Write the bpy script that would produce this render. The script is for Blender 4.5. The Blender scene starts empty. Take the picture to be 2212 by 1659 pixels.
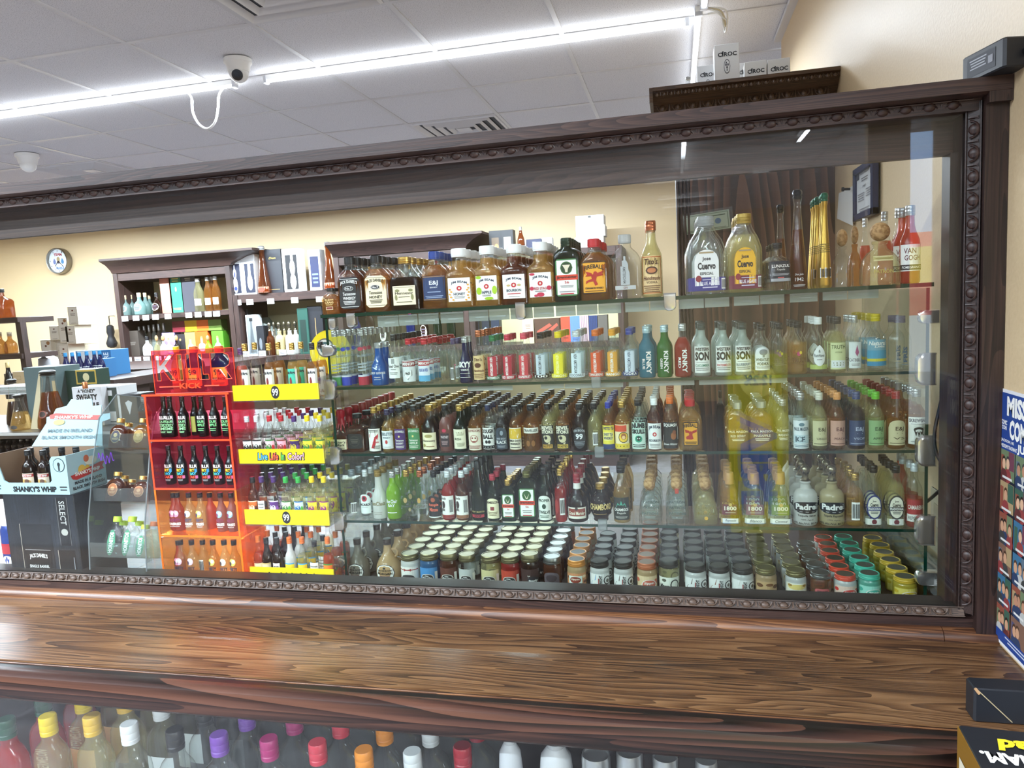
import bpy, math, random
from mathutils import Vector, Matrix
random.seed(7)
SC = bpy.context.scene
COL = SC.collection
pi = math.pi
# ------------------------------------------------------------------ camera
EYE = 1.70
YAW, PIT, ROL, FOC = math.radians(12.977), math.radians(6.262), math.radians(-3.05), 1560.4
def _axes():
    f = Vector((-math.sin(YAW)*math.cos(PIT), math.cos(YAW)*math.cos(PIT), -math.sin(PIT)))
    r0 = Vector((math.cos(YAW), math.sin(YAW), 0)); u0 = r0.cross(f)
    r = r0*math.cos(ROL)+u0*math.sin(ROL); u = r.cross(f)
    return r, u, f
CR, CU, CF = _axes()
cd = bpy.data.cameras.new('camera'); cd.sensor_width = 36; cd.sensor_fit = 'HORIZONTAL'
cd.lens = 36*FOC/2212; cd.clip_start = .02
cam = bpy.data.objects.new('camera', cd); COL.objects.link(cam)
cam.matrix_world = Matrix(((CR.x, CU.x, -CF.x, 0), (CR.y, CU.y, -CF.y, 0), (CR.z, CU.z, -CF.z, EYE), (0, 0, 0, 1)))
SC.camera = cam
# ------------------------------------------------------------------ world, exposure
w = bpy.data.worlds.new('world'); SC.world = w; w.use_nodes = True
bg = w.node_tree.nodes['Background']; bg.inputs[0].default_value = (.72, .83, 1, 1); bg.inputs[1].default_value = 1.6
vs = SC.view_settings
vs.view_transform = 'Standard'; vs.look = 'None'; vs.gamma = 1; vs.use_curve_mapping = False; vs.exposure = 0.78
cy = SC.cycles
cy.max_bounces = 10; cy.transparent_max_bounces = 40; cy.diffuse_bounces = 4; cy.glossy_bounces = 4; cy.transmission_bounces = 6
cy.caustics_reflective = False; cy.caustics_refractive = False; cy.sample_clamp_indirect = 4
cy.use_denoising = True
CEIL = 2.95
def area(name, loc, sx, sy, power, rot=(0, 0, 0), col=(1, 1, 1)):
    l = bpy.data.lights.new(name, 'AREA'); l.shape = 'RECTANGLE'; l.size = sx; l.size_y = sy; l.energy = power; l.color = col
    o = bpy.data.objects.new(name, l); COL.objects.link(o); o.location = loc; o.rotation_euler = rot
    return o
# the light of the ceiling tubes (most tubes are built below, one lamp just under each run)
TUBES = [  # x0, y0, x1, y1
    (-5.0, 3.55, -2.215, 3.55), (-2.055, 3.55, .10, 3.55),
    (.155, 1.2, .155, 3.38), (.135, 3.42, .135, 5.6),
    (-8.6, 6.3, -3.4, 6.3), (-3.2, 6.3, -.6, 6.3),
    (-5.2, .1, -2.6, .1), (-2.4, .1, -.7, .1), (-5.2, -1.2, -2.6, -1.2), (-2.4, -1.2, -.5, -1.2), (-5.2, -2.6, -2.0, -2.6),  # lamps alone, added out of view for front light, no tubes built
    (1.0, -3.5, 1.0, -1.86), (.1, -4.8, .1, -2.1), (-.3, -5.3, .45, -5.3), (-.2, -6.7, .5, -6.7), (-.15, -7.6, .5, -7.6), (.8, -5.2, 1.0, -5.2),
    (4.6, -5.2, 4.6, -2.4)]
for i, (x0, y0, x1, y1) in enumerate(TUBES):
    L = math.hypot(x1-x0, y1-y0)
    k = 1.0 if y0 > 1 else 2.1
    if i == 2: k = .04
    if i == 3: k = .22
    if i in (4, 5): k = 3.6
    if i in (7, 9): k = 1.25
    if i in (6, 8): k = 2.7
    a_ = math.atan2(y1-y0, x1-x0)
    td = area('tube_light', ((x0+x1)/2, (y0+y1)/2, CEIL-.075), L, .035, 19*L*k, (0, 0, a_), (.80, .90, 1)); td.data.spread = math.radians(180 if i in (0, 4, 5) else 160)
    area('tube_light_up', ((x0+x1)/2, (y0+y1)/2, CEIL-.08), L, .05, 1.2*L*min(k, 1), (pi, 0, a_), (.9, .95, 1))
# cool fill lamp added by the solid far right wall, in place of daylight
area('side_fill', (5.85, -3.2, 1.6), 2.2, 6, 300, (0, math.radians(90), 0), (.86, .93, 1))
# ------------------------------------------------------------------ pixel helpers (photo frame 2212 x 1659)
def ray(px, py): return CF + CR*((px-1106)/FOC) - CU*((py-829.5)/FOC)
def P(px, py, y):
    d = ray(px, py); d = d*(y/d.y); return Vector((d.x, d.y, d.z+EYE))
def PZ(px, py, z):
    d = ray(px, py); d = d*((z-EYE)/d.z); return Vector((d.x, d.y, d.z+EYE))
def PX(px, py, x):
    d = ray(px, py); d = d*(x/d.x); return Vector((d.x, d.y, d.z+EYE))
# ------------------------------------------------------------------ materials
def lin(h):
    if not isinstance(h, str): return tuple(h)
    v = [int(h[i:i+2], 16)/255 for i in (0, 2, 4)]
    return tuple(c/12.92 if c <= .04045 else ((c+.055)/1.055)**2.4 for c in v)
MATS = {}
def newmat(key):
    m = bpy.data.materials.new(key); m.use_nodes = True; nt = m.node_tree; nt.nodes.clear()
    o = nt.nodes.new('ShaderNodeOutputMaterial'); MATS[key] = m
    return m, nt, o
def N(nt, t, **k):
    n = nt.nodes.new(t)
    for a, b in k.items(): setattr(n, a, b)
    return n
def mat(h, rough=.5, metal=0., spec=.5, vary=.04):
    key = 'm_%s_%.2f_%.2f_%.2f' % (h, rough, metal, spec)
    if key in MATS: return MATS[key]
    m, nt, o = newmat(key)
    p = N(nt, 'ShaderNodeBsdfPrincipled'); c = lin(h)
    no = N(nt, 'ShaderNodeTexNoise'); no.inputs['Scale'].default_value = 60
    r = N(nt, 'ShaderNodeMapRange'); r.inputs[3].default_value = 1-vary; r.inputs[4].default_value = 1+vary
    mx = N(nt, 'ShaderNodeMix', data_type='RGBA', blend_type='MULTIPLY'); mx.inputs[0].default_value = 1
    mx.inputs[6].default_value = (*c, 1)
    nt.links.new(no.outputs[0], r.inputs[0]); nt.links.new(r.outputs[0], mx.inputs[7]); nt.links.new(mx.outputs[2], p.inputs['Base Color'])
    p.inputs['Roughness'].default_value = rough; p.inputs['Metallic'].default_value = metal; p.inputs['Specular IOR Level'].default_value = spec
    nt.links.new(p.outputs[0], o.inputs[0])
    return m
def glass(h, dens=.0, refl=.85, base=.04, rough=.03, key=None, tint=None):
    """thin clear or tinted glass (with its contents): see-through body, some scattering, mirror sheen rising at grazing angles"""
    key = key or 'g_%s_%.2f_%.2f_%.2f' % (h, dens, refl, base)
    if key in MATS: return MATS[key]
    m, nt, o = newmat(key)
    c = lin(h)
    t = N(nt, 'ShaderNodeBsdfTransparent'); t.inputs[0].default_value = (*(tint or c), 1)
    s = t.outputs[0]
    if dens > 0:
        d = N(nt, 'ShaderNodeBsdfDiffuse'); d.inputs[0].default_value = (*c, 1)
        tl = N(nt, 'ShaderNodeBsdfTranslucent'); tl.inputs[0].default_value = (*c, 1)
        a = N(nt, 'ShaderNodeMixShader'); a.inputs[0].default_value = .5
        nt.links.new(d.outputs[0], a.inputs[1]); nt.links.new(tl.outputs[0], a.inputs[2])
        b = N(nt, 'ShaderNodeMixShader'); b.inputs[0].default_value = dens
        nt.links.new(s, b.inputs[1]); nt.links.new(a.outputs[0], b.inputs[2]); s = b.outputs[0]
    lw = N(nt, 'ShaderNodeLayerWeight'); lw.inputs[0].default_value = .5
    pw = N(nt, 'ShaderNodeMath', operation='POWER'); pw.inputs[1].default_value = 3.2
    ml = N(nt, 'ShaderNodeMath', operation='MULTIPLY_ADD'); ml.inputs[1].default_value = refl; ml.inputs[2].default_value = base
    gl = N(nt, 'ShaderNodeBsdfGlossy'); gl.inputs['Roughness'].default_value = rough
    mx = N(nt, 'ShaderNodeMixShader')
    nt.links.new(lw.outputs['Facing'], pw.inputs[0]); nt.links.new(pw.outputs[0], ml.inputs[0]); nt.links.new(ml.outputs[0], mx.inputs[0])
    nt.links.new(s, mx.inputs[1]); nt.links.new(gl.outputs[0], mx.inputs[2]); nt.links.new(mx.outputs[0], o.inputs[0])
    return m
def emit(h, s):
    key = 'e_%s_%.1f' % (h, s)
    if key in MATS: return MATS[key]
    m, nt, o = newmat(key); e = N(nt, 'ShaderNodeEmission'); e.inputs[0].default_value = (*lin(h), 1); e.inputs[1].default_value = s
    nt.links.new(e.outputs[0], o.inputs[0]); return m
def wood(key, dark, mid, light, axis='x', scale=1., rough=.38, figure=.5, spec=.5):
    """stained open-grained oak: long pore streaks along the axis, cathedral figure from a distorted wave"""
    if key in MATS: return MATS[key]
    m, nt, o = newmat(key)
    tc = N(nt, 'ShaderNodeTexCoord')
    def mapped(al, ac):
        mp = N(nt, 'ShaderNodeMapping'); s = {'x': (al, ac, ac), 'y': (ac, al, ac), 'z': (ac, ac, al)}[axis]
        mp.inputs['Scale'].default_value = [v*scale for v in s]
        nt.links.new(tc.outputs['Object'], mp.inputs[0]); return mp.outputs[0]
    wv = N(nt, 'ShaderNodeTexNoise'); wv.inputs['Scale'].default_value = 1; wv.inputs['Detail'].default_value = 1.6; wv.inputs['Distortion'].default_value = .35
    nt.links.new(mapped(.9, 14), wv.inputs[0])
    sn = N(nt, 'ShaderNodeMath', operation='MULTIPLY'); sn.inputs[1].default_value = 26; nt.links.new(wv.outputs[0], sn.inputs[0])
    fr = N(nt, 'ShaderNodeMath', operation='FRACT'); nt.links.new(sn.outputs[0], fr.inputs[0])
    st = N(nt, 'ShaderNodeTexNoise'); st.inputs['Scale'].default_value = 1; st.inputs['Detail'].default_value = 4; st.inputs['Roughness'].default_value = .7
    nt.links.new(mapped(5, 260), st.inputs[0])
    bl = N(nt, 'ShaderNodeTexNoise'); bl.inputs['Scale'].default_value = 1; bl.inputs['Detail'].default_value = 2
    nt.links.new(mapped(1.5, 6), bl.inputs[0])
    a = N(nt, 'ShaderNodeMix', data_type='FLOAT'); a.inputs[0].default_value = figure
    nt.links.new(st.outputs[0], a.inputs[2]); nt.links.new(fr.outputs[0], a.inputs[3])
    b = N(nt, 'ShaderNodeMix', data_type='FLOAT'); b.inputs[0].default_value = .35
    nt.links.new(a.outputs[0], b.inputs[2]); nt.links.new(bl.outputs[0], b.inputs[3])
    cr = N(nt, 'ShaderNodeValToRGB'); e = cr.color_ramp.elements
    e[0].position = .36; e[0].color = (*lin(dark), 1); e[1].position = .66; e[1].color = (*lin(light), 1)
    x = e.new(.5); x.color = (*lin(mid), 1)
    nt.links.new(b.outputs[0], cr.inputs[0])
    p = N(nt, 'ShaderNodeBsdfPrincipled'); p.inputs['Roughness'].default_value = rough; p.inputs['Specular IOR Level'].default_value = spec
    nt.links.new(cr.outputs[0], p.inputs['Base Color'])
    bp = N(nt, 'ShaderNodeBump'); bp.inputs['Strength'].default_value = .12; bp.inputs['Distance'].default_value = .002
    nt.links.new(st.outputs[0], bp.inputs['Height']); nt.links.new(bp.outputs[0], p.inputs['Normal'])
    nt.links.new(p.outputs[0], o.inputs[0]); return m
def speckle(key, base, speck, scale, lo, hi, rough=.9, bump=.2, spec=.3):
    if key in MATS: return MATS[key]
    m, nt, o = newmat(key)
    tc = N(nt, 'ShaderNodeTexCoord')
    no = N(nt, 'ShaderNodeTexNoise'); no.inputs['Scale'].default_value = scale; no.inputs['Detail'].default_value = 2
    nt.links.new(tc.outputs['Object'], no.inputs[0])
    cr = N(nt, 'ShaderNodeValToRGB'); e = cr.color_ramp.elements
    e[0].position = lo; e[0].color = (*lin(speck), 1); e[1].position = hi; e[1].color = (*lin(base), 1)
    nt.links.new(no.outputs[0], cr.inputs[0])
    p = N(nt, 'ShaderNodeBsdfPrincipled'); p.inputs['Roughness'].default_value = rough; p.inputs['Specular IOR Level'].default_value = spec
    bp = N(nt, 'ShaderNodeBump'); bp.inputs['Strength'].default_value = bump; bp.inputs['Distance'].default_value = .002
    nt.links.new(no.outputs[0], bp.inputs['Height']); nt.links.new(bp.outputs[0], p.inputs['Normal'])
    nt.links.new(cr.outputs[0], p.inputs['Base Color']); nt.links.new(p.outputs[0], o.inputs[0]); return m
# ------------------------------------------------------------------ mesh building
class MB:
    def __init__(s): s.v = []; s.f = []; s.m = []; s.mats = []
    def mi(s, m):
        if m not in s.mats: s.mats.append(m)
        return s.mats.index(m)
    def add(s, vs, fs, m, ms=None):
        b = len(s.v); s.v += [tuple(v) for v in vs]; i = s.mi(m) if ms is None else None
        for k, f in enumerate(fs): s.f.append(tuple(b+j for j in f)); s.m.append(i if ms is None else s.mi(ms[k]))
    def box(s, a, b, m, c=0.):
        x0, y0, z0 = a; x1, y1, z1 = b
        if c <= 0:
            s.add([(x0, y0, z0), (x1, y0, z0), (x1, y1, z0), (x0, y1, z0), (x0, y0, z1), (x1, y0, z1), (x1, y1, z1), (x0, y1, z1)],
                  [(3, 2, 1, 0), (4, 5, 6, 7), (0, 1, 5, 4), (1, 2, 6, 5), (2, 3, 7, 6), (3, 0, 4, 7)], m); return
        c = min(c, (x1-x0)*.45, (y1-y0)*.45, (z1-z0)*.45)
        r = lambda z, i: [(x0+i, y0+c-0, z) if False else None]
        def ring(z, i):
            k = c
            return [(x0+i+k, y0+i, z), (x1-i-k, y0+i, z), (x1-i, y0+i+k, z), (x1-i, y1-i-k, z), (x1-i-k, y1-i, z), (x0+i+k, y1-i, z), (x0+i, y1-i-k, z), (x0+i, y0+i+k, z)]
        rs = [ring(z0, c*.5), ring(z0+c*.6, 0), ring(z1-c*.6, 0), ring(z1, c*.5)]
        s.rings(rs, m)
    def rings(s, rs, m, close=True, ms=None):
        n = len(rs[0]); vs = [p for r in rs for p in r]; fs = []; mm = []
        if close: fs.append(tuple(range(n-1, -1, -1))); mm.append(ms[0] if ms else m)
        for i in range(len(rs)-1):
            for j in range(n):
                k = (j+1) % n
                fs.append((i*n+j, i*n+k, (i+1)*n+k, (i+1)*n+j)); mm.append(ms[i] if ms else m)
        if close: fs.append(tuple((len(rs)-1)*n+j for j in range(n))); mm.append(ms[-1] if ms else m)
        s.add(vs, fs, m, mm)
    def loft(s, prof, m, seg=20, off=(0, 0, 0), ms=None, close=True):
        rs = []
        for z, rx, ry, n in prof:
            r = []
            for i in range(seg):
                t = 2*pi*(i+.5)/seg; c, q = math.cos(t), math.sin(t); e = 2/n
                r.append((off[0]+rx*math.copysign(abs(c)**e, c), off[1]+ry*math.copysign(abs(q)**e, q), off[2]+z))
            rs.append(r)
        s.rings(rs, m, close, ms)
    def cyl(s, a, b, r, m, seg=12, r2=None):
        a = Vector(a); b = Vector(b); d = (b-a).normalized()
        u = d.orthogonal().normalized(); w = d.cross(u); r2 = r if r2 is None else r2
        s.rings([[a+(u*math.cos(2*pi*i/seg)+w*math.sin(2*pi*i/seg))*r for i in range(seg)], [b+(u*math.cos(2*pi*i/seg)+w*math.sin(2*pi*i/seg))*r2 for i in range(seg)]], m)
    def tube(s, pts, r, m, seg=8):
        pts = [Vector(p) for p in pts]; rs = []; u = None
        for i, p in enumerate(pts):
            d = (pts[min(i+1, len(pts)-1)]-pts[max(i-1, 0)]).normalized()
            u = d.orthogonal().normalized() if u is None else (u-d*u.dot(d)).normalized()
            w = d.cross(u)
            rs.append([p+(u*math.cos(2*pi*k/seg)+w*math.sin(2*pi*k/seg))*r for k in range(seg)])
        s.rings(rs, m)
    def prism(s, prof, axis, a, b, m):
        """extrude a closed outline (2-d) along an axis: 'x': outline is (y,z); 'y': (x,z); 'z': (x,y)"""
        f = {'x': lambda p, t: (t, p[0], p[1]), 'y': lambda p, t: (p[0], t, p[1]), 'z': lambda p, t: (p[0], p[1], t)}[axis]
        s.rings([[f(p, a) for p in prof], [f(p, b) for p in prof]], m)
    def mesh(s, name, smooth=True, ang=35):
        me = bpy.data.meshes.new(name); me.from_pydata(s.v, [], s.f)
        for m in s.mats: me.materials.append(m)
        me.polygons.foreach_set('material_index', s.m)
        if smooth:
            me.polygons.foreach_set('use_smooth', [True]*len(s.f))
            me.update()
            if hasattr(me, 'set_sharp_from_angle'): me.set_sharp_from_angle(angle=math.radians(ang))
        me.update(); return me
def spline(pts, n=6):
    pts = [Vector(p) for p in pts]; out = []
    for i in range(len(pts)-1):
        p0, p1, p2, p3 = pts[max(i-1, 0)], pts[i], pts[i+1], pts[min(i+2, len(pts)-1)]
        for k in range(n):
            t = k/n
            out.append(.5*((2*p1)+(p2-p0)*t+(2*p0-5*p1+4*p2-p3)*t*t+(3*p1-p0-3*p2+p3)*t**3))
    return out+[pts[-1]]
def ob(name, me, parent=None, loc=(0, 0, 0), rz=0, **props):
    if isinstance(me, MB): me = me.mesh(name)
    o = bpy.data.objects.new(name, me); COL.objects.link(o); o.location = loc
    if rz: o.rotation_euler[2] = rz
    if parent: o.parent = parent
    for k, v in props.items(): o[k] = v
    return o
def thing(name, label, cat, loc=(0, 0, 0), rz=0, group=None, me=None):
    o = ob(name, me, None, loc, rz, label=label, category=cat)
    if group: o['group'] = group
    return o
def struct(name, me): return ob(name, me, kind='structure')
def dup(root, loc, label, rz=None, group=None):
    r = root.copy(); COL.objects.link(r); r.location = loc; r['label'] = label
    if rz is not None: r.rotation_euler[2] = rz
    if group: r['group'] = group
    for ch in root.children:
        c = ch.copy(); COL.objects.link(c); c.parent = r
        for g in ch.children:
            d = g.copy(); COL.objects.link(d); d.parent = c
    return r
# ------------------------------------------------------------------ lettering
_TX = {}
def text2d(s, bold=0., shear=0.):
    k = (s, bold, shear)
    if k not in _TX:
        c = bpy.data.curves.new('lettering', 'FONT'); c.body = s; c.resolution_u = 2; c.offset = bold; c.shear = shear
        o = bpy.data.objects.new('lettering', c); me = o.to_mesh()
        vs = [(v.co.x, v.co.y) for v in me.vertices]; fs = [tuple(p.vertices) for p in me.polygons]
        o.to_mesh_clear(); bpy.data.objects.remove(o); bpy.data.curves.remove(c)
        xs = [v[0] for v in vs] or [0, 1]; ys = [v[1] for v in vs] or [0, 1]
        x0, x1, y0, y1 = min(xs), max(xs), min(ys), max(ys); a = max(x1-x0, 1e-6); b = max(y1-y0, 1e-6)
        _TX[k] = ([((x-x0)/a-.5, (y-y0)/b-.5) for x, y in vs], fs)
    return _TX[k]
# label items, in fractions of the label's width and height
def T(s, x, z, w, h, col, rot=0, arch=0, bold=.012, shear=0, flip=False): return ('t', s, x, z, w, h, col, rot, arch, bold, shear, flip)
def R(x, z, w, h, col): return ('r', x, z, w, h, col)
def C(x, z, w, h, col): return ('c', x, z, w, h, col)
def LN(x, z, w, h, n, col): return ('l', x, z, w, h, n, col)
def PG(pts, col): return ('p', pts, col)
def BAR(x, z, w, h): return ('b', x, z, w, h)
def put_label(mb, w, h, bg, items, mp, shape='rect', nseg=10):
    """print a label of w x h through the mapping mp(u, v, layer); layers lie fractions of a millimetre apart"""
    def strip(u0, u1, lo, hi, col, layer, n):
        m = col if not isinstance(col, str) else mat(col, .55, vary=.02)
        vs = []; fs = []
        for i in range(n+1):
            u = u0+(u1-u0)*i/n; t = 2*i/n-1
            vs += [mp(u, lo(t), layer), mp(u, hi(t), layer)]
        for i in range(n): fs.append((2*i, 2*i+2, 2*i+3, 2*i+1))
        mb.add(vs, fs, m)
    el = lambda t: math.sqrt(max(0, 1-t*t))
    if bg is not None:
        if shape == 'rect': lo = lambda t: -h/2; hi = lambda t: h/2
        elif shape == 'round': lo = lambda t: -h/2+.06*h*(max(0, abs(t)-.85)/.15)**2; hi = lambda t: -lo(t)
        elif shape == 'arch': lo = lambda t: -h/2; hi = lambda t: h/2-.3*h*(1-el(t))
        elif shape == 'oval': lo = lambda t: -h/2*el(t); hi = lambda t: h/2*el(t)
        elif shape == 'cut': lo = lambda t: -h/2+h*.10*max(0, abs(t)-.72)/.28; hi = lambda t: -lo(t)
        elif shape == 'drop': lo = lambda t: -h/2*el(t); hi = lambda t: h/2*(1-abs(t))**.6
        strip(-w/2, w/2, lo, hi, bg, 0, max(nseg, 12) if shape != 'rect' else nseg)
    for k, it in enumerate(items):
        ly = 1+k*.6
        if it[0] == 'r':
            _, x, z, ww, hh, col = it; strip((x-ww/2)*w, (x+ww/2)*w, lambda t: (z-hh/2)*h, lambda t: (z+hh/2)*h, col, ly, max(1, int(nseg*ww)))
        elif it[0] == 'c':
            _, x, z, ww, hh, col = it; strip((x-ww/2)*w, (x+ww/2)*w, lambda t: z*h-hh/2*h*el(t), lambda t: z*h+hh/2*h*el(t), col, ly, 12)
        elif it[0] == 'l':
            _, x, z, ww, hh, n, col = it
            for i in range(n):
                zz = (z+hh/2-hh*(i+.5)/n); f = ww*(1-.25*((i*37) % 5)/5)
                strip((x-f/2)*w, (x+f/2)*w, lambda t: (zz-hh/n*.22)*h, lambda t: (zz+hh/n*.22)*h, col, ly, max(1, int(nseg*ww*.6)))
        elif it[0] == 'b':
            _, x, z, ww, hh = it
            strip((x-ww/2)*w, (x+ww/2)*w, lambda t: (z-hh/2)*h, lambda t: (z+hh/2)*h, 'F0F0EC', ly, 2)
            q = 9
            for i in range(q):
                u = (x-ww*.42+ww*.84*i/(q-1)); b = ww*(.03+.03*((i*7) % 3))
                strip((u-b/2)*w, (u+b/2)*w, lambda t: (z-hh*.4)*h, lambda t: (z+hh*.4)*h, '202020', ly+.5, 1)
        elif it[0] == 'p':
            _, pts, col = it
            m = col if not isinstance(col, str) else mat(col, .55, vary=.02)
            mb.add([mp(x*w, z*h, ly) for x, z in pts], [tuple(range(len(pts)))], m)
        elif it[0] == 't':
            _, s, x, z, ww, hh, col, rot, arch, bold, shear, flip = it
            vs, fs = text2d(s, bold, shear); m = col if not isinstance(col, str) else mat(col, .55, vary=.02); out = []
            for a, b in vs:
                if flip: a = -a
                if rot == 90: a, b = -b, a
                elif rot == -90: a, b = b, -a
                elif rot == 180: a, b = -a, -b
                out.append(mp((x+a*ww)*w, (z+b*hh+arch*(1-4*a*a))*h, ly))
            mb.add(out, fs, m)
def flatmap(x, y, z, ax='x'):
    """label lying on a plane facing -Y ('x'), or +X ('+x'), or -X, or up ('z')"""
    if ax == 'x': return lambda u, v, l: (x+u, y-.0004-.0003*l, z+v)
    if ax == 'back': return lambda u, v, l: (x-u, y+.0004+.0003*l, z+v)
    if ax == '+x': return lambda u, v, l: (x+.0004+.0003*l, y+u, z+v)
    if ax == '-x': return lambda u, v, l: (x-.0004-.0003*l, y-u, z+v)
    if ax == 'z': return lambda u, v, l: (x+u, y+v, z+.0004+.0003*l)
# ------------------------------------------------------------------ shared materials
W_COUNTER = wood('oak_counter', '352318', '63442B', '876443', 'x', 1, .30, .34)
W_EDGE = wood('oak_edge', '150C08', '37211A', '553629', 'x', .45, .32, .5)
W_FRAME = wood('oak_frame', '1E1413', '35231F', '4C362E', 'x', 1.2, .42, .3)
W_POST = wood('oak_post', '1C1312', '2E1F1C', '43302A', 'z', 1.2, .42, .3)
W_HEAD = wood('oak_header', '2B1C18', '3E2C26', '513C33', 'x', .8, .42, .25)
W_BEAD = wood('oak_bead', '2A201A', '4E3D33', '735D4C', 'x', 2, .48, .2)
W_RAIL = wood('oak_rail', '331D12', '5A3823', '855A38', 'x', 1, .36, .3)
W_CAB = wood('oak_cabinet', '241A18', '382724', '4A3630', 'x', .6, .5, .3)
W_CABZ = wood('oak_cabinet_upright', '241A18', '382724', '4A3630', 'z', .6, .5, .3)
W_PANEL = wood('oak_panel', '33201A', '56392D', '74523F', 'z', .24, .4, .55)
DARK = mat('15100E', .5)
BLACK = mat('121214', .4); WHITE = mat('EDEDEA', .5); CHROME = mat('D2D0CC', .2, .9); STEEL = mat('8E8A84', .3, 1.)
PLW = mat('F2F3F1', .35); NAVY = mat('20284E', .45)
TAN = speckle('painted_wall', 'DBC39C', 'D5BC94', 140, .3, .7, .42, .25, .5)
TILE = speckle('ceiling_tile', 'E4E4E7', 'B8B8BC', 260, .34, .46, .95, .5)
GRID = mat('D4D4D6', .4)
PANE = glass('F4F8F6', 0, .75, .027, 0.0, 'pane', (.965, .98, .975))
SHELFG = glass('DDEDE6', 0, .5, .016, .0, 'shelf_glass', (.94, .97, .955))
EDGEG = glass('1F5A48', .55, .5, .06, .05, 'glass_edge')
Z0 = EYE
# ------------------------------------------------------------------ room shell
struct('floor', (lambda m: (m.box((-10.5, -9, -.05), (6, 8, 0), speckle('floor_tile', '78767A', '666468', 12, .35, .6, .35, .05)), m)[1])(MB()))
mb = MB(); mb.box((-10.5, 8, 0), (6, 8.1, 3.1), TAN); struct('wall_back', mb)
mb = MB(); mb.box((.55, 1.085, 0), (.66, 3.98, CEIL), TAN); struct('wall_right', mb)
mb = MB(); mb.box((-10.6, -9, 0), (-10.5, 8, 3.1), TAN); struct('wall_left', mb)
mb = MB(); mb.box((6, -9, 0), (6.1, 8, 3.1), TAN); struct('wall_far_right', mb)
mb = MB()
mb.box((-10.5, -9.1, 0), (6, -9, 3.1), TAN)
struct('wall_front', mb)
# entrance wall beside the customer: a narrow lit window with the street's signs beyond
mb = MB(); mb.box((1.06, -1.66, 0), (1.275, -1.60, CEIL), TAN); mb.box((1.395, -1.66, 0), (2.5, -1.60, CEIL), TAN); mb.box((1.275, -1.66, 0), (1.395, -1.60, .9), TAN); mb.box((1.275, -1.66, 2.72), (1.395, -1.60, CEIL), TAN); struct('wall_entrance', mb)
w1 = MB()
for za, zb_, c, e in ((2.42, 2.52, 'A8C8F0', 5), (1.98, 2.42, '9CC0F0', 5), (1.90, 1.98, 'E84A4A', 4), (1.70, 1.90, 'F0E05A', 4), (1.52, 1.70, 'E86A6A', 3.5), (1.2, 1.52, 'D8E4F0', 4.5), (.9, 1.2, 'C8D0D4', 3.5)): w1.box((1.275, -1.65, za), (1.395, -1.63, zb_), emit(c, e))
struct('window_1', w1)
sg = thing('backlit_sign', 'yellow green backlit drink sign with sideways lettering, mirrored in the pane', 'sign', (.465, -1.63, 0))
mb = MB(); mb.box((-.17, -.03, .24), (.17, .0, 1.33), emit('C8C43A', 2.2), .01); ob('panel', mb, sg)
mb = MB(); put_label(mb, .34, 1.09, None, [C(0, .36, .62, .19, emit('E0DC6A', 3.0)), T('12.2%', 0, .36, .46, .06, emit('6A78A0', 1), bold=.04), T('READY TO DRINK', 0, .43, .5, .02, emit('8A8A3A', 1), bold=.03), T('VIBE', 0, -.12, .62, .56, emit('5A78B8', 2.4), rot=-90, bold=.06)], flatmap(0, .0, .785, 'back')); ob('lettering', mb, sg)
mb = MB(); mb.box((-.12, -.14, 0), (.12, .11, .02), mat('2A2A2C', .5)); mb.box((-.02, -.03, .02), (.02, -.005, .24), mat('2A2A2C', .5)); ob('stand', mb, sg)
gx0, gy0, gs = .14, 3.55, .62
ceil = struct('ceiling', (lambda m: (m.box((-10.5, -9, CEIL+.02), (6, 8, CEIL+.12), mat('9A9A9C', .9)), m)[1])(MB()))
xs = [gx0+.625*k for k in range(-18, 11) if -10.5 < gx0+.625*k < 6]; ys = [gy0+gs*k for k in range(-21, 8) if -9 < gy0+gs*k < 8]
gm = MB(); gm.box((-.0115, 0, -.001), (.0115, 17, .012), GRID)
gmm = gm.mesh('grid_bar_long')
for x in xs: ob('grid_bar', gmm, ceil, (x, -9, CEIL))
gm = MB(); gm.box((0, -.0115, -.0012), (16.5, .0115, .012), GRID); gmm2 = gm.mesh('grid_bar_cross')
for y in ys: ob('grid_bar', gmm2, ceil, (-10.5, y, CEIL))
tm = MB(); tm.box((-.31, -.3, .004), (.31, .3, .018), TILE, .004); tmm = tm.mesh('ceiling_tile')
tl = MB()
for i in range(-17, 10):
    for j in range(-21, 8):
        x = gx0+.625*(i-.5); y = gy0+gs*(j+.5)
        if not (-10.4 < x < 6 and -9 < y < 8): continue
        if y > 1.2 and -6.6 < x < .5+max(0, y-4)*.4: ob('ceiling_tile', tmm, ceil, (x, y, CEIL))
        else: tl.box((x-.31, y-.3, CEIL+.004), (x+.31, y+.3, CEIL+.018), TILE)
ob('ceiling_tiles_beyond_view', tl, ceil, kind='stuff')
# wall angle along the right wall's head
mb = MB(); mb.box((.515, 1.085, CEIL-.02), (.55, 3.98, CEIL-.001), GRID); struct('trim_1', mb)
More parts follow.
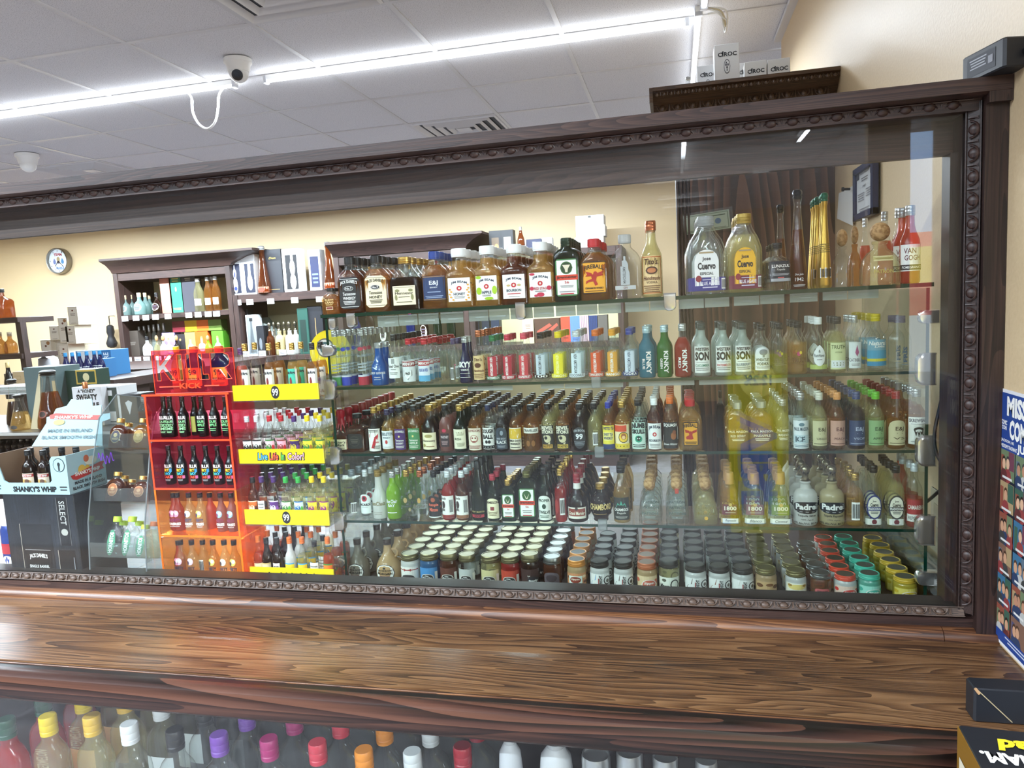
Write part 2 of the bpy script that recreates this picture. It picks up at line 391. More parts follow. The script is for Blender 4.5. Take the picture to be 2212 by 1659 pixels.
# ------------------------------------------------------------------ counter
ctr = thing('shop_counter', 'long stained oak counter running below the display window', 'counter')
mb = MB(); mb.box((-3.4, 1.112, Z0-.69), (.549, 2.25, Z0-.65), W_COUNTER); ob('worktop', mb, ctr)
mb = MB(); mb.box((-3.4, 1.082, Z0-.69), (.549, 1.112, Z0-.6535), mat('17100E', .34)); ob('groove', mb, ctr)
for y in (1.1045,):
    mb = MB(); mb.box((-3.4, y, Z0-.66), (.549, y+.003, Z0-.6515), W_RAIL, .001); ob('ridge', mb, ctr)
mb = MB()
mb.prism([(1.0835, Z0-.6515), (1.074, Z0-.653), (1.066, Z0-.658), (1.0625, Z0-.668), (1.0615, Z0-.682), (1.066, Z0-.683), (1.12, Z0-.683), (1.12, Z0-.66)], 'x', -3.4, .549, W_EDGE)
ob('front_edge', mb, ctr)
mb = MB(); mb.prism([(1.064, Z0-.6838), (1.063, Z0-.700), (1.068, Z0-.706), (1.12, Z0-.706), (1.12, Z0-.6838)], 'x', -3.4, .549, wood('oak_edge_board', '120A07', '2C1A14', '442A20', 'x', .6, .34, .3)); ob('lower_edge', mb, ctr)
mb = MB(); q = [(1.408+.0-.018*math.cos(a), Z0-.65+.020*math.sin(a)) for a in [i*pi/16 for i in range(9)]]+[(1.412, Z0-.63), (1.412, Z0-.65)]
mb.prism(q, 'x', -3.4, .46, W_RAIL); mb.prism([(y-.001, z) for y, z in q], 'x', .461, .549, W_RAIL); ob('quarter_round', mb, ctr)
mb = MB(); mb.box((-3.4, 1.75, 0), (.549, 2.25, Z0-.69), W_CAB); mb.box((-3.4, 1.085, 0), (.549, 1.75, .60), W_CAB); ob('carcass', mb, ctr)
mb = MB(); mb.box((-3.4, 1.088, .60), (.549, 1.096, Z0-.69), PANE); ob('lower_glass', mb, ctr)
mb = MB(); mb.box((-3.4, 1.10, .60), (.549, 1.75, .64), mat('3A2A22', .5)); ob('lower_shelf', mb, ctr)
# ------------------------------------------------------------------ carved display window
fr = thing('display_window_frame', 'dark carved oak frame holding the big glass pane above the counter', 'frame')
mb = MB(); mb.prism([(1.380, Z0+.331), (1.380, Z0+.308), (1.388, Z0+.305), (1.41, Z0+.305), (1.41, Z0+.285), (1.47, Z0+.285), (1.47, Z0+.331)], 'x', -3.4, .549, W_FRAME); ob('top_rail', mb, fr)
mb = MB(); mb.box((-3.4, 1.47, Z0+.224), (.549, 1.485, Z0+.331), W_HEAD); ob('header_board', mb, fr)
mb = MB(); mb.prism([(.514, 1.395), (.549, 1.395), (.549, 1.47), (.491, 1.47), (.491, 1.428), (.514, 1.428)], 'z', Z0-.65, Z0+.309, W_POST); ob('right_post', mb, fr)
mb = MB(); mb.prism([(.514, 1.381), (.549, 1.381), (.549, 1.396), (.514, 1.396)], 'z', Z0+.29, Z0+.331, W_POST); ob('post_head', mb, fr)
mb = MB(); mb.box((.478, 1.445, Z0-.65), (.492, 1.485, Z0+.224), W_POST); ob('inner_stile', mb, fr)
mb = MB(); mb.box((-3.4, 1.41, Z0-.65), (.514, 1.45, Z0-.614), W_FRAME); mb.box((-3.4, 1.4285, Z0-.65), (.514, 1.47, Z0-.596), mat('2A231F', .5)); ob('bottom_rail', mb, fr)
mb = MB(); mb.box((-3.4, 1.4215, Z0-.60), (.505, 1.4275, Z0+.30), PANE); ob('glass_pane', mb, fr)
# egg-and-dart beading: a sloping strip and one carved egg after another
def egg_mesh(mt, rx=.0098, ry=.0095, hh=.0050):
    m = MB(); seg = 10
    prev = []
    for i in range(5):
        a = i/4*pi/2; r = math.cos(a); h = math.sin(a)
        prev.append([(rx*r*math.cos(2*pi*k/seg), -.0015+ry*r*math.sin(2*pi*k/seg)-.001*h, hh*h) for k in range(seg)])
    m.rings(prev, mt)
    m.tube([(.0138*math.cos(a), .005-.0138*math.sin(a), .0030) for a in [pi*k/10-0 for k in range(0, 11)]], .0017, mt, 5)
    m.tube([(.0195, -.0075, .001), (.0195, .001, .0026), (.0195, .0075, .0015)], .0021, mt, 5)
    m.tube([(.0172, -.008, .001), (.0186, .0065, .0012)], .0009, mt, 4); m.tube([(.0218, -.008, .001), (.0204, .0065, .0012)], .0009, mt, 4)
    return m.mesh('egg')
em = egg_mesh(W_BEAD); edm = egg_mesh(W_FRAME); etm = egg_mesh(W_FRAME, .0118, .0112, .0085)
PITCH = .0395
def beading(name, org, ulen, mt, emesh, rot, n, first, pitch=.0395, vs_=1.):
    """strip in local (u, v, w) with the eggs on it; rot = 3x3 columns u, v, w in the world"""
    m = MB(); m.prism([(-.0125, -.006), (-.0125, .0035), (-.0105, .0035), (-.0095, .0), (.0085, -.0005), (.0095, .003), (.0115, .003), (.0115, -.006)], 'x', 0, ulen, mt)
    s = ob(name, m, fr); M = Matrix.Identity(4)
    for c in range(3):
        for r in range(3): M[r][c] = rot[c][r]
    M.translation = org; s.matrix_world = M @ Matrix.Diagonal((1, vs_, 1, 1))
    for k in range(n):
        e = ob('egg', emesh, s, (first+pitch*k, 0, 0)); e.scale = (pitch/.0395, 1, 1)
a = math.radians(28)
beading('bottom_beading', (-1.95, 1.4135, Z0-.6025), 2.45, W_BEAD, em, ((1, 0, 0), (0, math.sin(a), math.cos(a)), (0, -math.cos(a), math.sin(a))), 71, .03, .034, .74)
beading('top_beading', (.50, 1.4135, Z0+.296), 2.6, W_FRAME, etm, ((-1, 0, 0), (0, math.sin(a), -math.cos(a)), (0, -math.cos(a), -math.sin(a))), 69, .03, .0368, .85)
beading('side_beading', (.5025, 1.4135, Z0-.605), .905, W_POST, edm, ((0, 0, 1), (-math.cos(a), math.sin(a), 0), (-math.sin(a), -math.cos(a), 0)), 22, .03)
# ------------------------------------------------------------------ glass display case
CX0, CX1, CY0, CY1 = -.792, .478, 1.544, 2.04
SH = [Z0, Z0-.1715, Z0-.330, Z0-.4925, Z0-.648]   # top glass, three shelves, floor
case = thing('glass_display_case', 'frameless glass display case full of miniature bottles behind the window', 'display case')
def slab(m, a, b):
    """glass plate whose front and side edges show green"""
    m.box(a, b, SHELFG)
    m.box((a[0], a[1]-.0008, a[2]), (b[0], a[1]-.0001, b[2]), EDGEG)
mb = MB(); slab(mb, (CX0-.008, CY0-.004, SH[0]-.008), (CX1+.006, CY1, SH[0])); ob('top_glass', mb, case)
for z in SH[1:4]:
    mb = MB(); slab(mb, (CX0+.008, CY0+.010, z-.006), (CX1-.008, CY1, z)); ob('glass_shelf', mb, case)
mb = MB(); mb.box((CX0, CY0, SH[4]-.002), (CX1, CY1, SH[4]), mat('3D2C22', .5)); ob('case_floor', mb, case)
mb = MB(); mb.box((CX0+.006, CY0, SH[4]), (CX1-.006, CY0+.005, SH[0]-.012), SHELFG); ob('front_panel', mb, case)
for x, n in ((CX0, 'side_panel'), (CX1-.006, 'side_panel')):
    mb = MB(); mb.box((x, CY0, SH[4]), (x+.006, CY1, SH[0]-.010), SHELFG); mb.box((x, CY0-.0008, SH[4]), (x+.006, CY0-.0001, SH[0]-.010), EDGEG); ob(n, mb, case)
def clamp(px, py, pw, ph, round_side):
    p = P(px, py, CY0); w = pw/900; h = ph/900
    r = min(w, h)*.42
    pts = []
    def arc(cx, cz, a0, a1):
        for i in range(6): t = a0+(a1-a0)*i/5; pts.append((cx+r*math.cos(t), cz+r*math.sin(t)))
    x0, x1, z0, z1 = p.x-w/2, p.x+w/2, p.z-h/2, p.z+h/2
    rs = {'l': 'bl tl', 'r': 'br tr', 'b': 'bl br'}[round_side].split()
    for key, cx, cz, a0 in (('bl', x0+r, z0+r, pi), ('br', x1-r, z0+r, 1.5*pi), ('tr', x1-r, z1-r, 0), ('tl', x0+r, z1-r, .5*pi)):
        if key in rs: arc(cx, cz, a0, a0+pi/2)
        else: pts.append({'bl': (x0, z0), 'br': (x1, z0), 'tr': (x1, z1), 'tl': (x0, z1)}[key])
    m = MB(); cxx = sum(q[0] for q in pts)/len(pts); czz = sum(q[1] for q in pts)/len(pts)
    sc = lambda k: [(cxx+(x-cxx)*k, czz+(z-czz)*k) for x, z in pts]
    m.rings([[(x, CY0+.008, z) for x, z in pts], [(x, CY0-.005, z) for x, z in pts], [(x, CY0-.008, z) for x, z in sc(.88)], [(x, CY0-.0085, z) for x, z in sc(.7)]], CHROME)
    ob('chrome_clamp', m, case)
for c in ((711, 757, 28, 24, 'r'), (714, 842, 25, 44, 'r'), (726, 984, 23, 40, 'r'), (735, 1125, 24, 42, 'r'), (735, 1213, 25, 23, 'r'),
          (2007, 684, 34, 24, 'l'), (2000, 797, 32, 57, 'l'), (2000, 973, 32, 56, 'l'), (1998, 1145, 32, 55, 'l'), (2001, 1248, 36, 27, 'l'),
          (1125, 672, 20, 34, 'b'), (1447, 652, 23, 33, 'b'), (760, 692, 19, 30, 'b'), (720, 700, 15, 24, 'b')): clamp(*c)
# price cards hanging from the shelf fronts, printed on the far side
CARD = glass('D9DCD6', .62, .1, .02, .4, 'card_film')
def card(px0, px1, py, ph, y, txt):
    a = P(px0, py, y); b = P(px1, py, y); w = b.x-a.x; h = ph/900; zc = (a.z+b.z)/2
    m = MB(); m.box((a.x, y, zc-h), (b.x, y+.0006, zc), CARD)
    put_label(m, w, h, None, [LN(.08, -.15, .5, .3, 1, 'A9ABA8')], flatmap((a.x+b.x)/2, y, zc-h/2))
    ob('price_card', m, case)
cw = [(815, 860), (861, 901), (903, 947), (951, 1000), (1012, 1054), (1056, 1100), (1102, 1150), (1152, 1196), (1200, 1243), (1245, 1290), (1292, 1341), (1350, 1402), (1404, 1440), (1467, 1520), (1522, 1575), (1585, 1640), (1642, 1694), (1706, 1766), (1777, 1830), (1832, 1898)]
for x0, x1 in cw: card(x0, x1, 686-(x0-697)*.0636+4, 22, 1.556, '')
for x0, x1 in ((1010, 1107), (1168, 1218), (1220, 1346), (1358, 1500), (1510, 1700)): card(x0, x1, 838-(x0-726)*.031+5, 9, 1.562, '')

for px, py, y in ((1288, 826, 1.552), (1295, 976, 1.552), (1302, 1133, 1.552)):
    p = P(px, py, y); m = MB(); m.box((p.x-.010, y-.006, p.z-.012), (p.x+.010, y+.004, p.z+.012), GLCLIP if 'GLCLIP' in globals() else glass('E4EAEA', .35, .7, .08, .05, 'clear_clip'), .002); ob('shelf_clip', m, case)
# ------------------------------------------------------------------ bottles
GL = dict(
 clear=glass('E9F1EE', .012, .8, .04, .04, 'clear_glass', (.95, .97, .965)),
 frost=glass('DDE9E2', .42, .5, .04, .12, 'frosted_glass', (.93, .96, .95)),
 pale=glass('E4DDA8', .20, .7, .05, .04, 'pale_straw_spirit', (.95, .93, .78)),
 gold=glass('D4AA5C', .28, .7, .05, .04, 'golden_spirit', (.94, .82, .54)),
 amber=glass('AC7638', .32, .7, .05, .04, 'amber_spirit', (.87, .64, .34)),
 brown=glass('7A3F1C', .38, .7, .05, .04, 'brown_spirit', (.66, .34, .14)),
 dark=glass('2E1A12', .65, .7, .05, .04, 'dark_spirit', (.28, .15, .10)),
 green=glass('1A2E1C', .65, .7, .05, .04, 'dark_green_glass', (.12, .24, .12)),
 black=glass('15161A', .93, .6, .05, .08, 'black_glass', (.05, .05, .06)),
 red=glass('C22F2A', .55, .6, .05, .05, 'red_spirit', (.85, .25, .2)),
 rose=glass('D0644A', .50, .6, .05, .05, 'rose_spirit', (.92, .48, .36)),
 pink=glass('B07A72', .55, .6, .05, .05, 'pink_spirit', (.8, .55, .5)),
 teal=glass('1D93AE', .70, .6, .05, .05, 'teal_spirit', (.2, .65, .75)),
 lime=glass('A2D42C', .80, .5, .05, .06, 'lime_glass', (.6, .85, .2)),
 grass=glass('1E8E38', .70, .6, .05, .05, 'green_spirit', (.2, .65, .25)),
 blue=glass('2C6FC0', .92, .7, .05, .10, 'blue_coated_glass', (.1, .3, .7)),
 cobalt=glass('14235E', .90, .7, .05, .05, 'cobalt_glass', (.05, .08, .4)),
 white=glass('F1F1EC', .97, .35, .04, .12, 'white_glass', (.9, .9, .9)),
 milk=glass('D9B889', .93, .4, .04, .12, 'cream_liqueur', (.9, .8, .6)),
 grey=glass('9A9282', .93, .4, .04, .12, 'grey_cream_liqueur', (.7, .66, .6)),
 cream=glass('D6C79A', .95, .4, .04, .12, 'cream_glass', (.9, .85, .7)),
 goldfoil=mat('C9A44C', .28, .85), skull=mat('8F8672', .25, .9), cork=speckle('cork', 'C9A06E', '9C7347', 160, .35, .6, .6, .2),
)
def R2(z, r, n=2): return (z, r, r, n)
S2 = lambda *a: [R2(*p) for p in a]
SHAPES = {  # outline (z/H, rx/half width, ry/half width, squareness), cap (z0, z1, r), cap style
 'mini': (S2((0, .84), (.014, .96), (.04, 1), (.53, 1), (.59, .97), (.64, .86), (.69, .66), (.735, .50), (.79, .43), (.885, .40)), (.872, 1, .47), 'screw'),
 'slim': (S2((0, .86), (.014, .97), (.04, 1), (.50, 1), (.56, .95), (.62, .78), (.68, .58), (.75, .46), (.885, .42)), (.872, 1, .50), 'screw'),
 'tall': (S2((0, .88), (.012, .97), (.03, 1), (.66, 1), (.71, .92), (.755, .70), (.79, .56), (.90, .52)), (.89, 1, .60), 'screw'),
 'lady': (S2((0, .86), (.014, .97), (.04, 1), (.44, .98), (.52, .80), (.60, .58), (.70, .48), (.885, .43)), (.872, 1, .50), 'screw'),
 'wine': (S2((0, .88), (.014, .97), (.04, 1), (.45, .98), (.58, .80), (.70, .52), (.80, .38), (.93, .35)), (.86, 1, .40), 'tall'),
 'flask': ([(0, .90, .44, 3), (.015, .97, .48, 3.4), (.04, 1, .5, 3.6), (.55, 1, .5, 3.6), (.64, .95, .49, 3.2), (.71, .78, .45, 2.8), (.765, .54, .40, 2.2), (.80, .40, .38, 2), (.885, .38, .38, 2)], (.865, 1, .43), 'smooth'),
 'pint': ([(0, .90, .44, 3), (.015, .97, .48, 3.4), (.04, 1, .5, 3.6), (.58, 1, .5, 3.6), (.66, .95, .49, 3.2), (.72, .78, .45, 2.8), (.76, .54, .42, 2.2), (.79, .42, .40, 2), (.885, .40, .40, 2)], (.835, 1, .44), 'screw'),
 'flask_thin': ([(0, .90, .40, 3.4), (.015, .97, .43, 4), (.04, 1, .45, 4.4), (.70, 1, .45, 4.4), (.76, .95, .44, 3.6), (.81, .74, .42, 2.8), (.84, .46, .38, 2.2), (.90, .38, .37, 2)], (.87, 1, .42), 'screw'),
 'flask_slope': ([(0, .9, .44, 4), (.02, 1, .5, 5), (.55, 1, .5, 5), (.70, .78, .47, 4), (.80, .52, .42, 2.6), (.885, .40, .40, 2)], (.875, 1, .44), 'screw'),
 'decanter': ([(0, .93, .62, 5), (.02, 1, .66, 6), (.05, 1, .66, 6), (.52, 1, .66, 6), (.58, .97, .64, 5), (.63, .80, .58, 3.4), (.67, .60, .52, 2.4), (.70, .55, .52, 2), (.85, .50, .48, 2)], (.855, 1, .57), 'smooth'),
 'square': ([(0, .92, .92, 5), (.02, 1, 1, 6), (.56, 1, 1, 6), (.63, .92, .92, 4), (.69, .62, .62, 2.6), (.73, .44, .44, 2), (.885, .38, .38, 2)], (.88, 1, .47), 'screw'),
 'waxed': ([(0, .92, .80, 4), (.02, 1, .88, 5), (.40, 1, .88, 5), (.46, .94, .82, 4), (.54, .66, .60, 2.6), (.60, .46, .46, 2), (.70, .38, .38, 2)], (.50, 1, .50), 'wax'),
 'patron': ([(0, .93, .78, 4), (.03, 1, .84, 4), (.26, .98, .82, 4), (.42, .88, .74, 3.4), (.52, .64, .56, 2.8), (.575, .40, .40, 2), (.64, .34, .34, 2), (.66, .42, .42, 2), (.70, .42, .42, 2)], (.70, 1, .52), 'ball'),
 'jar': (S2((0, .90), (.03, .98), (.07, 1), (.66, 1), (.72, .97), (.77, .88), (.84, .87)), (.78, 1, .93), 'lid'),
 'jug': (S2((0, .80), (.02, .92), (.06, .98), (.22, 1), (.36, .96), (.48, .78), (.58, .54), (.68, .36), (.80, .30), (.93, .29)), (.86, 1, .34), 'screw'),
 'globe': (S2((0, .62), (.03, .70), (.08, .66), (.13, .74), (.28, .97), (.42, 1), (.56, .93), (.70, .66), (.77, .42), (.90, .36)), (.85, 1, .42), 'screw'),
 'squat': (S2((0, .90), (.02, .98), (.05, 1), (.34, 1), (.46, .93), (.56, .70), (.63, .42), (.70, .33), (.93, .31)), (.80, 1, .36), 'screw'),
 'trap': ([(0, .96, .66, 3.5), (.02, 1, .7, 4.5), (.40, .84, .60, 4.5), (.66, .72, .52, 4), (.72, .60, .46, 3), (.76, .40, .38, 2), (.84, .36, .36, 2)], (.78, 1, .46), 'tall'),
 'taper': (S2((0, .86), (.015, .97), (.035, 1), (.16, .95), (.36, .76), (.56, .56), (.74, .42), (.86, .37), (.89, .45), (.915, .45)), (.90, 1, .52), 'knob'),
 'skulled': (S2((0, .90), (.02, .98), (.05, 1), (.44, 1), (.52, .95), (.575, .76), (.60, .46), (.68, .38), (.71, .46), (.73, .38)), (.72, 1, .40), 'skull'),
 'arch': ([(0, .90, .48, 2.6), (.02, .98, .54, 3), (.5, 1, .56, 3), (.62, .92, .54, 2.6), (.72, .62, .5, 2.2), (.80, .42, .4, 2), (.90, .40, .40, 2)], (.885, 1, .48), 'screw'),
}
def cap_mesh(style, H, Wd, z0, z1, r, m, m2=None, seg=16):
    b = MB(); R_ = r*Wd; h = (z1-z0)*H; z = z0*H
    if style == 'screw':
        b.loft([(z, R_*.97, R_*.97, 2), (z+h*.20, R_, R_, 2), (z+h*.24, R_*.94, R_*.94, 2), (z+h*.30, R_*.99, R_*.99, 2), (z+h*.55, R_, R_, 2), (z+h*.59, R_*.96, R_*.96, 2), (z+h*.63, R_, R_, 2), (z+h*.93, R_*.99, R_*.99, 2), (z+h, R_*.90, R_*.90, 2)], m, seg)
    elif style == 'smooth':
        b.loft([(z, R_*.96, R_*.96, 2), (z+h*.14, R_*.96, R_*.96, 2), (z+h*.16, R_, R_, 2), (z+h*.92, R_*.98, R_*.98, 2), (z+h, R_*.88, R_*.88, 2)], m, seg)
    elif style == 'tall':
        b.loft([(z, R_*.98, R_*.98, 2), (z+h*.5, R_, R_, 2), (z+h*.55, R_*.95, R_*.95, 2), (z+h*.95, R_*.93, R_*.93, 2), (z+h, R_*.84, R_*.84, 2)], m, seg)
    elif style == 'ball':
        q = []
        for i in range(11):
            t = -pi/2+pi*(i+.4)/10.8; q.append((z+h*.5+h*.5*math.sin(t), R_*math.cos(t), R_*math.cos(t), 2))
        b.loft(q, m, seg)
    elif style == 'knob':
        b.loft([(z, R_*.70, R_*.70, 2), (z+h*.12, R_*.95, R_*.95, 2), (z+h*.28, R_*.98, R_*.98, 2), (z+h*.36, R_*.80, R_*.80, 2), (z+h*.48, R_, R_, 2), (z+h*.72, R_*1.02, R_*1.02, 2), (z+h*.92, R_*.80, R_*.80, 2), (z+h, R_*.4, R_*.4, 2)], m, seg)
    elif style == 'lid':
        b.loft([(z, R_*1.0, R_*1.0, 2), (z+h*.10, R_*1.04, R_*1.04, 2), (z+h*.26, R_*1.04, R_*1.04, 2), (z+h*.32, R_*.99, R_*.99, 2), (z+h*.48, R_*1.02, R_*1.02, 2), (z+h*.58, R_*.99, R_*.99, 2), (z+h*.9, R_*1.0, R_*1.0, 2), (z+h, R_*.95, R_*.95, 2)], m, seg+6, close=False)
        n = seg+6
        ring = lambda zz, rr: [(rr*math.cos(2*pi*(i+.5)/n), rr*math.sin(2*pi*(i+.5)/n), zz) for i in range(n)]
        b.rings([ring(z+h, R_*.95), ring(z+h*1.0, R_*.87), ring(z+h*.93, R_*.83)], m, close=False)
        b.add(ring(z+h*.94, R_*.835), [tuple(range(n))], m2 or m)
    elif style == 'wax':
        b.loft([(z+h*.22, R_*.88, R_*.88, 2), (z+h*.34, R_*.84, R_*.84, 2), (z+h*.55, R_*.82, R_*.82, 2), (z+h*.62, R_*.84, R_*.84, 2), (z+h*.66, R_*.98, R_*.98, 2), (z+h*.94, R_, R_, 2), (z+h, R_*.8, R_*.8, 2)], m, seg)
        for a, l in ((-1.9, .26), (-1.2, .12), (-.5, .2), (-2.7, .16)):
            x, y = R_*.9*math.cos(a), R_*.9*math.sin(a)
            b.tube([(x*.9, y*.9, z+h*.34), (x*1.02, y*1.02, z+h*.20), (x*1.28, y*1.28, z+h*(.16-l*.7)), (x*1.34, y*1.34, z+h*(.12-l))], R_*.16, m, 6)
    elif style == 'skull':
        b.loft([(z, R_*.9, R_*.9, 2), (z+h*.08, R_*1.05, R_*1.05, 2), (z+h*.14, R_*.8, R_*.8, 2), (z+h*.30, R_*.62, R_*.66, 2.4), (z+h*.46, R_*.74, R_*.8, 2.4), (z+h*.62, R_*.98, R_*1.06, 2.2), (z+h*.80, R_*1.0, R_*1.1, 2), (z+h*.93, R_*.72, R_*.8, 2), (z+h, R_*.3, R_*.3, 2)], m, seg)
        for s in (-1, 1):
            e = MB(); b.loft([(z+h*.58-h*.09, R_*.05, R_*.1, 2), (z+h*.58, R_*.27, R_*.14, 2), (z+h*.58+h*.09, R_*.05, R_*.1, 2)], mat('14110C', .6), 8, off=(s*R_*.42, -R_*.95, 0))
        b.loft([(z+h*.40, R_*.05, R_*.06, 2), (z+h*.46, R_*.14, R_*.1, 2), (z+h*.52, R_*.04, R_*.05, 2)], mat('14110C', .6), 6, off=(0, -R_*.86, 0))
        for k in range(-2, 3): b.box((k*R_*.2-R_*.07, -R_*.72, z+h*.24), (k*R_*.2+R_*.07, -R_*.60, z+h*.34), m)
    return b
def radius_at(body, zf):
    for (z0, a0, b0, n0), (z1, a1, b1, n1) in zip(body, body[1:]):
        if z0 <= zf <= z1:
            t = (zf-z0)/max(z1-z0, 1e-6); return a0+(a1-a0)*t, b0+(b1-b0)*t, n0+(n1-n0)*t
    return body[-1][1:]
def label_map(body, H, Wd):
    def mp(u, v, l):
        rx, ry, n = radius_at(body, v/H); rx *= Wd; ry *= Wd; e = .0004+.00022*l
        if n < 2.05 and abs(rx-ry) < 1e-5:
            t = u/rx; return ((rx+e)*math.sin(t), -(ry+e)*math.cos(t), v)
        x = max(-rx*.995, min(rx*.995, u))
        return (x, -ry*(1-abs(x/rx)**n)**(1/n)-e, v)
    return mp
def bottle_meshes(shape, H, Wd, gl, cap, labels, fill=None, lidtop=None, seg=18):
    body, (c0, c1, cr), style = SHAPES[shape]
    g = GL[gl] if isinstance(gl, str) else gl
    b = MB(); prof = [(z*H, rx*Wd, ry*Wd, n) for z, rx, ry, n in body]
    up = GL['clear'] if fill else g
    ms = [g if (not fill or body[i][0] < fill-.001) else up for i in range(len(body)-1)]
    if fill:   # put a ring at the liquid's surface
        for i in range(len(body)-1):
            if body[i][0] < fill-.012 and body[i+1][0] > fill+.012:
                rx, ry, n = radius_at(body, fill); prof.insert(i+1, (fill*H, rx*Wd, ry*Wd, n)); ms = [g]*(i+1)+[up]*(len(prof)-2-i); break
    b.loft(prof, g, seg if body[1][3] < 2.5 else 24, ms=ms)
    cm = cap if not isinstance(cap, str) else mat(cap, .34, 0, .5)
    out = {'body': b.mesh('body')}
    nm = {'lid': 'lid', 'ball': 'stopper', 'knob': 'stopper', 'skull': 'stopper', 'wax': 'wax_seal'}.get(style, 'cap')
    out[nm] = cap_mesh(style, H, Wd, c0, c1, cr, cm, lidtop).mesh(nm)
    if shape == 'jug':
        k = MB(); k.tube([(Wd*.62, 0, H*.56), (Wd*.80, 0, H*.60), (Wd*.86, 0, H*.68), (Wd*.70, 0, H*.75), (Wd*.36, 0, H*.74)], Wd*.09, g, 6); out['handle'] = k.mesh('handle')
    if labels:
        l = MB(); mp = label_map(body, H, Wd)
        for zc, h, wf, bgc, items, shp in labels:
            wl = wf*2*Wd
            put_label(l, wl, h*H, bgc, items, lambda u, v, ly, zc=zc: mp(u, zc*H+v, ly), shp)
        out['label'] = l.mesh('label', False)
    return out
ORD = ['first', 'second', 'third', 'fourth', 'fifth', 'sixth', 'seventh', 'eighth', 'ninth', 'tenth']
def make_bottle(name, cat, label, loc, rz, group, meshes):
    t = thing(name, label, cat, loc, rz, group)
    for k, me in meshes.items(): ob(k, me, t)
    return t
REAR = MB(); REARN = 0
def column(xl, xr, yt, shape, gl, cap, labels, n, desc, where, zbase, y0, name='miniature_bottle', cat='miniature', noun='miniature', grp=None, keep=4, rz=0, fill=.70, lidtop=None, gap=.0025, dy=0, yb=None, Hfix=None, jitter=.0026, wfix=None):
    """a file of alike bottles going back from the shelf's front; px limits and top come from the front one"""
    body = SHAPES[shape][0]; ryf = max(p[2] for p in body)
    xc = (xl+xr)/2; y = y0+.02
    for _ in range(3):
        a = P(xl, yt+50, y); b = P(xr, yt+50, y); Wd = (b.x-a.x)/2*.985; y = y0+ryf*Wd+dy
    if wfix: Wd = wfix
    top = P(xc, yt, y); H = Hfix or (top.z-zbase)
    yb_ = yb
    base = PZ(xc+ (0), 0, zbase) if False else None
    # foot of the bottle: same x as its middle
    x = P(xc, yt+.6*(H*900), y).x
    clear = gl in ('clear', 'frost', 'white', 'blue', 'cobalt', 'lime', 'teal', 'grass', 'black', 'goldfoil', 'green', 'milk', 'grey', 'cream')
    ms = bottle_meshes(shape, H, Wd, gl, cap, labels, None if (clear or SHAPES[shape][2] == 'lid') else fill, lidtop)
    grp = grp or 'bottles on %s' % where
    tilt = rz
    first = make_bottle(name, cat, '%s at the front of %s' % (desc, where), (x, y, zbase), math.radians(rz), grp, ms)
    step = 2*ryf*Wd+gap
    for k in range(1, n):
        yy = y+k*step; 
        if yy+ryf*Wd > CY1-.004: break
        if k < keep:
            dup(first, (x+random.uniform(-1, 1)*jitter, yy, zbase), '%s %s behind front %s, %s' % (ORD[k], noun, desc, where), math.radians(rz+random.uniform(-6, 6)))
        else:
            global REARN
            REARN += 1; xj = x+random.uniform(-1, 1)*jitter
            bb, (c0, c1, cr), st = SHAPES[shape]; g = GL[gl] if isinstance(gl, str) else gl
            REAR.loft([(z*H, rx*Wd, ry*Wd, nn) for z, rx, ry, nn in bb[1::2]], g, 10, off=(xj, yy, zbase))
            cm = cap if not isinstance(cap, str) else mat(cap, .34, 0, .5)
            REAR.loft([(c0*H, cr*Wd, cr*Wd, 2), (c0*H+(c1-c0)*H*.9, cr*Wd, cr*Wd, 2), (c1*H, cr*Wd*.85, cr*Wd*.85, 2)], cm, 10, off=(xj, yy, zbase))
            if st == 'lid' and lidtop: REAR.loft([(H*.985, cr*Wd*.8, cr*Wd*.8, 2), (H*1.003, cr*Wd*.8, cr*Wd*.8, 2)], lidtop, 10, off=(xj, yy, zbase))
    return first
K = '1A1A1C'; WH = 'F1F0EA'; CREAM = 'EFE3BE'; RED = 'C0202C'; GRY = '8A8A88'
GOLDC = mat('C6A158', .3, .8); COPPER = mat('C07250', .3, .8); SILV = mat('C4C6C6', .28, .75); BLUEC = mat('2A3F8E', .35); GREENC = mat('2F7A4C', .3, .3)
REDC = mat('C2333C', .32, .25); SLV2 = mat('DDE3E6', .3, .35)
# ---- the case top: flasks and tall bottles
TOP = 'the case top'
def jb(items, bgc=WH): return [(.30, .40, .80, bgc, [T('JIM BEAM', 0, .26, .72, .12, '22304A', arch=.07, bold=.03), C(0, .06, .24, .20, RED), C(0, .06, .10, .09, 'F0D8C8')]+items, 'rect')]
JD = lambda bgc, fg, a, b_: [(.36, .56, .80, bgc, [R(0, .44, .86, .012, fg), R(0, -.44, .86, .012, fg), T("JACK DANIEL'S", 0, .30, .82, .13, fg, arch=.05, bold=.02), T(a, 0, -.03, .62, .10, fg, shear=.2), T(b_, 0, -.17, .62, .09, fg, bold=.02), LN(0, -.31, .62, .13, 3, fg)]+([C(0, .14, .46, .15, 'C9C9C4'), C(0, .14, .42, .12, K), T('No.7', 0, .14, .3, .07, WH, bold=.02)] if a == 'Tennessee' else [C(0, .14, .12, .06, fg)]), 'cut')]
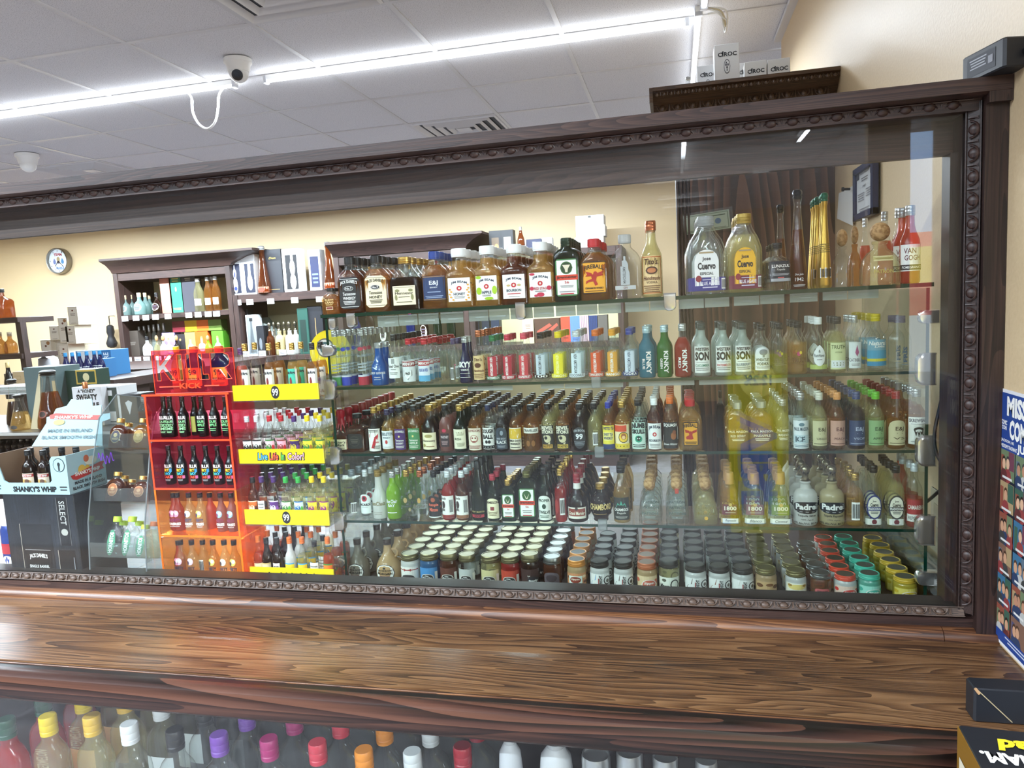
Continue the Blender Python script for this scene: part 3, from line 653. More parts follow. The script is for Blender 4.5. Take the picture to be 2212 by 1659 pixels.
T_ = [
 (697, 735, 622, 'flask', 'amber', '1B1A1A', [(.40, .46, .8, None, [T('ELIJAH', 0, .30, .6, .18, 'E5CE8E', bold=.02), T('CRAIG', 0, .11, .6, .18, 'E5CE8E', bold=.02), LN(0, -.08, .5, .12, 2, 'D8C07C'), R(0, -.38, .5, .28, 'C9B48E'), R(0, -.36, .42, .16, '7A2A22')], 'rect')], 2, 'small slim amber flask with gold lettering', {}),
 (732, 788, 555, 'flask', 'brown', '17171A', JD(K, WH, 'Tennessee', 'WHISKEY'), 4, 'brown whiskey flask with black label', {}),
 (788, 845, 552, 'flask', 'amber', '17171A', JD(CREAM, '2A2418', 'Tennessee', 'HONEY'), 4, 'amber flask with cream honey label', {}),
 (845, 911, 555, 'flask_slope', 'dark', GOLDC, [(.28, .36, .74, CREAM, [R(0, .42, .9, .02, '5A5240'), T('Hennessy', 0, .10, .80, .20, '2A2016', bold=.015), LN(0, -.08, .5, .08, 1, '5A5240'), C(-.36, -.1, .12, .3, '8C8A5E'), C(.36, -.1, .12, .3, '8C8A5E'), C(-.3, .26, .2, .14, '8C8A5E'), C(.3, .26, .2, .14, '8C8A5E'), LN(0, -.34, .7, .08, 1, '5A5240')], 'rect')], 5, 'dark cognac flask with gold cap', {'fill': .62}),
 (913, 969, 543, 'flask', 'amber', mat('24408C', .3), [(.36, .42, .86, '1F355F', [T('E&J', 0, .20, .40, .22, 'D9DCE2', bold=.02), T('BRANDY', 0, .03, .34, .06, 'D9DCE2'), LN(0, -.16, .6, .08, 1, '8FA0BE'), LN(0, -.36, .8, .12, 2, '8FA0BE'), R(0, .47, 1, .02, 'B08A4A'), R(0, -.47, 1, .02, 'B08A4A')], 'rect')], 4, 'brandy flask with blue cap and label', {}),
 (965, 1024, 537, 'decanter', 'gold', PLW, jb([T('HONEY', 0, -.18, .52, .12, '22304A', bold=.02), LN(0, -.32, .5, .10, 2, GRY)]+[C(x, z, .10, .07, 'E0A23A') for x, z in ((.40, .2), (.42, .06), (.36, -.02), (.43, -.12), (.38, -.24), (-.42, .02), (-.36, -.08), (-.43, -.18), (-.38, -.3), (.42, -.36), (-.28, -.42), (.30, -.44))]), 4, 'honey bourbon decanter with white cap', {'rz': 6, 'dy': -.006}),
 (1026, 1083, 531, 'decanter', 'gold', PLW, jb([C(-.36, -.12, .26, .3, '9CC41E'), C(.38, -.10, .24, .34, 'A8CE30'), C(.1, -.44, .44, .12, '9CC41E'), C(-.36, .44, .28, .12, '9CC41E'), T('APPLE', 0, -.18, .46, .12, '22304A', bold=.02), LN(0, -.31, .44, .08, 2, GRY)]), 5, 'apple bourbon decanter with green fruit label', {}),
 (1083, 1143, 528, 'decanter', 'brown', PLW, jb([C(-.24, .05, .18, .09, 'C9B078'), C(.24, .05, .18, .09, 'C9B078'), T('BOURBON', 0, -.16, .66, .11, '2A4A5A', bold=.02), LN(0, -.30, .6, .06, 1, RED), LN(0, -.42, .5, .04, 1, GRY)]), 5, 'plain bourbon decanter with white label', {}),
 (1140, 1199, 523, 'decanter', 'gold', PLW, jb([C(-.40, -.14, .2, .16, 'C2304C'), C(.40, -.14, .22, .18, 'C2304C'), C(0, -.40, .36, .18, 'C2304C'), C(-.2, -.44, .2, .1, 'C2304C'), C(-.36, .44, .26, .1, 'C2304C'), T('RED STAG', 0, -.15, .58, .11, 'B02238', bold=.02), LN(0, -.26, .5, .07, 1, GRY)]), 5, 'red cherry label bourbon decanter', {}),
 (1196, 1255, 514, 'flask_thin', 'green', mat('22382A', .3, .3), [(.38, .58, .82, '3E7A42', [R(0, 0, .88, .93, WH), C(0, .26, .56, .34, '3A6A34'), C(0, .26, .48, .29, '24401F'), PG([(-.18, .34), (-.06, .22), (0, .16), (.06, .22), (.18, .34), (.08, .27), (.05, .14), (-.05, .14), (-.08, .27)], 'E6DCC0'), R(0, .0, 1, .14, 'D8442A'), T('Jägermeister', 0, 0, .92, .09, '2A140C', bold=.03), T('56', 0, -.13, .2, .07, RED), LN(0, -.24, .6, .07, 2, GRY), LN(0, -.38, .7, .04, 1, GRY), R(0, -.44, .6, .025, RED)], 'round')], 6, 'dark green herbal liqueur flask with stag label', {}),
 (1252, 1317, 516, 'flask', 'amber', mat('C2262E', .35), [(.37, .52, .78, 'E8A52C', [T('FIREBALL', 0, .28, .86, .13, '2A1A10', arch=.07, bold=.03), C(0, .02, .24, .18, 'B02A1E'), C(.06, .12, .18, .14, 'B02A1E'), PG([(.1, .12), (.4, .2), (.34, .1), (.42, .06), (.12, .02)], 'B02A1E'), PG([(-.1, .14), (-.36, .2), (-.3, .1), (-.38, .04), (-.06, .04)], 'B02A1E'), PG([(-.1, -.04), (-.34, -.1), (-.36, -.2), (-.26, -.14), (-.04, -.12), (.04, -.26), (.16, -.22), (.08, -.1), (.1, -.02)], 'B02A1E'), T('CINNAMON WHISKY', 0, -.33, .8, .06, '2A1A10', bold=.03), LN(0, -.42, .8, .05, 1, '5A3A18'), R(0, .485, 1, .03, '2A1A10'), R(0, -.485, 1, .03, '2A1A10'), R(-.49, 0, .02, .9, '2A1A10'), R(.49, 0, .02, .9, '2A1A10')], 'round')], 6, 'cinnamon whisky flask with red cap', {'fill': .78}),
 (1317, 1385, 507, 'flask', 'clear', glass('E4E8E8', .5, .5, .06, .15, 'clear_cap'), [(.40, .52, .66, None, [PG([(-.06, .5), (-.06, .38), (-.14, .36), (-.14, .2), (-.22, .2), (-.22, -.36), (.22, -.36), (.22, .0), (.16, .1), (.16, .26), (.08, .36), (.04, .38), (.04, .5)], 'AEB4B4'), T('AMSTERDAM', -.04, -.06, .14, .5, '55595A', rot=-90), R(0, -.44, 1, .12, 'B4B8B6'), T('GIN', 0, -.44, .2, .07, '7A4A44')], 'rect')], 1, 'clear gin flask with etched tower', {}),
 (1384, 1431, 477, 'slim', 'pale', COPPER, [(.29, .50, 1.0, 'E2C48E', [R(0, .47, 1, .025, 'B8672E'), R(0, -.47, 1, .025, 'B8672E'), R(-.48, 0, .03, 1, 'B8672E'), R(.48, 0, .03, 1, 'B8672E'), T("Tito's.", 0, .35, .66, .16, '4A2A1A', shear=.2, bold=.02), C(0, .12, .56, .20, '4A2A1A'), C(0, .12, .40, .13, 'C27A4A'), T('Handmade', 0, -.08, .80, .11, '5A2418', shear=.25), T('VODKA', 0, -.19, .5, .06, '4A2A1A'), LN(0, -.36, .8, .2, 4, '7A5636')], 'rect')], 2, 'copper capped vodka bottle with kraft label', {'dy': .004}),
 (1481, 1569, 468, 'flask_slope', 'clear', glass('E0E4E4', .45, .5, .06, .12, 'clear_cap2'), None, 4, 'clear tequila flask with blue band', {}),
 (1569, 1646, 462, 'flask_slope', 'pale', mat('B79A4C', .35, .4), None, 5, 'gold tequila flask with maroon band', {'fill': .74}),
 (1654, 1704, 525, 'square', 'clear', '232327', [(.40, .42, .94, '1E2433', [T('LUNAZUL', 0, .26, .84, .15, WH, bold=.02), T('Tequila', 0, .07, .4, .12, 'D8D8D0', shear=.3), LN(0, -.16, .8, .12, 2, 'B4B8BE'), R(0, -.32, .3, .06, 'C05A5A'), R(0, -.43, .94, .14, 'A8ACB0')], 'rect')], 3, 'square clear tequila bottle with navy label', {'rz': 10, 'dy': -.012}),
 (1702, 1744, 409, 'taper', 'brown', mat('3A3D42', .15, .6), [(.10, .16, .9, None, [T('1942', 0, .0, .5, .22, 'D8DCDC'), T('Don Julio', 0, .3, .5, .16, 'C8CCCC', shear=.3), LN(0, -.38, .7, .16, 2, 'C8CCCC')], 'rect')], 1, 'tall brown tapering tequila bottle with dark knob', {'fill': .6}),
 (1765, 1797, 416, 'taper', 'goldfoil', mat('1F6A4C', .3, .3), [(.16, .12, 1.0, None, [BAR(0, 0, .8, .9)], 'rect'), (.42, .10, 1.0, None, [LN(0, 0, 1.0, 1, 5, '7A6A2C')], 'rect')], 5, 'tall gold foil tapering bottle with green knob', {}),
 (1858, 1943, 480, 'patron', 'pale', GL['cork'], [(.20, .22, .8, None, [T('PATRÓN', 0, .1, .62, .34, 'B9A85A', bold=.02)], 'rect'), (.42, .08, .5, 'D9CF9A', [LN(0, 0, .8, .4, 1, 'A69A5A')], 'rect')], 1, 'squat tequila bottle with round cork stopper', {}),
 (1943, 1988, 444, 'slim', 'rose', SILV, [(.33, .34, 1.3, WH, [T('VAN', -.1, .26, .46, .2, '6A2A3A'), T('GOGH', 0, .0, .6, .2, '6A2A3A'), R(0, -.36, 1, .2, '2A2024'), T('POMEGRANATE', 0, -.36, .8, .1, WH)], 'rect')], 2, 'rosy vodka bottle with silver cap', {}),
]
cu = lambda bgc, band, ed: [(.34, .46, .60, bgc, [T('Jose', 0, .24, .36, .13, '26282C', bold=.03), T('Cuervo', 0, .05, .74, .20, '26282C', bold=.04), T('ESPECIAL', 0, -.16, .55, .08, '26282C', bold=.02), R(0, -.26, .7, .012, ed), R(0, .42, .6, .04, 'A8926A')], 'arch'), (.13, .17, .92, band, [T('BLUE AGAVE', .08, .05, .52, .26, 'E4E2EA', bold=.02), LN(.08, -.25, .4, .2, 1, 'C8C4D8'), LN(.08, .33, .4, .14, 1, 'C8C4D8'), C(-.22, .42, .16, .5, '8C2A34'), BAR(.44, 0, .10, .8)], 'rect')]
for r in T_:
    xl, xr, yt, shp, gl, cap, lb, n, desc, kw = r
    if lb is None: lb = cu('E9EAE6', '34327E', 'B9B9B4') if 'blue' in desc else cu('E9B42C', '6E2238', 'C99A2A')
    kw = dict(kw); kw.setdefault('fill', .80 if shp == 'decanter' else .76); nm = 'flask_bottle' if shp.startswith(('flask', 'decanter')) else 'spirit_bottle'
    column(xl, xr, yt, shp, gl, cap, lb, n, desc, TOP, SH[0], 1.556, nm, 'bottle', 'bottle', grp='bottles on the case top', keep=9, **kw)
# a few that stand behind the front file
for (xl, xr, yt, shp, gl, cap, desc, dy, fill) in (
    (1670, 1702, 441, 'taper', 'brown', mat('3A3D42', .15, .6), 'slim brown tapering bottle behind the navy label bottle on the case top', .10, .6),
    (1795, 1842, 495, 'patron', 'clear', GL['cork'], 'clear cork stoppered bottle just left of the squat tequila bottle on the case top', .05, None),
    (1830, 1862, 488, 'patron', 'amber', GL['cork'], 'brown cork stoppered bottle behind the squat tequila bottle on the case top', .12, .7),
    (1896, 1926, 457, 'slim', 'rose', SILV, 'rosy vodka bottle peeping over the cork stopper on the case top', .11, .6),
    (1926, 1952, 450, 'slim', 'rose', SILV, 'rosy vodka bottle farther back beside the frame certificate on the case top', .19, .6),
    (1857, 1880, 472, 'slim', 'rose', SILV, 'silver capped bottle between the cork stoppers on the case top', .26, .6)):
    y = 1.58+dy; a = P(xl, yt+50, y); b = P(xr, yt+50, y); Wd = (b.x-a.x)/2; H = P((xl+xr)/2, yt, y).z-SH[0]
    make_bottle('spirit_bottle', 'bottle', desc, (P((xl+xr)/2, yt+60, y).x, y, SH[0]), 0, 'bottles on the case top', bottle_meshes(shp, H, Wd, gl, cap, None, fill))
# ---- upper shelf: vodkas
def L1(zc, h, wf, bgc, items, shp='rect'): return (zc, h, wf, bgc, items, shp)
def na(col, band, txt, fg=WH, st=WH): return [L1(.34, .42, .62, col, [T('NEW AMSTERDAM', -.05, 0, .30, .92, st, rot=-90, bold=.02)]), L1(.10, .085, 1.25, band, [T(txt, 0, 0, .74, .62, fg, bold=.02)], 'cut')]
def kinky(txt): return [L1(.30, .50, .95, None, [T('KINKY', .12, .0, .30, .86, WH, rot=-90, bold=.03), T(txt, -.20, -.05, .16, .40, WH, rot=-90, bold=.02)]+[C(x, z, .12, .05, 'FFFFFF22'[:6]) for x, z in ()])]
def ws(fl, fc): return [L1(.32, .50, 1.0, 'F0F1EA', [T('WESTERN', .0, .39, .86, .13, K, bold=.035), T('SON', .0, .13, .86, .33, K, bold=.05), LN(0, -.10, .7, .04, 1, GRY), T(fl, 0, -.22, .84, .10, fc, bold=.015), LN(0, -.36, .8, .14, 2, GRY)])]
def ciroc(col): return [L1(.66, .07, .62, None, [C(0, 0, .8, 1, col)], 'rect'), L1(.54, .05, 1.2, None, [T('CÎROC', 0, 0, .9, .9, '9AA4AC', bold=.01)]), L1(.34, .16, 1.2, None, [LN(0, 0, .8, 1, 3, 'A8B0B4')]), L1(.11, .18, 1.5, col, [R(0, .42, 1, .16, 'C8CCD4')])]
BLK = mat('1C1C1E', .35); YEL = mat('F0D020', .35); ORG = mat('E0702C', .35); MANGO = mat('E9A02C', .35)
U = 'the upper shelf'
S2_ = [
 (717, 737, 714, 'tall', 'clear', SILV, ciroc('4C9A5A'), 5, 'tall clear vodka bottle with green dot', {}),
 (737, 758, 712, 'tall', 'clear', SILV, ciroc('3040A8'), 7, 'tall clear vodka bottle with blue dot', {}),
 (773, 796, 711, 'tall', 'clear', SILV, ciroc('A8263A'), 8, 'tall clear vodka bottle with red dot', {}),
 (803, 838, 740, 'lady', 'blue', SILV, [L1(.32, .40, 1.0, None, [T('GREY GOOSE', 0, -.06, 1.0, .12, WH, bold=.015), PG([(0, .14), (.22, .40), (.05, .28), (-.02, .42), (-.06, .26), (-.30, .30), (-.08, .16)], 'D8E4F4'), T('VODKA', 0, -.30, .4, .07, WH), LN(0, -.44, .4, .04, 1, WH)])], 2, 'bright blue vodka bottle with silver cap', {}),
 (840, 868, 722, 'mini', 'clear', BLK, [L1(.34, .40, .98, 'ECEDE8', [T('Ketel One', 0, .10, .86, .15, K, bold=.02), R(0, .34, .24, .24, '9A9C9A'), T('VODKA', 0, -.06, .4, .06, K), LN(0, -.26, .6, .14, 2, GRY)])], 6, 'black capped vodka bottle with white label', {}),
 (870, 901, 731, 'mini', 'clear', REDC, [L1(.30, .46, 1.05, 'D8DAD8', [R(0, .34, 1, .24, '8A2028'), T('SMIRNOFF', 0, .34, .90, .15, WH, bold=.03), PG([(-.28, .06), (.28, .06), (.28, -.2), (0, -.42), (-.28, -.2)], '8C8C8A'), PG([(-.22, .02), (.22, .02), (.22, -.18), (0, -.36), (-.22, -.18)], 'F0F0EC'), T('No21', 0, -.10, .30, .12, K, bold=.03)])], 6, 'red capped vodka bottle with dark red banner', {}),
 (903, 936, 731, 'mini', 'clear', REDC, [L1(.30, .46, .8, 'D4DCE4', [R(0, .36, 1, .22, 'B02830'), T('SMIRNOFF', 0, .36, .94, .14, WH, bold=.03), T('BLUE & RED', 0, .04, .7, .14, '4A62A8', bold=.02), R(0, -.36, 1, .28, '5CA4C8')]), L1(.28, .40, .34, None, [])], 6, 'red capped vodka bottle with blue footed label', {}),
 (938, 966, 731, 'mini', 'clear', REDC, None, 4, 'red capped clear bottle without front label', {'dy': .10}),
 (970, 993, 731, 'slim', 'clear', mat('4A3A5E', .35), [L1(.26, .34, .5, None, [BAR(-.2, -.1, .6, .8)]), L1(.38, .12, .6, None, [T('7', .3, 0, .3, .9, 'B0506A')])], 3, 'purple capped clear bottle with barcode', {}),
 (992, 1021, 727, 'lady', 'cobalt', SILV, [L1(.34, .30, 1.1, None, [T('SKYY', 0, .22, .95, .42, WH, bold=.05), T('VODKA', 0, -.16, .55, .14, WH, bold=.02), LN(0, -.42, .7, .06, 1, WH)]), L1(.13, .04, .9, None, [LN(0, 0, .9, .6, 1, WH)])], 2, 'cobalt blue vodka bottle with white lettering', {}),
 (1022, 1050, 713, 'slim', 'clear', COPPER, [L1(.29, .46, 1.0, 'DDBE88', [R(.47, 0, .05, 1, 'C87A3A'), T("Tito's.", 0, .34, .66, .14, '5A3018', shear=.2, bold=.02), C(-.05, .10, .5, .20, '5A3018'), T('Handmade', 0, -.12, .8, .10, '6A2418', shear=.25), LN(0, -.34, .8, .22, 3, '8A6240')])], 7, 'copper capped vodka bottle with tan label', {}),
 (1050, 1082, 724, 'mini', 'clear', GREENC, na('B8283C', '2E6A48', 'WATERMELON'), 3, 'green capped bottle with red watermelon label', {}),
 (1083, 1114, 722, 'mini', 'clear', mat('C43048', .35), na('B4203A', 'B4203A', 'RED BERRY'), 3, 'red capped bottle with red berry label', {}),
 (1117, 1149, 719, 'mini', 'clear', mat('DC5060', .35), na('CC3E48', 'C04050', 'GRAPEFRUIT'), 3, 'pink capped bottle with grapefruit label', {}),
 (1153, 1186, 718, 'mini', 'clear', BLK, na('C8D4DC', '2A2428', '100', WH, '3C4044'), 4, 'black capped clear bottle with dark band', {}),
 (1190, 1225, 716, 'mini', 'clear', YEL, na('EEDC1E', 'E4D21C', 'LEMON', 'F8F4C0', 'FBF6B0'), 4, 'yellow capped bottle with lemon label', {}),
 (1228, 1264, 714, 'mini', 'clear', SLV2, na('D8E6EC', 'DDE6EA', 'COCONUT', '50606A', '3C4A54'), 5, 'white capped bottle with coconut band', {}),
 (1270, 1305, 712, 'mini', 'clear', ORG, na('D8501E', 'C85A40', 'TANGERINE'), 4, 'orange capped bottle with tangerine label', {}),
 (1306, 1341, 711, 'mini', 'clear', MANGO, na('E2A032', 'E0A848', 'MANGO'), 4, 'amber capped bottle with mango label', {}),
 (1343, 1378, 709, 'mini', 'clear', BLUEC, na('D0DAE6', '28407C', 'VODKA', WH, '3A5068'), 4, 'blue capped clear bottle with blue band', {}),
 (1379, 1416, 705, 'mini', 'teal', mat('BFD8DE', .32, .4), kinky('BLUE'), 4, 'teal blue bottle with sideways lettering', {}),
 (1418, 1452, 703, 'mini', 'grass', mat('BFD8DE', .32, .4), kinky('GREEN'), 2, 'green bottle with sideways lettering', {}),
 (1456, 1493, 700, 'mini', 'red', SILV, kinky('RED'), 2, 'red bottle with sideways lettering', {}),
 (1497, 1535, 698, 'mini', 'frost', mat('3E4644', .4), ws('CUCUMBER', '4A8A72'), 5, 'frosted bottle with bold black cucumber label', {}),
 (1543, 1581, 698, 'mini', 'frost', mat('3E4644', .4), ws('WATERMELON', 'C85A62'), 5, 'frosted bottle with bold black watermelon label', {}),
 (1585, 1624, 697, 'mini', 'frost', mat('3E4644', .4), ws('BLUEBERRY', '50688A'), 5, 'frosted bottle with bold black blueberry label', {}),
 (1627, 1664, 700, 'mini', 'clear', BLK, [L1(.32, .46, 1.0, 'E9ECEC', [C(.05, .28, .50, .26, '8A8E92'), R(.05, .12, .12, .12, '8A8E92'), T('WHEATLEY', 0, -.04, .86, .13, '4A5058', bold=.02), T('VODKA', 0, -.22, .72, .13, '4A5058', bold=.03), LN(0, -.38, .8, .1, 2, GRY)], 'arch')], 4, 'clear bottle with grey tree label', {}),
 (1667, 1701, 697, 'mini', 'clear', BLK, [L1(.28, .34, 1.0, None, [T('TRULY', 0, -.05, .84, .26, '5A4A52', bold=.02), C(-.02, .30, .22, .24, '7A3A72'), C(.08, .36, .14, .18, 'C8B83A'), R(0, -.28, .8, .03, '8A7A80')])], 4, 'clear bottle with little purple leaf', {}),
 (1704, 1743, 693, 'mini', 'gold', BLK, [L1(.28, .34, 1.0, None, [T('TRULY', 0, -.05, .84, .26, '5A3A22', bold=.02), C(-.02, .30, .22, .24, 'B8386A'), C(.08, .36, .14, .18, 'E8C83A'), R(0, -.28, .8, .03, '6A4A2A')])], 4, 'golden bottle with little pink leaf', {'fill': .58}),
 (1748, 1786, 685, 'mini', 'clear', PLW, [L1(.32, .38, .74, 'F2F4F2', [T('&', 0, .20, .16, .14, '4A5456'), T('RumHaven', 0, .0, .80, .16, '5A6A6C', bold=.015), LN(0, -.2, .4, .06, 1, GRY)], 'drop'), L1(.11, .08, 1.3, 'B4C46A', [])], 4, 'white capped clear bottle with round white label', {}),
 (1789, 1827, 684, 'mini', 'pale', BLK, [L1(.30, .48, 1.0, 'D6DCA6', [T('TRUTH', .0, .34, .84, .15, '4A5A2A', bold=.015), T('VODKA', 0, .14, .4, .06, '6A7A4A'), R(0, -.30, .86, .28, 'E4E8E8'), LN(0, -.30, .6, .16, 2, '6A7A4A')])], 3, 'pale green bottle with black cap', {}),
 (1829, 1861, 681, 'mini', 'clear', SILV, [L1(.30, .46, .95, 'DDE2E2', [PG([(.1, .4), (.24, .1), (.1, -.05), (-.04, .1)], 'A8487E'), T('CATBELL', -.05, -.18, .84, .12, '5A5A6A'), LN(0, -.36, .6, .1, 2, GRY)])], 3, 'silver capped bottle with magenta petal', {}),
 (1868, 1914, 678, 'mini', 'clear', mat('D8BE2C', .35), [L1(.33, .46, 1.05, '7EA8B8', [T('Natural', 0, .36, .84, .16, WH, shear=.2, bold=.03), T('Light', .1, .22, .5, .11, WH, shear=.2, bold=.03), R(0, -.06, 1, .3, '4C9CBC'), R(0, -.28, 1, .10, 'D4C83C'), R(0, -.42, 1, .16, '3C8CB4')])], 5, 'yellow capped bottle with blue beach label', {}),
 (1918, 1969, 682, 'mini', 'clear', glass('B8AFC0', .6, .4, .05, .15, 'mauve_cap'), [L1(.30, .40, .9, None, [T('FRÏS', .1, 0, .24, .7, '3E5A72', rot=90, bold=.04), LN(.1, -.46, .3, .06, 1, '6A8294')])], 2, 'wide clear bottle with upright blue lettering', {}),
]
for r in S2_:
    xl, xr, yt, shp, gl, cap, lb, n, desc, kw = r
    column(xl, xr, yt, shp, gl, cap, lb, n, desc, U, SH[1], 1.562, grp='miniatures on the upper shelf', keep=3, **kw)
# ---- middle shelf: whiskeys and brandies
M3 = 'the middle shelf'
def jdl(col, t2): return [L1(.29, .46, 1.0, col, [T("JACK DANIEL'S", 0, .33, .84, .14, 'EDEAE0', arch=.04, bold=.02), C(0, .14, .14, .10, 'D8C87A'), T('Tennessee', 0, -.05, .66, .10, 'EDEAE0', shear=.2), T(t2, 0, -.19, .6, .09, 'EDEAE0', bold=.02), LN(0, -.36, .7, .14, 2, 'D8D4C8')])]
def ej(bgc, txt, fg, shp='rect'): return [L1(.29, .44, 1.05, bgc, [T('E&J', .10, .14, .44, .20, fg, bold=.02), LN(.10, -.02, .3, .05, 1, fg), T(txt, .08, -.22, .62, .09, fg, bold=.01), LN(0, -.42, .8, .06, 1, fg)], shp)]
def pm(txt, fg): return [L1(.30, .30, 1.0, None, [T('PAUL MASSON', 0, .30, .92, .16, fg, bold=.015), T(txt, 0, 0, .70, .16, fg, bold=.01), LN(0, -.26, .6, .2, 2, fg)])]
WAX = mat('B01E30', .3)
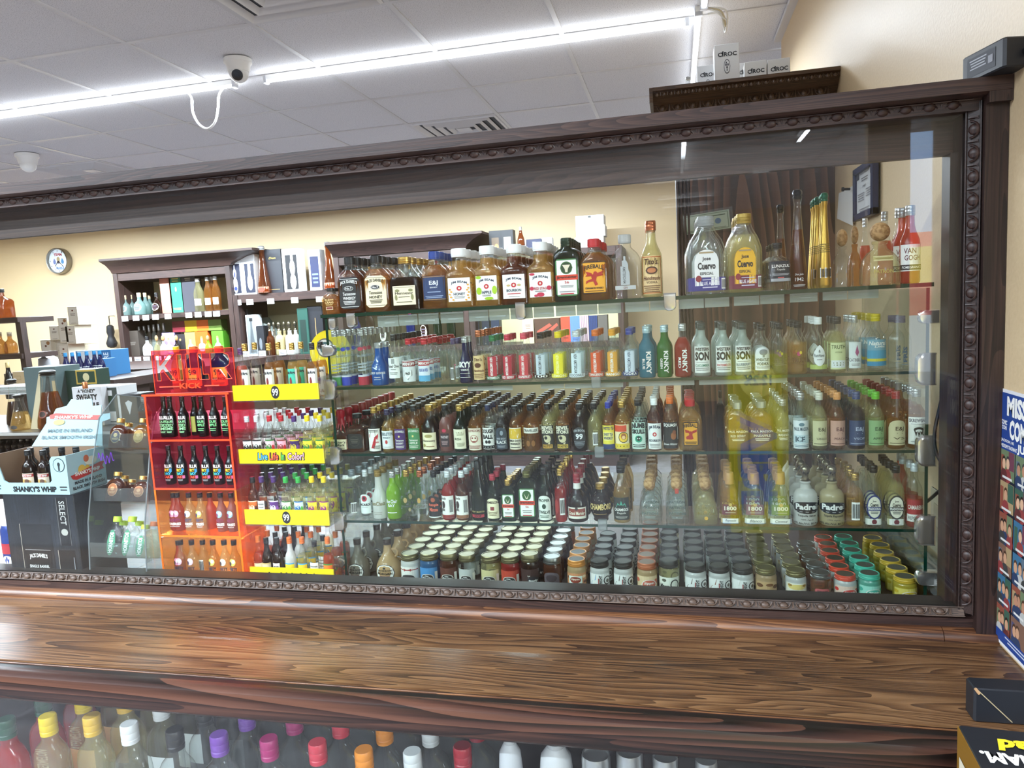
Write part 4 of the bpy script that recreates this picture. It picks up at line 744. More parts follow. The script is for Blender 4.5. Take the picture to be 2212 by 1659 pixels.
S3_ = [
 (721, 757, 884, 'waxed', 'brown', WAX, [L1(.20, .24, 1.0, CREAM, [T("Maker's", 0, .22, .74, .26, '2A2018', shear=.15, bold=.02), T('Mark', .08, -.06, .50, .26, '2A2018', shear=.15, bold=.02), LN(0, -.36, .7, .12, 2, '5A4A3A')])], 9, 'square amber bottle sealed in dripping red wax', {}),
 (754, 795, 893, 'square', 'brown', BLK, [L1(.30, .40, .80, '24211E', [C(0, 0, .7, .7, '3A342E'), C(0, 0, .6, .6, '24211E'), LN(0, 0, .5, .3, 3, '6A6258')], 'cut')], 4, 'square amber bottle with dark round label', {'dy': .004}),
 (797, 825, 879, 'slim', 'dark', GOLDC, [L1(.28, .50, 1.1, 'F0ECE2', [LN(0, .40, .7, .12, 2, K), PG([(-.30, .26), (.34, .26), (.34, .14), (.06, -.36), (-.16, -.36), (.10, .12), (-.30, .12)], 'C02430'), T('CROWN', .16, -.10, .4, .08, 'C02430', bold=.02), LN(.2, -.32, .5, .16, 3, '5A5650')])], 8, 'dark bottle with big red seven', {}),
 (826, 852, 884, 'mini', 'gold', mat('37304E', .35), [L1(.30, .42, 1.1, 'E2E6E4', [T('PENDLETON', 0, .32, .96, .18, '3A4E60', bold=.02), T('WHISKY', 0, .12, .6, .10, '3A4E60'), C(0, -.12, .18, .22, 'B83A3A'), LN(0, -.40, .6, .06, 1, GRY)])], 8, 'golden whisky bottle with navy cap', {}),
 (853, 880, 878, 'mini', 'amber', BLK, jdl('4A2A6A', 'BLACKBERRY'), 8, 'amber bottle with purple label', {}),
 (882, 911, 875, 'mini', 'amber', BLK, jdl('4E8A5A', 'APPLE'), 8, 'amber bottle with green label', {}),
 (913, 947, 874, 'slim', 'dark', GOLDC, [L1(.24, .36, 1.0, CREAM, [T('Hennessy', 0, .0, .84, .20, '3A2A1A', bold=.015), C(0, .30, .5, .2, 'A89A62'), C(-.3, -.26, .24, .2, 'A89A62'), LN(.1, -.32, .5, .1, 1, '8A5A3A')])], 8, 'cognac bottle with cream vine label', {}),
 (949, 979, 874, 'mini', 'pink', BLK, [L1(.28, .46, .9, None, [C(0, .40, .34, .16, 'C03A52'), R(0, -.04, .7, .62, '3A2A30'), T('WHITNEY', 0, .10, .62, .12, 'D8C8C8', bold=.02), LN(0, -.16, .5, .2, 3, 'B89A9A')])], 8, 'dusky pink bottle with dark label', {}),
 (980, 1010, 874, 'slim', 'green', GOLDC, [L1(.28, .42, 1.0, 'E4DFC4', [LN(.1, .28, .6, .2, 3, '7A7A5A'), T('IRISH', -.1, .0, .5, .12, '3A4A32', bold=.02), LN(.1, -.28, .6, .2, 3, '7A7A5A')])], 8, 'dark green bottle with cream label', {}),
 (1012, 1042, 876, 'mini', 'amber', BLK, [L1(.28, .48, 1.05, 'E6DCC6', [T('ROPADOPE', 0, .36, .86, .12, '8A3A34', arch=.04, bold=.02), C(0, .02, .56, .36, 'B07A6A'), C(0, .04, .42, .26, 'E6DCC6'), C(-.1, .06, .10, .08, '8A3A34'), C(.1, .06, .10, .08, '8A3A34'), R(0, -.10, .2, .06, '8A3A34'), LN(0, -.36, .8, .16, 3, '8A3A34')])], 8, 'amber bottle with red skull label', {}),
 (1043, 1069, 874, 'mini', 'clear', mat('22284A', .35), [L1(.29, .46, 1.15, 'E8E6E0', [T('DOUGH', 0, .34, .86, .20, K, bold=.05), T('BALL', 0, .08, .76, .20, K, bold=.05), C(-.1, -.16, .2, .16, K), C(.1, -.16, .2, .16, K), R(0, -.40, 1, .14, K), LN(0, -.40, .8, .06, 1, WH)])], 8, 'navy capped bottle with black and white label', {}),
 (1071, 1098, 876, 'mini', 'dark', BLK, [L1(.30, .48, 1.05, '3C4450', [C(0, .22, .4, .36, '2A3038'), C(.06, .24, .24, .22, '8A949E'), T('BLACK', 0, -.18, .80, .15, 'E0E2E0', bold=.03), T('BIRD DOG', 0, -.02, .7, .08, 'B8BEC4', bold=.02), LN(0, -.38, .6, .1, 2, 'A8AEB4')], 'arch')], 8, 'dark bottle with slate arched label', {}),
 (1100, 1128, 876, 'mini', 'amber', BLK, [L1(.29, .48, 1.1, 'E4DCC4', [R(0, .22, 1, .46, 'D8B23A'), PG([(-.2, .36), (.05, .42), (.28, .2), (.2, .02), (-.05, .1), (-.24, .2)], 'EDE8DC'), T('BIRD DOG', 0, -.10, .84, .10, K, bold=.03), T('WHISKEY', 0, -.24, .76, .10, K, bold=.03), LN(0, -.40, .7, .08, 1, K)])], 8, 'amber bottle with yellow bird label', {}),
 (1131, 1166, 874, 'mini', 'amber', BLK, [L1(.46, .12, 1.1, 'E8E6DA', [T('TRAVELLER', 0, 0, .84, .5, K, bold=.02)]), L1(.18, .22, .8, None, [C(-.2, 0, .3, .6, '8A5A2A'), C(.2, 0, .3, .6, '8A5A2A')])], 8, 'amber bottle with narrow white strip label', {}),
] + [
 (a, b, 871, 'mini', 'amber' if q else 'pale', BLK, [L1(.30, .50, 1.0, '2A2824', [T('REVEL', 0, .40, .88, .15, 'F0ECD4', bold=.04), T('STOKE', 0, .23, .88, .15, 'F0ECD4', bold=.04), C(0, -.06, .5, .32, 'CFC6A0'), C(-.1, -.02, .22, .14, '2A2824'), PG([(-.3, .02), (.1, -.3), (.2, -.24), (-.2, .1)], 'CFC6A0'), R(0, -.38, .7, .16, ['C89A3A', 'D8B64A'][q]), T(['NUTTY', 'ROASTED'][q], 0, -.38, .6, .10, K, bold=.03)])], 8, ['straw bottle with black label and cream claw', 'amber bottle with black label and cream skull'][q], {}) for q, (a, b) in enumerate(((1169, 1199), (1200, 1233)))
] + [
 (1237, 1268, 872, 'mini', 'dark', BLK, [L1(.29, .46, 1.0, '2C2E32', [T('EZRA BROOKS', 0, .30, .86, .11, 'C8CCD0', arch=.05, bold=.01), T('99', 0, .06, .50, .26, 'E6E8EA', bold=.03), LN(0, -.26, .8, .2, 3, '8A9098')], 'oval')], 8, 'dark bottle with silver ninety nine', {}),
 (1269, 1299, 870, 'mini', 'pale', BLK, [L1(.26, .30, .5, None, [BAR(.2, 0, .7, .9)])], 8, 'plain straw bottle showing its barcode', {}),
 (1301, 1328, 868, 'mini', 'amber', mat('2B3A9A', .35), [L1(.28, .50, 1.1, 'EEDC4A', [T('TWISTED TEA', 0, .38, .9, .13, '23306A', bold=.03), R(0, .05, .8, .34, 'F4EA8A'), T('SWEET TEA', 0, .13, .7, .12, '23306A', bold=.03), T('WHISKEY', 0, -.02, .7, .12, '23306A', bold=.03), R(0, -.38, 1, .22, '2A3A6A')])], 8, 'blue capped bottle with yellow tea label', {}),
 (1327, 1361, 866, 'mini', 'gold', GOLDC, [L1(.29, .50, 1.05, 'F2E2B4', [R(-.1, .34, .8, .26, 'D8502E'), C(.1, -.02, .62, .44, '2A1A12'), C(.1, -.02, .54, .38, 'F0C83A'), C(.1, .02, .32, .26, 'A8642A'), C(.1, -.02, .2, .14, 'F0C890'), R(0, -.38, 1, .2, 'E4C83A'), LN(0, -.38, .6, .08, 1, K)])], 8, 'gold capped bottle with yellow and red round label', {}),
 (1363, 1396, 862, 'slim', 'clear', BLK, [L1(.30, .52, 1.05, 'CDE9DA', [T('NUMB', 0, .36, .86, .19, K, arch=.03, bold=.05), T('SKULL', 0, .16, .86, .17, K, bold=.05), C(0, -.12, .46, .26, '2F9A78'), C(0, -.10, .28, .17, '16201C'), C(-.06, -.1, .07, .05, 'CDE9DA'), C(.06, -.1, .07, .05, 'CDE9DA'), LN(0, -.38, .8, .14, 2, K)])], 8, 'black capped bottle with mint green skull label', {}),
 (1398, 1430, 860, 'mini', 'brown', PLW, [L1(.28, .50, 1.05, 'F0F0EC', [T('JIM BEAM', 0, .30, .80, .15, '22304A', arch=.06, bold=.03), C(0, .08, .26, .16, RED), C(0, .08, .12, .08, 'F0D8C8'), T('BOURBON', 0, -.16, .76, .10, '2A3A4A', bold=.02), LN(0, -.36, .7, .16, 3, GRY)])], 8, 'white capped bourbon bottle with white label', {}),
 (1431, 1465, 857, 'mini', 'amber', ORG, [L1(.29, .50, 1.1, '23221F', [T('SQUASH', .0, .38, .86, .14, WH, bold=.03), PG([(-.5, .0), (.5, .32), (.5, -.16), (-.5, -.22)], 'F0EEE6'), C(.18, -.02, .34, .28, '9A5A2A'), C(.22, .12, .22, .16, '8A4A22'), T('Brown Whiskey', 0, -.34, .84, .10, WH, shear=.25)])], 8, 'orange capped bottle with black and white bird label', {}),
 (1466, 1517, 862, 'flask', 'gold', mat('C2262E', .35), [L1(.33, .46, .62, 'E8A52C', [T('FIREBALL', 0, .32, .92, .15, '2A1A10', arch=.06, bold=.04), C(0, .02, .26, .2, 'B02A1E'), PG([(.1, .12), (.44, .2), (.4, .08), (.12, .02)], 'B02A1E'), PG([(-.1, .14), (-.4, .2), (-.36, .06), (-.06, .04)], 'B02A1E'), PG([(-.1, -.04), (-.34, -.12), (-.3, -.22), (.04, -.24), (.18, -.2), (.1, -.02)], 'B02A1E'), LN(0, -.38, .8, .14, 2, '2A1A10'), R(0, .485, 1, .04, '2A1A10'), R(0, -.485, 1, .04, '2A1A10'), R(-.48, 0, .04, 1, '2A1A10'), R(.48, 0, .04, 1, '2A1A10')])], 7, 'wide golden flask with red cap', {'fill': .8}),
 (1548, 1566, 846, 'flask', 'dark', BLK, None, 3, 'dark unlabelled flask set back in the gap', {'dy': .14}),
 (1570, 1617, 868, 'flask', 'gold', SILV, pm('RED BERRY', 'F2E8C8'), 6, 'golden brandy flask with pale berry lettering', {'fill': .74}),
 (1619, 1671, 866, 'flask', 'gold', SILV, pm('PINEAPPLE', 'F2E8C8'), 6, 'golden brandy flask with pale pineapple lettering', {'fill': .74}),
 (1675, 1706, 862, 'mini', 'pale', SILV, pm('MANGO', 'EDE8D8'), 7, 'pale brandy bottle with mango lettering', {}),
 (1711, 1747, 848, 'slim', 'clear', SILV, [L1(.27, .50, 1.15, 'E6EDEE', [T('PAUL MASSON', 0, .20, .84, .13, '2A4A5A', bold=.02), C(0, .36, .3, .12, '6A8A96'), R(0, -.16, .9, .30, 'C8DCE2'), T('ICE', -.08, -.16, .5, .2, '24404E', bold=.04), LN(0, -.40, .8, .1, 2, '5A7A86')])], 7, 'clear bottle with icy white label', {}),
 (1752, 1787, 848, 'mini', 'pale', mat('DDDCCB', .35), ej('CDC79A', 'VANILLA', '5A5638'), 7, 'straw bottle with cream vanilla label', {}),
 (1790, 1826, 847, 'mini', 'amber', mat('E09A5A', .35), ej('C99A86', 'PEACH', '6A3A34'), 7, 'peach capped bottle with pink label', {}),
 (1830, 1869, 846, 'mini', 'dark', mat('2E4676', .35), ej('263A60', 'VSOP', 'A8B4CC'), 7, 'blue capped bottle with navy label', {}),
 (1872, 1910, 846, 'mini', 'pale', mat('6FBF3A', .35), ej('8CB07A', 'APPLE', '3A5A3A'), 7, 'green capped bottle with soft green label', {}),
 (1914, 1955, 845, 'mini', 'amber', mat('9E2A2A', .35), ej('CFC49A', 'VS', '4A3A22', 'arch'), 7, 'red capped bottle with arched cream label', {}),
 (1958, 2000, 840, 'mini', 'amber', SILV, [L1(.31, .46, 1.15, 'EDEBE2', [T('SKREWBALL', 0, .38, .90, .13, K, bold=.04), LN(0, .25, .7, .05, 1, GRY), C(0, .04, .46, .2, '2A2420'), C(0, .0, .3, .12, 'EDEBE2'), PG([(-.2, -.0), (-.12, -.2), (-.06, -.02), (.0, -.26), (.06, -.02), (.12, -.2), (.2, 0)], '2A2420'), LN(-.1, -.40, .5, .05, 1, GRY)])], 7, 'silver capped bottle with white dripping label', {}),
]
for r in S3_:
    xl, xr, yt, shp, gl, cap, lb, n, desc, kw = r
    column(xl, xr, yt, shp, gl, cap, lb, n, desc, M3, SH[2], 1.562, grp='miniatures on the middle shelf', keep=3, **kw)
# ---- lower shelf: liqueurs and tequilas
LO = 'the lower shelf'
jag = [L1(.38, .56, .80, '3E7A42', [R(0, 0, .86, .93, WH), C(0, .26, .60, .34, '2E5A2C'), PG([(-.18, .34), (-.06, .22), (0, .16), (.06, .22), (.18, .34), (.05, .14), (-.05, .14)], 'E6DCC0'), R(0, .0, 1, .15, 'D8442A'), T('Jägermeister', 0, 0, .92, .10, '2A140C', bold=.03), T('56', 0, -.14, .2, .07, RED), LN(0, -.30, .6, .12, 2, GRY), R(0, -.44, .6, .03, RED)], 'round')]
soda = lambda c: [L1(.28, .46, 1.1, 'EAE8E0', [C(-.26, .1, .30, .34, '3A2A2A'), T('Soda', -.24, .40, .4, .12, '3A2A2A', shear=.2), T('JERK', -.28, -.14, .34, .14, '3A2A2A', bold=.03), BAR(.28, .05, .26, .7), R(0, -.42, 1, .14, c)])]
pad = lambda t2, ml: [L1(.31, .20, 1.5, '1C1E24', [T('Padre', -.04, .08, .60, .50, 'F0F0EC', bold=.04), T('AZUL', .30, .1, .10, .5, 'D8D8D4', rot=90, bold=.02), LN(0, -.34, .7, .14, 1, 'A8A8A8')], 'oval'), L1(.11, .18, 1.4, None, [T('Tequila '+t2, 0, .34, .6, .26, '3A3A38', shear=.1, bold=.02), T('100% Agave', 0, -.02, .36, .16, '5A5A56'), T('40% Alc./Vol. 80 Proof', 0, -.36, .90, .20, '3A3A38')])]
e18 = lambda c, t2: [L1(.30, .20, .86, c, [T('1800', 0, .12, .72, .40, 'EDE6D0', bold=.03), C(0, .46, .2, .3, 'C9A86A'), LN(0, -.28, .6, .14, 1, 'C8BBAA')]), L1(.08, .10, .98, 'E8EBEA', [T(t2, 0, .06, .56, .56, '4A5A72', shear=.4), R(0, -.42, 1, .12, '7A92B4')])]
jct = lambda c: [L1(.33, .40, .92, c, [C(0, 0, .86, .86, 'E9E4D0'), T('Jose', 0, .24, .24, .10, '2A2A2E', bold=.03), T('Cuervo', 0, .10, .52, .15, '2A2A2E', bold=.04), R(0, -.06, .96, .16, c), T('TRADICIONAL', 0, -.06, .86, .10, WH, bold=.03), LN(0, -.22, .5, .12, 2, '5A5A5A')], 'oval'), L1(.09, .10, 1.3, 'E4E4DA', [C(0, 0, .24, .8, '6E222C'), LN(0, -.36, .8, .14, 1, GRY)])]
S4_ = [
 (748, 778, 1015, 'mini', 'clear', mat('8E98A0', .3, .5), [L1(.30, .44, .9, None, [R(-.30, .1, .34, .9, '3A3E40'), BAR(.26, -.14, .42, .5)])], 6, 'clear bottle with dark side label', {}),
 (780, 804, 1015, 'mini', 'clear', SLV2, [L1(.32, .40, 1.1, 'E2EAE6', [C(0, .28, .44, .30, 'B02838'), C(0, .30, .2, .16, '2A1A1A'), T('BACARDÍ', 0, -.02, .94, .16, K, bold=.04), LN(0, -.16, .5, .05, 1, GRY)], 'arch'), L1(.09, .06, .9, None, [LN(0, 0, .8, .8, 1, K)])], 6, 'clear rum bottle with bat roundel', {}),
 (805, 835, 1015, 'lady', 'white', mat('9A7C42', .35, .3), [L1(.33, .12, 1.2, None, [T('RumChata', 0, 0, .95, .7, '8A7A4A', shear=.15, bold=.015)]), L1(.13, .08, .9, None, [LN(0, 0, .7, .9, 2, 'A8A49A')])], 4, 'opaque white bottle with gold cap', {}),
 (836, 865, 1018, 'mini', 'lime', SILV, [L1(.34, .22, 1.0, None, [T('Blue Chair', 0, .24, .86, .36, WH, shear=.2, bold=.02), T('BAY', 0, -.16, .5, .26, WH, bold=.02)]), L1(.15, .05, .9, None, [LN(0, 0, .8, .8, 1, WH)])], 5, 'lime green bottle with white lettering', {}),
 (867, 894, 1015, 'mini', 'clear', GOLDC, [L1(.33, .30, 1.0, None, [C(0, .26, .3, .36, 'B0955A'), T('GOLDSCHLÄGER', 0, -.14, .94, .18, '5A5A56', bold=.01), C(.3, -.4, .2, .24, 'A89A6A')])], 6, 'gold capped clear bottle with gold coin', {}),
 (896, 924, 1016, 'mini', 'clear', COPPER, [L1(.33, .30, 1.0, None, [C(0, .26, .26, .36, 'C09A52'), T('GOLD BAR', 0, -.16, .9, .20, '6A6252', bold=.02)])], 6, 'copper capped clear bottle', {}),
 (926, 953, 1017, 'mini', 'clear', BLK, [L1(.28, .46, 1.15, '211E1E', [T('Rumple', 0, .08, .7, .16, 'D86A52', bold=.04), T('Minze', 0, -.12, .6, .16, 'D86A52', bold=.04), C(0, .32, .3, .2, 'A85A42'), R(0, -.46, 1, .05, 'E6E6E0')], 'arch')], 6, 'black capped bottle with black arched label', {}),
 (955, 983, 1017, 'mini', 'red', SLV2, soda('8A2A22'), 6, 'red liqueur bottle with white cap', {}),
 (985, 1014, 1017, 'mini', 'brown', SLV2, soda('8A5A3A'), 6, 'brown liqueur bottle with white cap', {}),
 (1018, 1050, 995, 'wine', 'green', mat('16181A', .35), [L1(.12, .14, 1.1, None, [T('RÉMY MARTIN', 0, .30, .84, .24, 'B8A468', bold=.01), R(0, -.24, .8, .36, 'B02838'), T('VSOP', 0, -.24, .44, .26, K, bold=.03)])], 4, 'tall dark wine shaped bottle', {}),
 (1052, 1080, 1024, 'mini', 'green', mat('A83040', .35), [L1(.28, .44, 1.1, 'EBE3BE', [T('JAMESON', 0, .28, .92, .17, '3A2A1A', bold=.04), R(0, .0, .26, .18, '8A3030'), LN(0, -.26, .7, .22, 3, '7A6A4A')], 'arch')], 4, 'dark green whiskey bottle with arched cream label', {}),
 (1083, 1115, 1036, 'flask_thin', 'green', GOLDC, jag, 7, 'smaller dark flask with stag label', {'wfix': None}),
 (1119, 1161, 1016, 'flask_thin', 'green', mat('6E6A3E', .3, .5), jag, 7, 'bigger dark flask with stag label', {}),
 (1162, 1192, 1010, 'slim', 'green', BLK, [L1(.27, .46, 1.1, 'E4EAE0', [T('PROPER', 0, .30, .76, .13, '24402E', bold=.03), C(0, .06, .26, .2, '24402E'), T('TWELVE', .0, -.18, .76, .13, '24402E', bold=.03), LN(0, -.36, .6, .12, 2, '4A6A52')], 'arch')], 7, 'black capped dark bottle with green edged label', {}),
 (1198, 1224, 1012, 'mini', 'red', GOLDC, [L1(.30, .40, 1.0, None, [C(-.3, 0, .4, .7, 'A02A22'), BAR(.2, 0, .4, .8)])], 7, 'dark red bottle with gold cap and barcode', {'fill': .64}),
 (1225, 1270, 1022, 'squat', 'dark', mat('8E2A34', .3), [L1(.20, .24, 1.0, 'E6E2D4', [R(0, .06, .88, .66, '8A3A2A'), T('Grand Marnier', 0, .0, .80, .32, 'EDE6D0', shear=.15, bold=.02), C(0, .40, .14, .3, '3A2A22')]), L1(.74, .12, .7, 'E4E2DC', [])], 6, 'squat round orange liqueur bottle with red cap', {}),
 (1274, 1321, 1043, 'globe', 'dark', GOLDC, [L1(.42, .22, 1.25, None, [T('CHAMBORD', .04, 0, .92, .72, 'D8BE7A', bold=.03)]), L1(.22, .05, .8, None, [LN(0, 0, .8, .8, 1, 'B89A62')])], 4, 'globe shaped dark liqueur bottle', {}),
 (1324, 1361, 1005, 'slim', 'gold', BLK, [L1(.26, .40, 1.05, '2A2E2A', [PG([(-.3, .06), (-.2, .26), (-.08, .16), (0, .36), (.08, .16), (.2, .26), (.3, .06)], '4AA488'), T('CASAMIGOS', 0, -.04, .84, .13, 'E6E6DE', bold=.03), T('Tequila', 0, -.20, .5, .10, 'D8D8CE', shear=.3), LN(0, -.38, .7, .1, 2, 'B8B8AE')])], 5, 'golden tequila bottle with dark agave label', {'fill': .58}),
 (1379, 1429, 1031, 'patron', 'clear', GL['cork'], [L1(.22, .26, .8, None, [T('PATRÓN', 0, .1, .88, .28, '5A6A66', bold=.03), T('TEQUILA', 0, .42, .4, .14, '7A8884'), LN(0, -.26, .6, .2, 2, '8A9894')])], 7, 'clear tequila bottle with brown cork ball', {}),
 (1437, 1488, 1031, 'patron', 'clear', GL['cork'], [L1(.22, .26, .8, None, [T('PATRÓN', 0, .1, .88, .28, '4A5A56', bold=.03), T('TEQUILA', 0, .42, .4, .14, '7A8884'), LN(0, -.26, .6, .2, 2, '8A9894')]), L1(.79, .26, .16, 'C04A3A', [])], 7, 'clear tequila bottle with red ribbon on cork', {}),
 (1498, 1550, 1030, 'patron', 'pale', GL['cork'], [L1(.22, .26, .8, None, [T('PATRÓN', 0, .1, .88, .28, '7A6A32', bold=.03), T('TEQUILA', 0, .42, .4, .14, '8A7A42'), C(0, -.3, .2, .3, 'D8A83A')])], 7, 'pale gold tequila bottle with light cork ball', {}),
 (1555, 1598, 1020, 'trap', 'gold', mat('B98A58', .5), e18('6A2E36', 'Reposado'), 5, 'trapezoid tequila bottle with amber spirit', {}),
 (1606, 1654, 1020, 'trap', 'clear', mat('B98A58', .5), e18('8A5A56', 'Blanco'), 5, 'trapezoid clear tequila bottle with rose label', {}),
 (1661, 1710, 1020, 'trap', 'clear', mat('B98A58', .5), e18('7A8A42', 'Coconut'), 5, 'trapezoid clear tequila bottle with green label', {}),
 (1713, 1766, 1004, 'skulled', 'white', GL['skull'], pad('Silver', 0), 5, 'white bottle with pewter skull stopper', {}),
 (1769, 1824, 1004, 'skulled', 'cream', GL['skull'], pad('Reposado', 1), 4, 'cream bottle with pewter skull stopper', {}),
 (1827, 1866, 1022, 'mini', 'gold', GOLDC, [L1(.28, .38, .5, None, [BAR(-.1, .06, .9, .9)]), L1(.28, .36, .5, None, [])], 5, 'gold capped tequila bottle turned to its barcode', {}),
 (1868, 1905, 1005, 'arch', 'clear', BLK, jct('2A3470'), 6, 'clear tequila bottle with blue oval label', {}),
 (1915, 1954, 1005, 'arch', 'pale', BLK, jct('2A2C30'), 6, 'pale tequila bottle with black oval label', {}),
 (1956, 1993, 1000, 'mini', 'rose', SLV2, [L1(.27, .34, 1.15, 'A83238', [T('CAMARENA', 0, .16, .88, .2, 'EDE6DC', bold=.02), R(0, -.34, 1, .34, 'E6E4DC'), T('REPOSADO', 0, -.34, .8, .16, '5A5A5A')])], 4, 'rosy tequila bottle with red label', {'fill': .46}),
]
for r in S4_:
    xl, xr, yt, shp, gl, cap, lb, n, desc, kw = r
    column(xl, xr, yt, shp, gl, cap, lb, n, desc, LO, SH[3], 1.562, grp='miniatures on the lower shelf', keep=3, **kw)
# ---- case floor: cream liqueur jugs and moonshine jars
FL = 'the case floor'
GLID = mat('857C5C', .36, .8); GLID2 = mat('857B52', .38, .7); SLID = mat('868684', .34, .85); DLID = mat('3A3836', .4, .3); DTOP = mat('57534E', .45)
smoky = lambda c: [L1(.34, .44, 1.15, c, [C(.0, -.22, .62, .56, 'D8D4CA'), C(.0, -.22, .54, .48, '2A2A2A'), T('Ole', -.02, -.10, .18, .10, WH, shear=.2, bold=.02), T('Smoky', .0, -.26, .46, .18, WH, shear=.2, bold=.04), R(.42, -.1, .14, .6, 'E4E0D4')])]
mm = lambda c: [L1(.33, .52, 1.35, 'E9E8E2', [PG([(-.5, .5), (-.1, .5), (-.14, .1), (-.3, -.05), (-.36, -.4), (-.5, -.3)], c), C(.34, .06, .34, .56, '2E2C2A'), C(.34, .06, .26, .44, 'E9E8E2'), T('MIDNIGHT', .06, .0, .12, .84, '2E2C2A', rot=90, bold=.03), C(.34, .04, .14, .24, '6A625A'), R(-.02, -.02, .03, .5, 'A03A3A'), T('Moon', .30, -.36, .3, .16, '2E2C2A', shear=.2, bold=.03)])]
sc = lambda c, c2: [L1(.33, .50, 1.2, c2, [C(-.42, .2, .2, .3, c), C(.42, .1, .2, .34, c), C(.1, -.10, .66, .74, 'EDE6DC'), C(.1, -.10, .58, .66, c), T('Sippin', .10, .0, .42, .20, 'F4EEE4', shear=.15, bold=.03), T('Cream', .10, -.20, .36, .18, 'F4EEE4', shear=.15, bold=.03)])]
jm = [L1(.24, .40, .86, '2A2C38', [C(0, 0, .92, .94, 'F0EDE4'), T('JACKSON', 0, .14, .74, .14, K, bold=.03), T('MORGAN', 0, -.02, .74, .14, K, bold=.03), C(0, .30, .12, .12, K), LN(0, -.20, .5, .12, 2, '8A4A4A')], 'oval')]
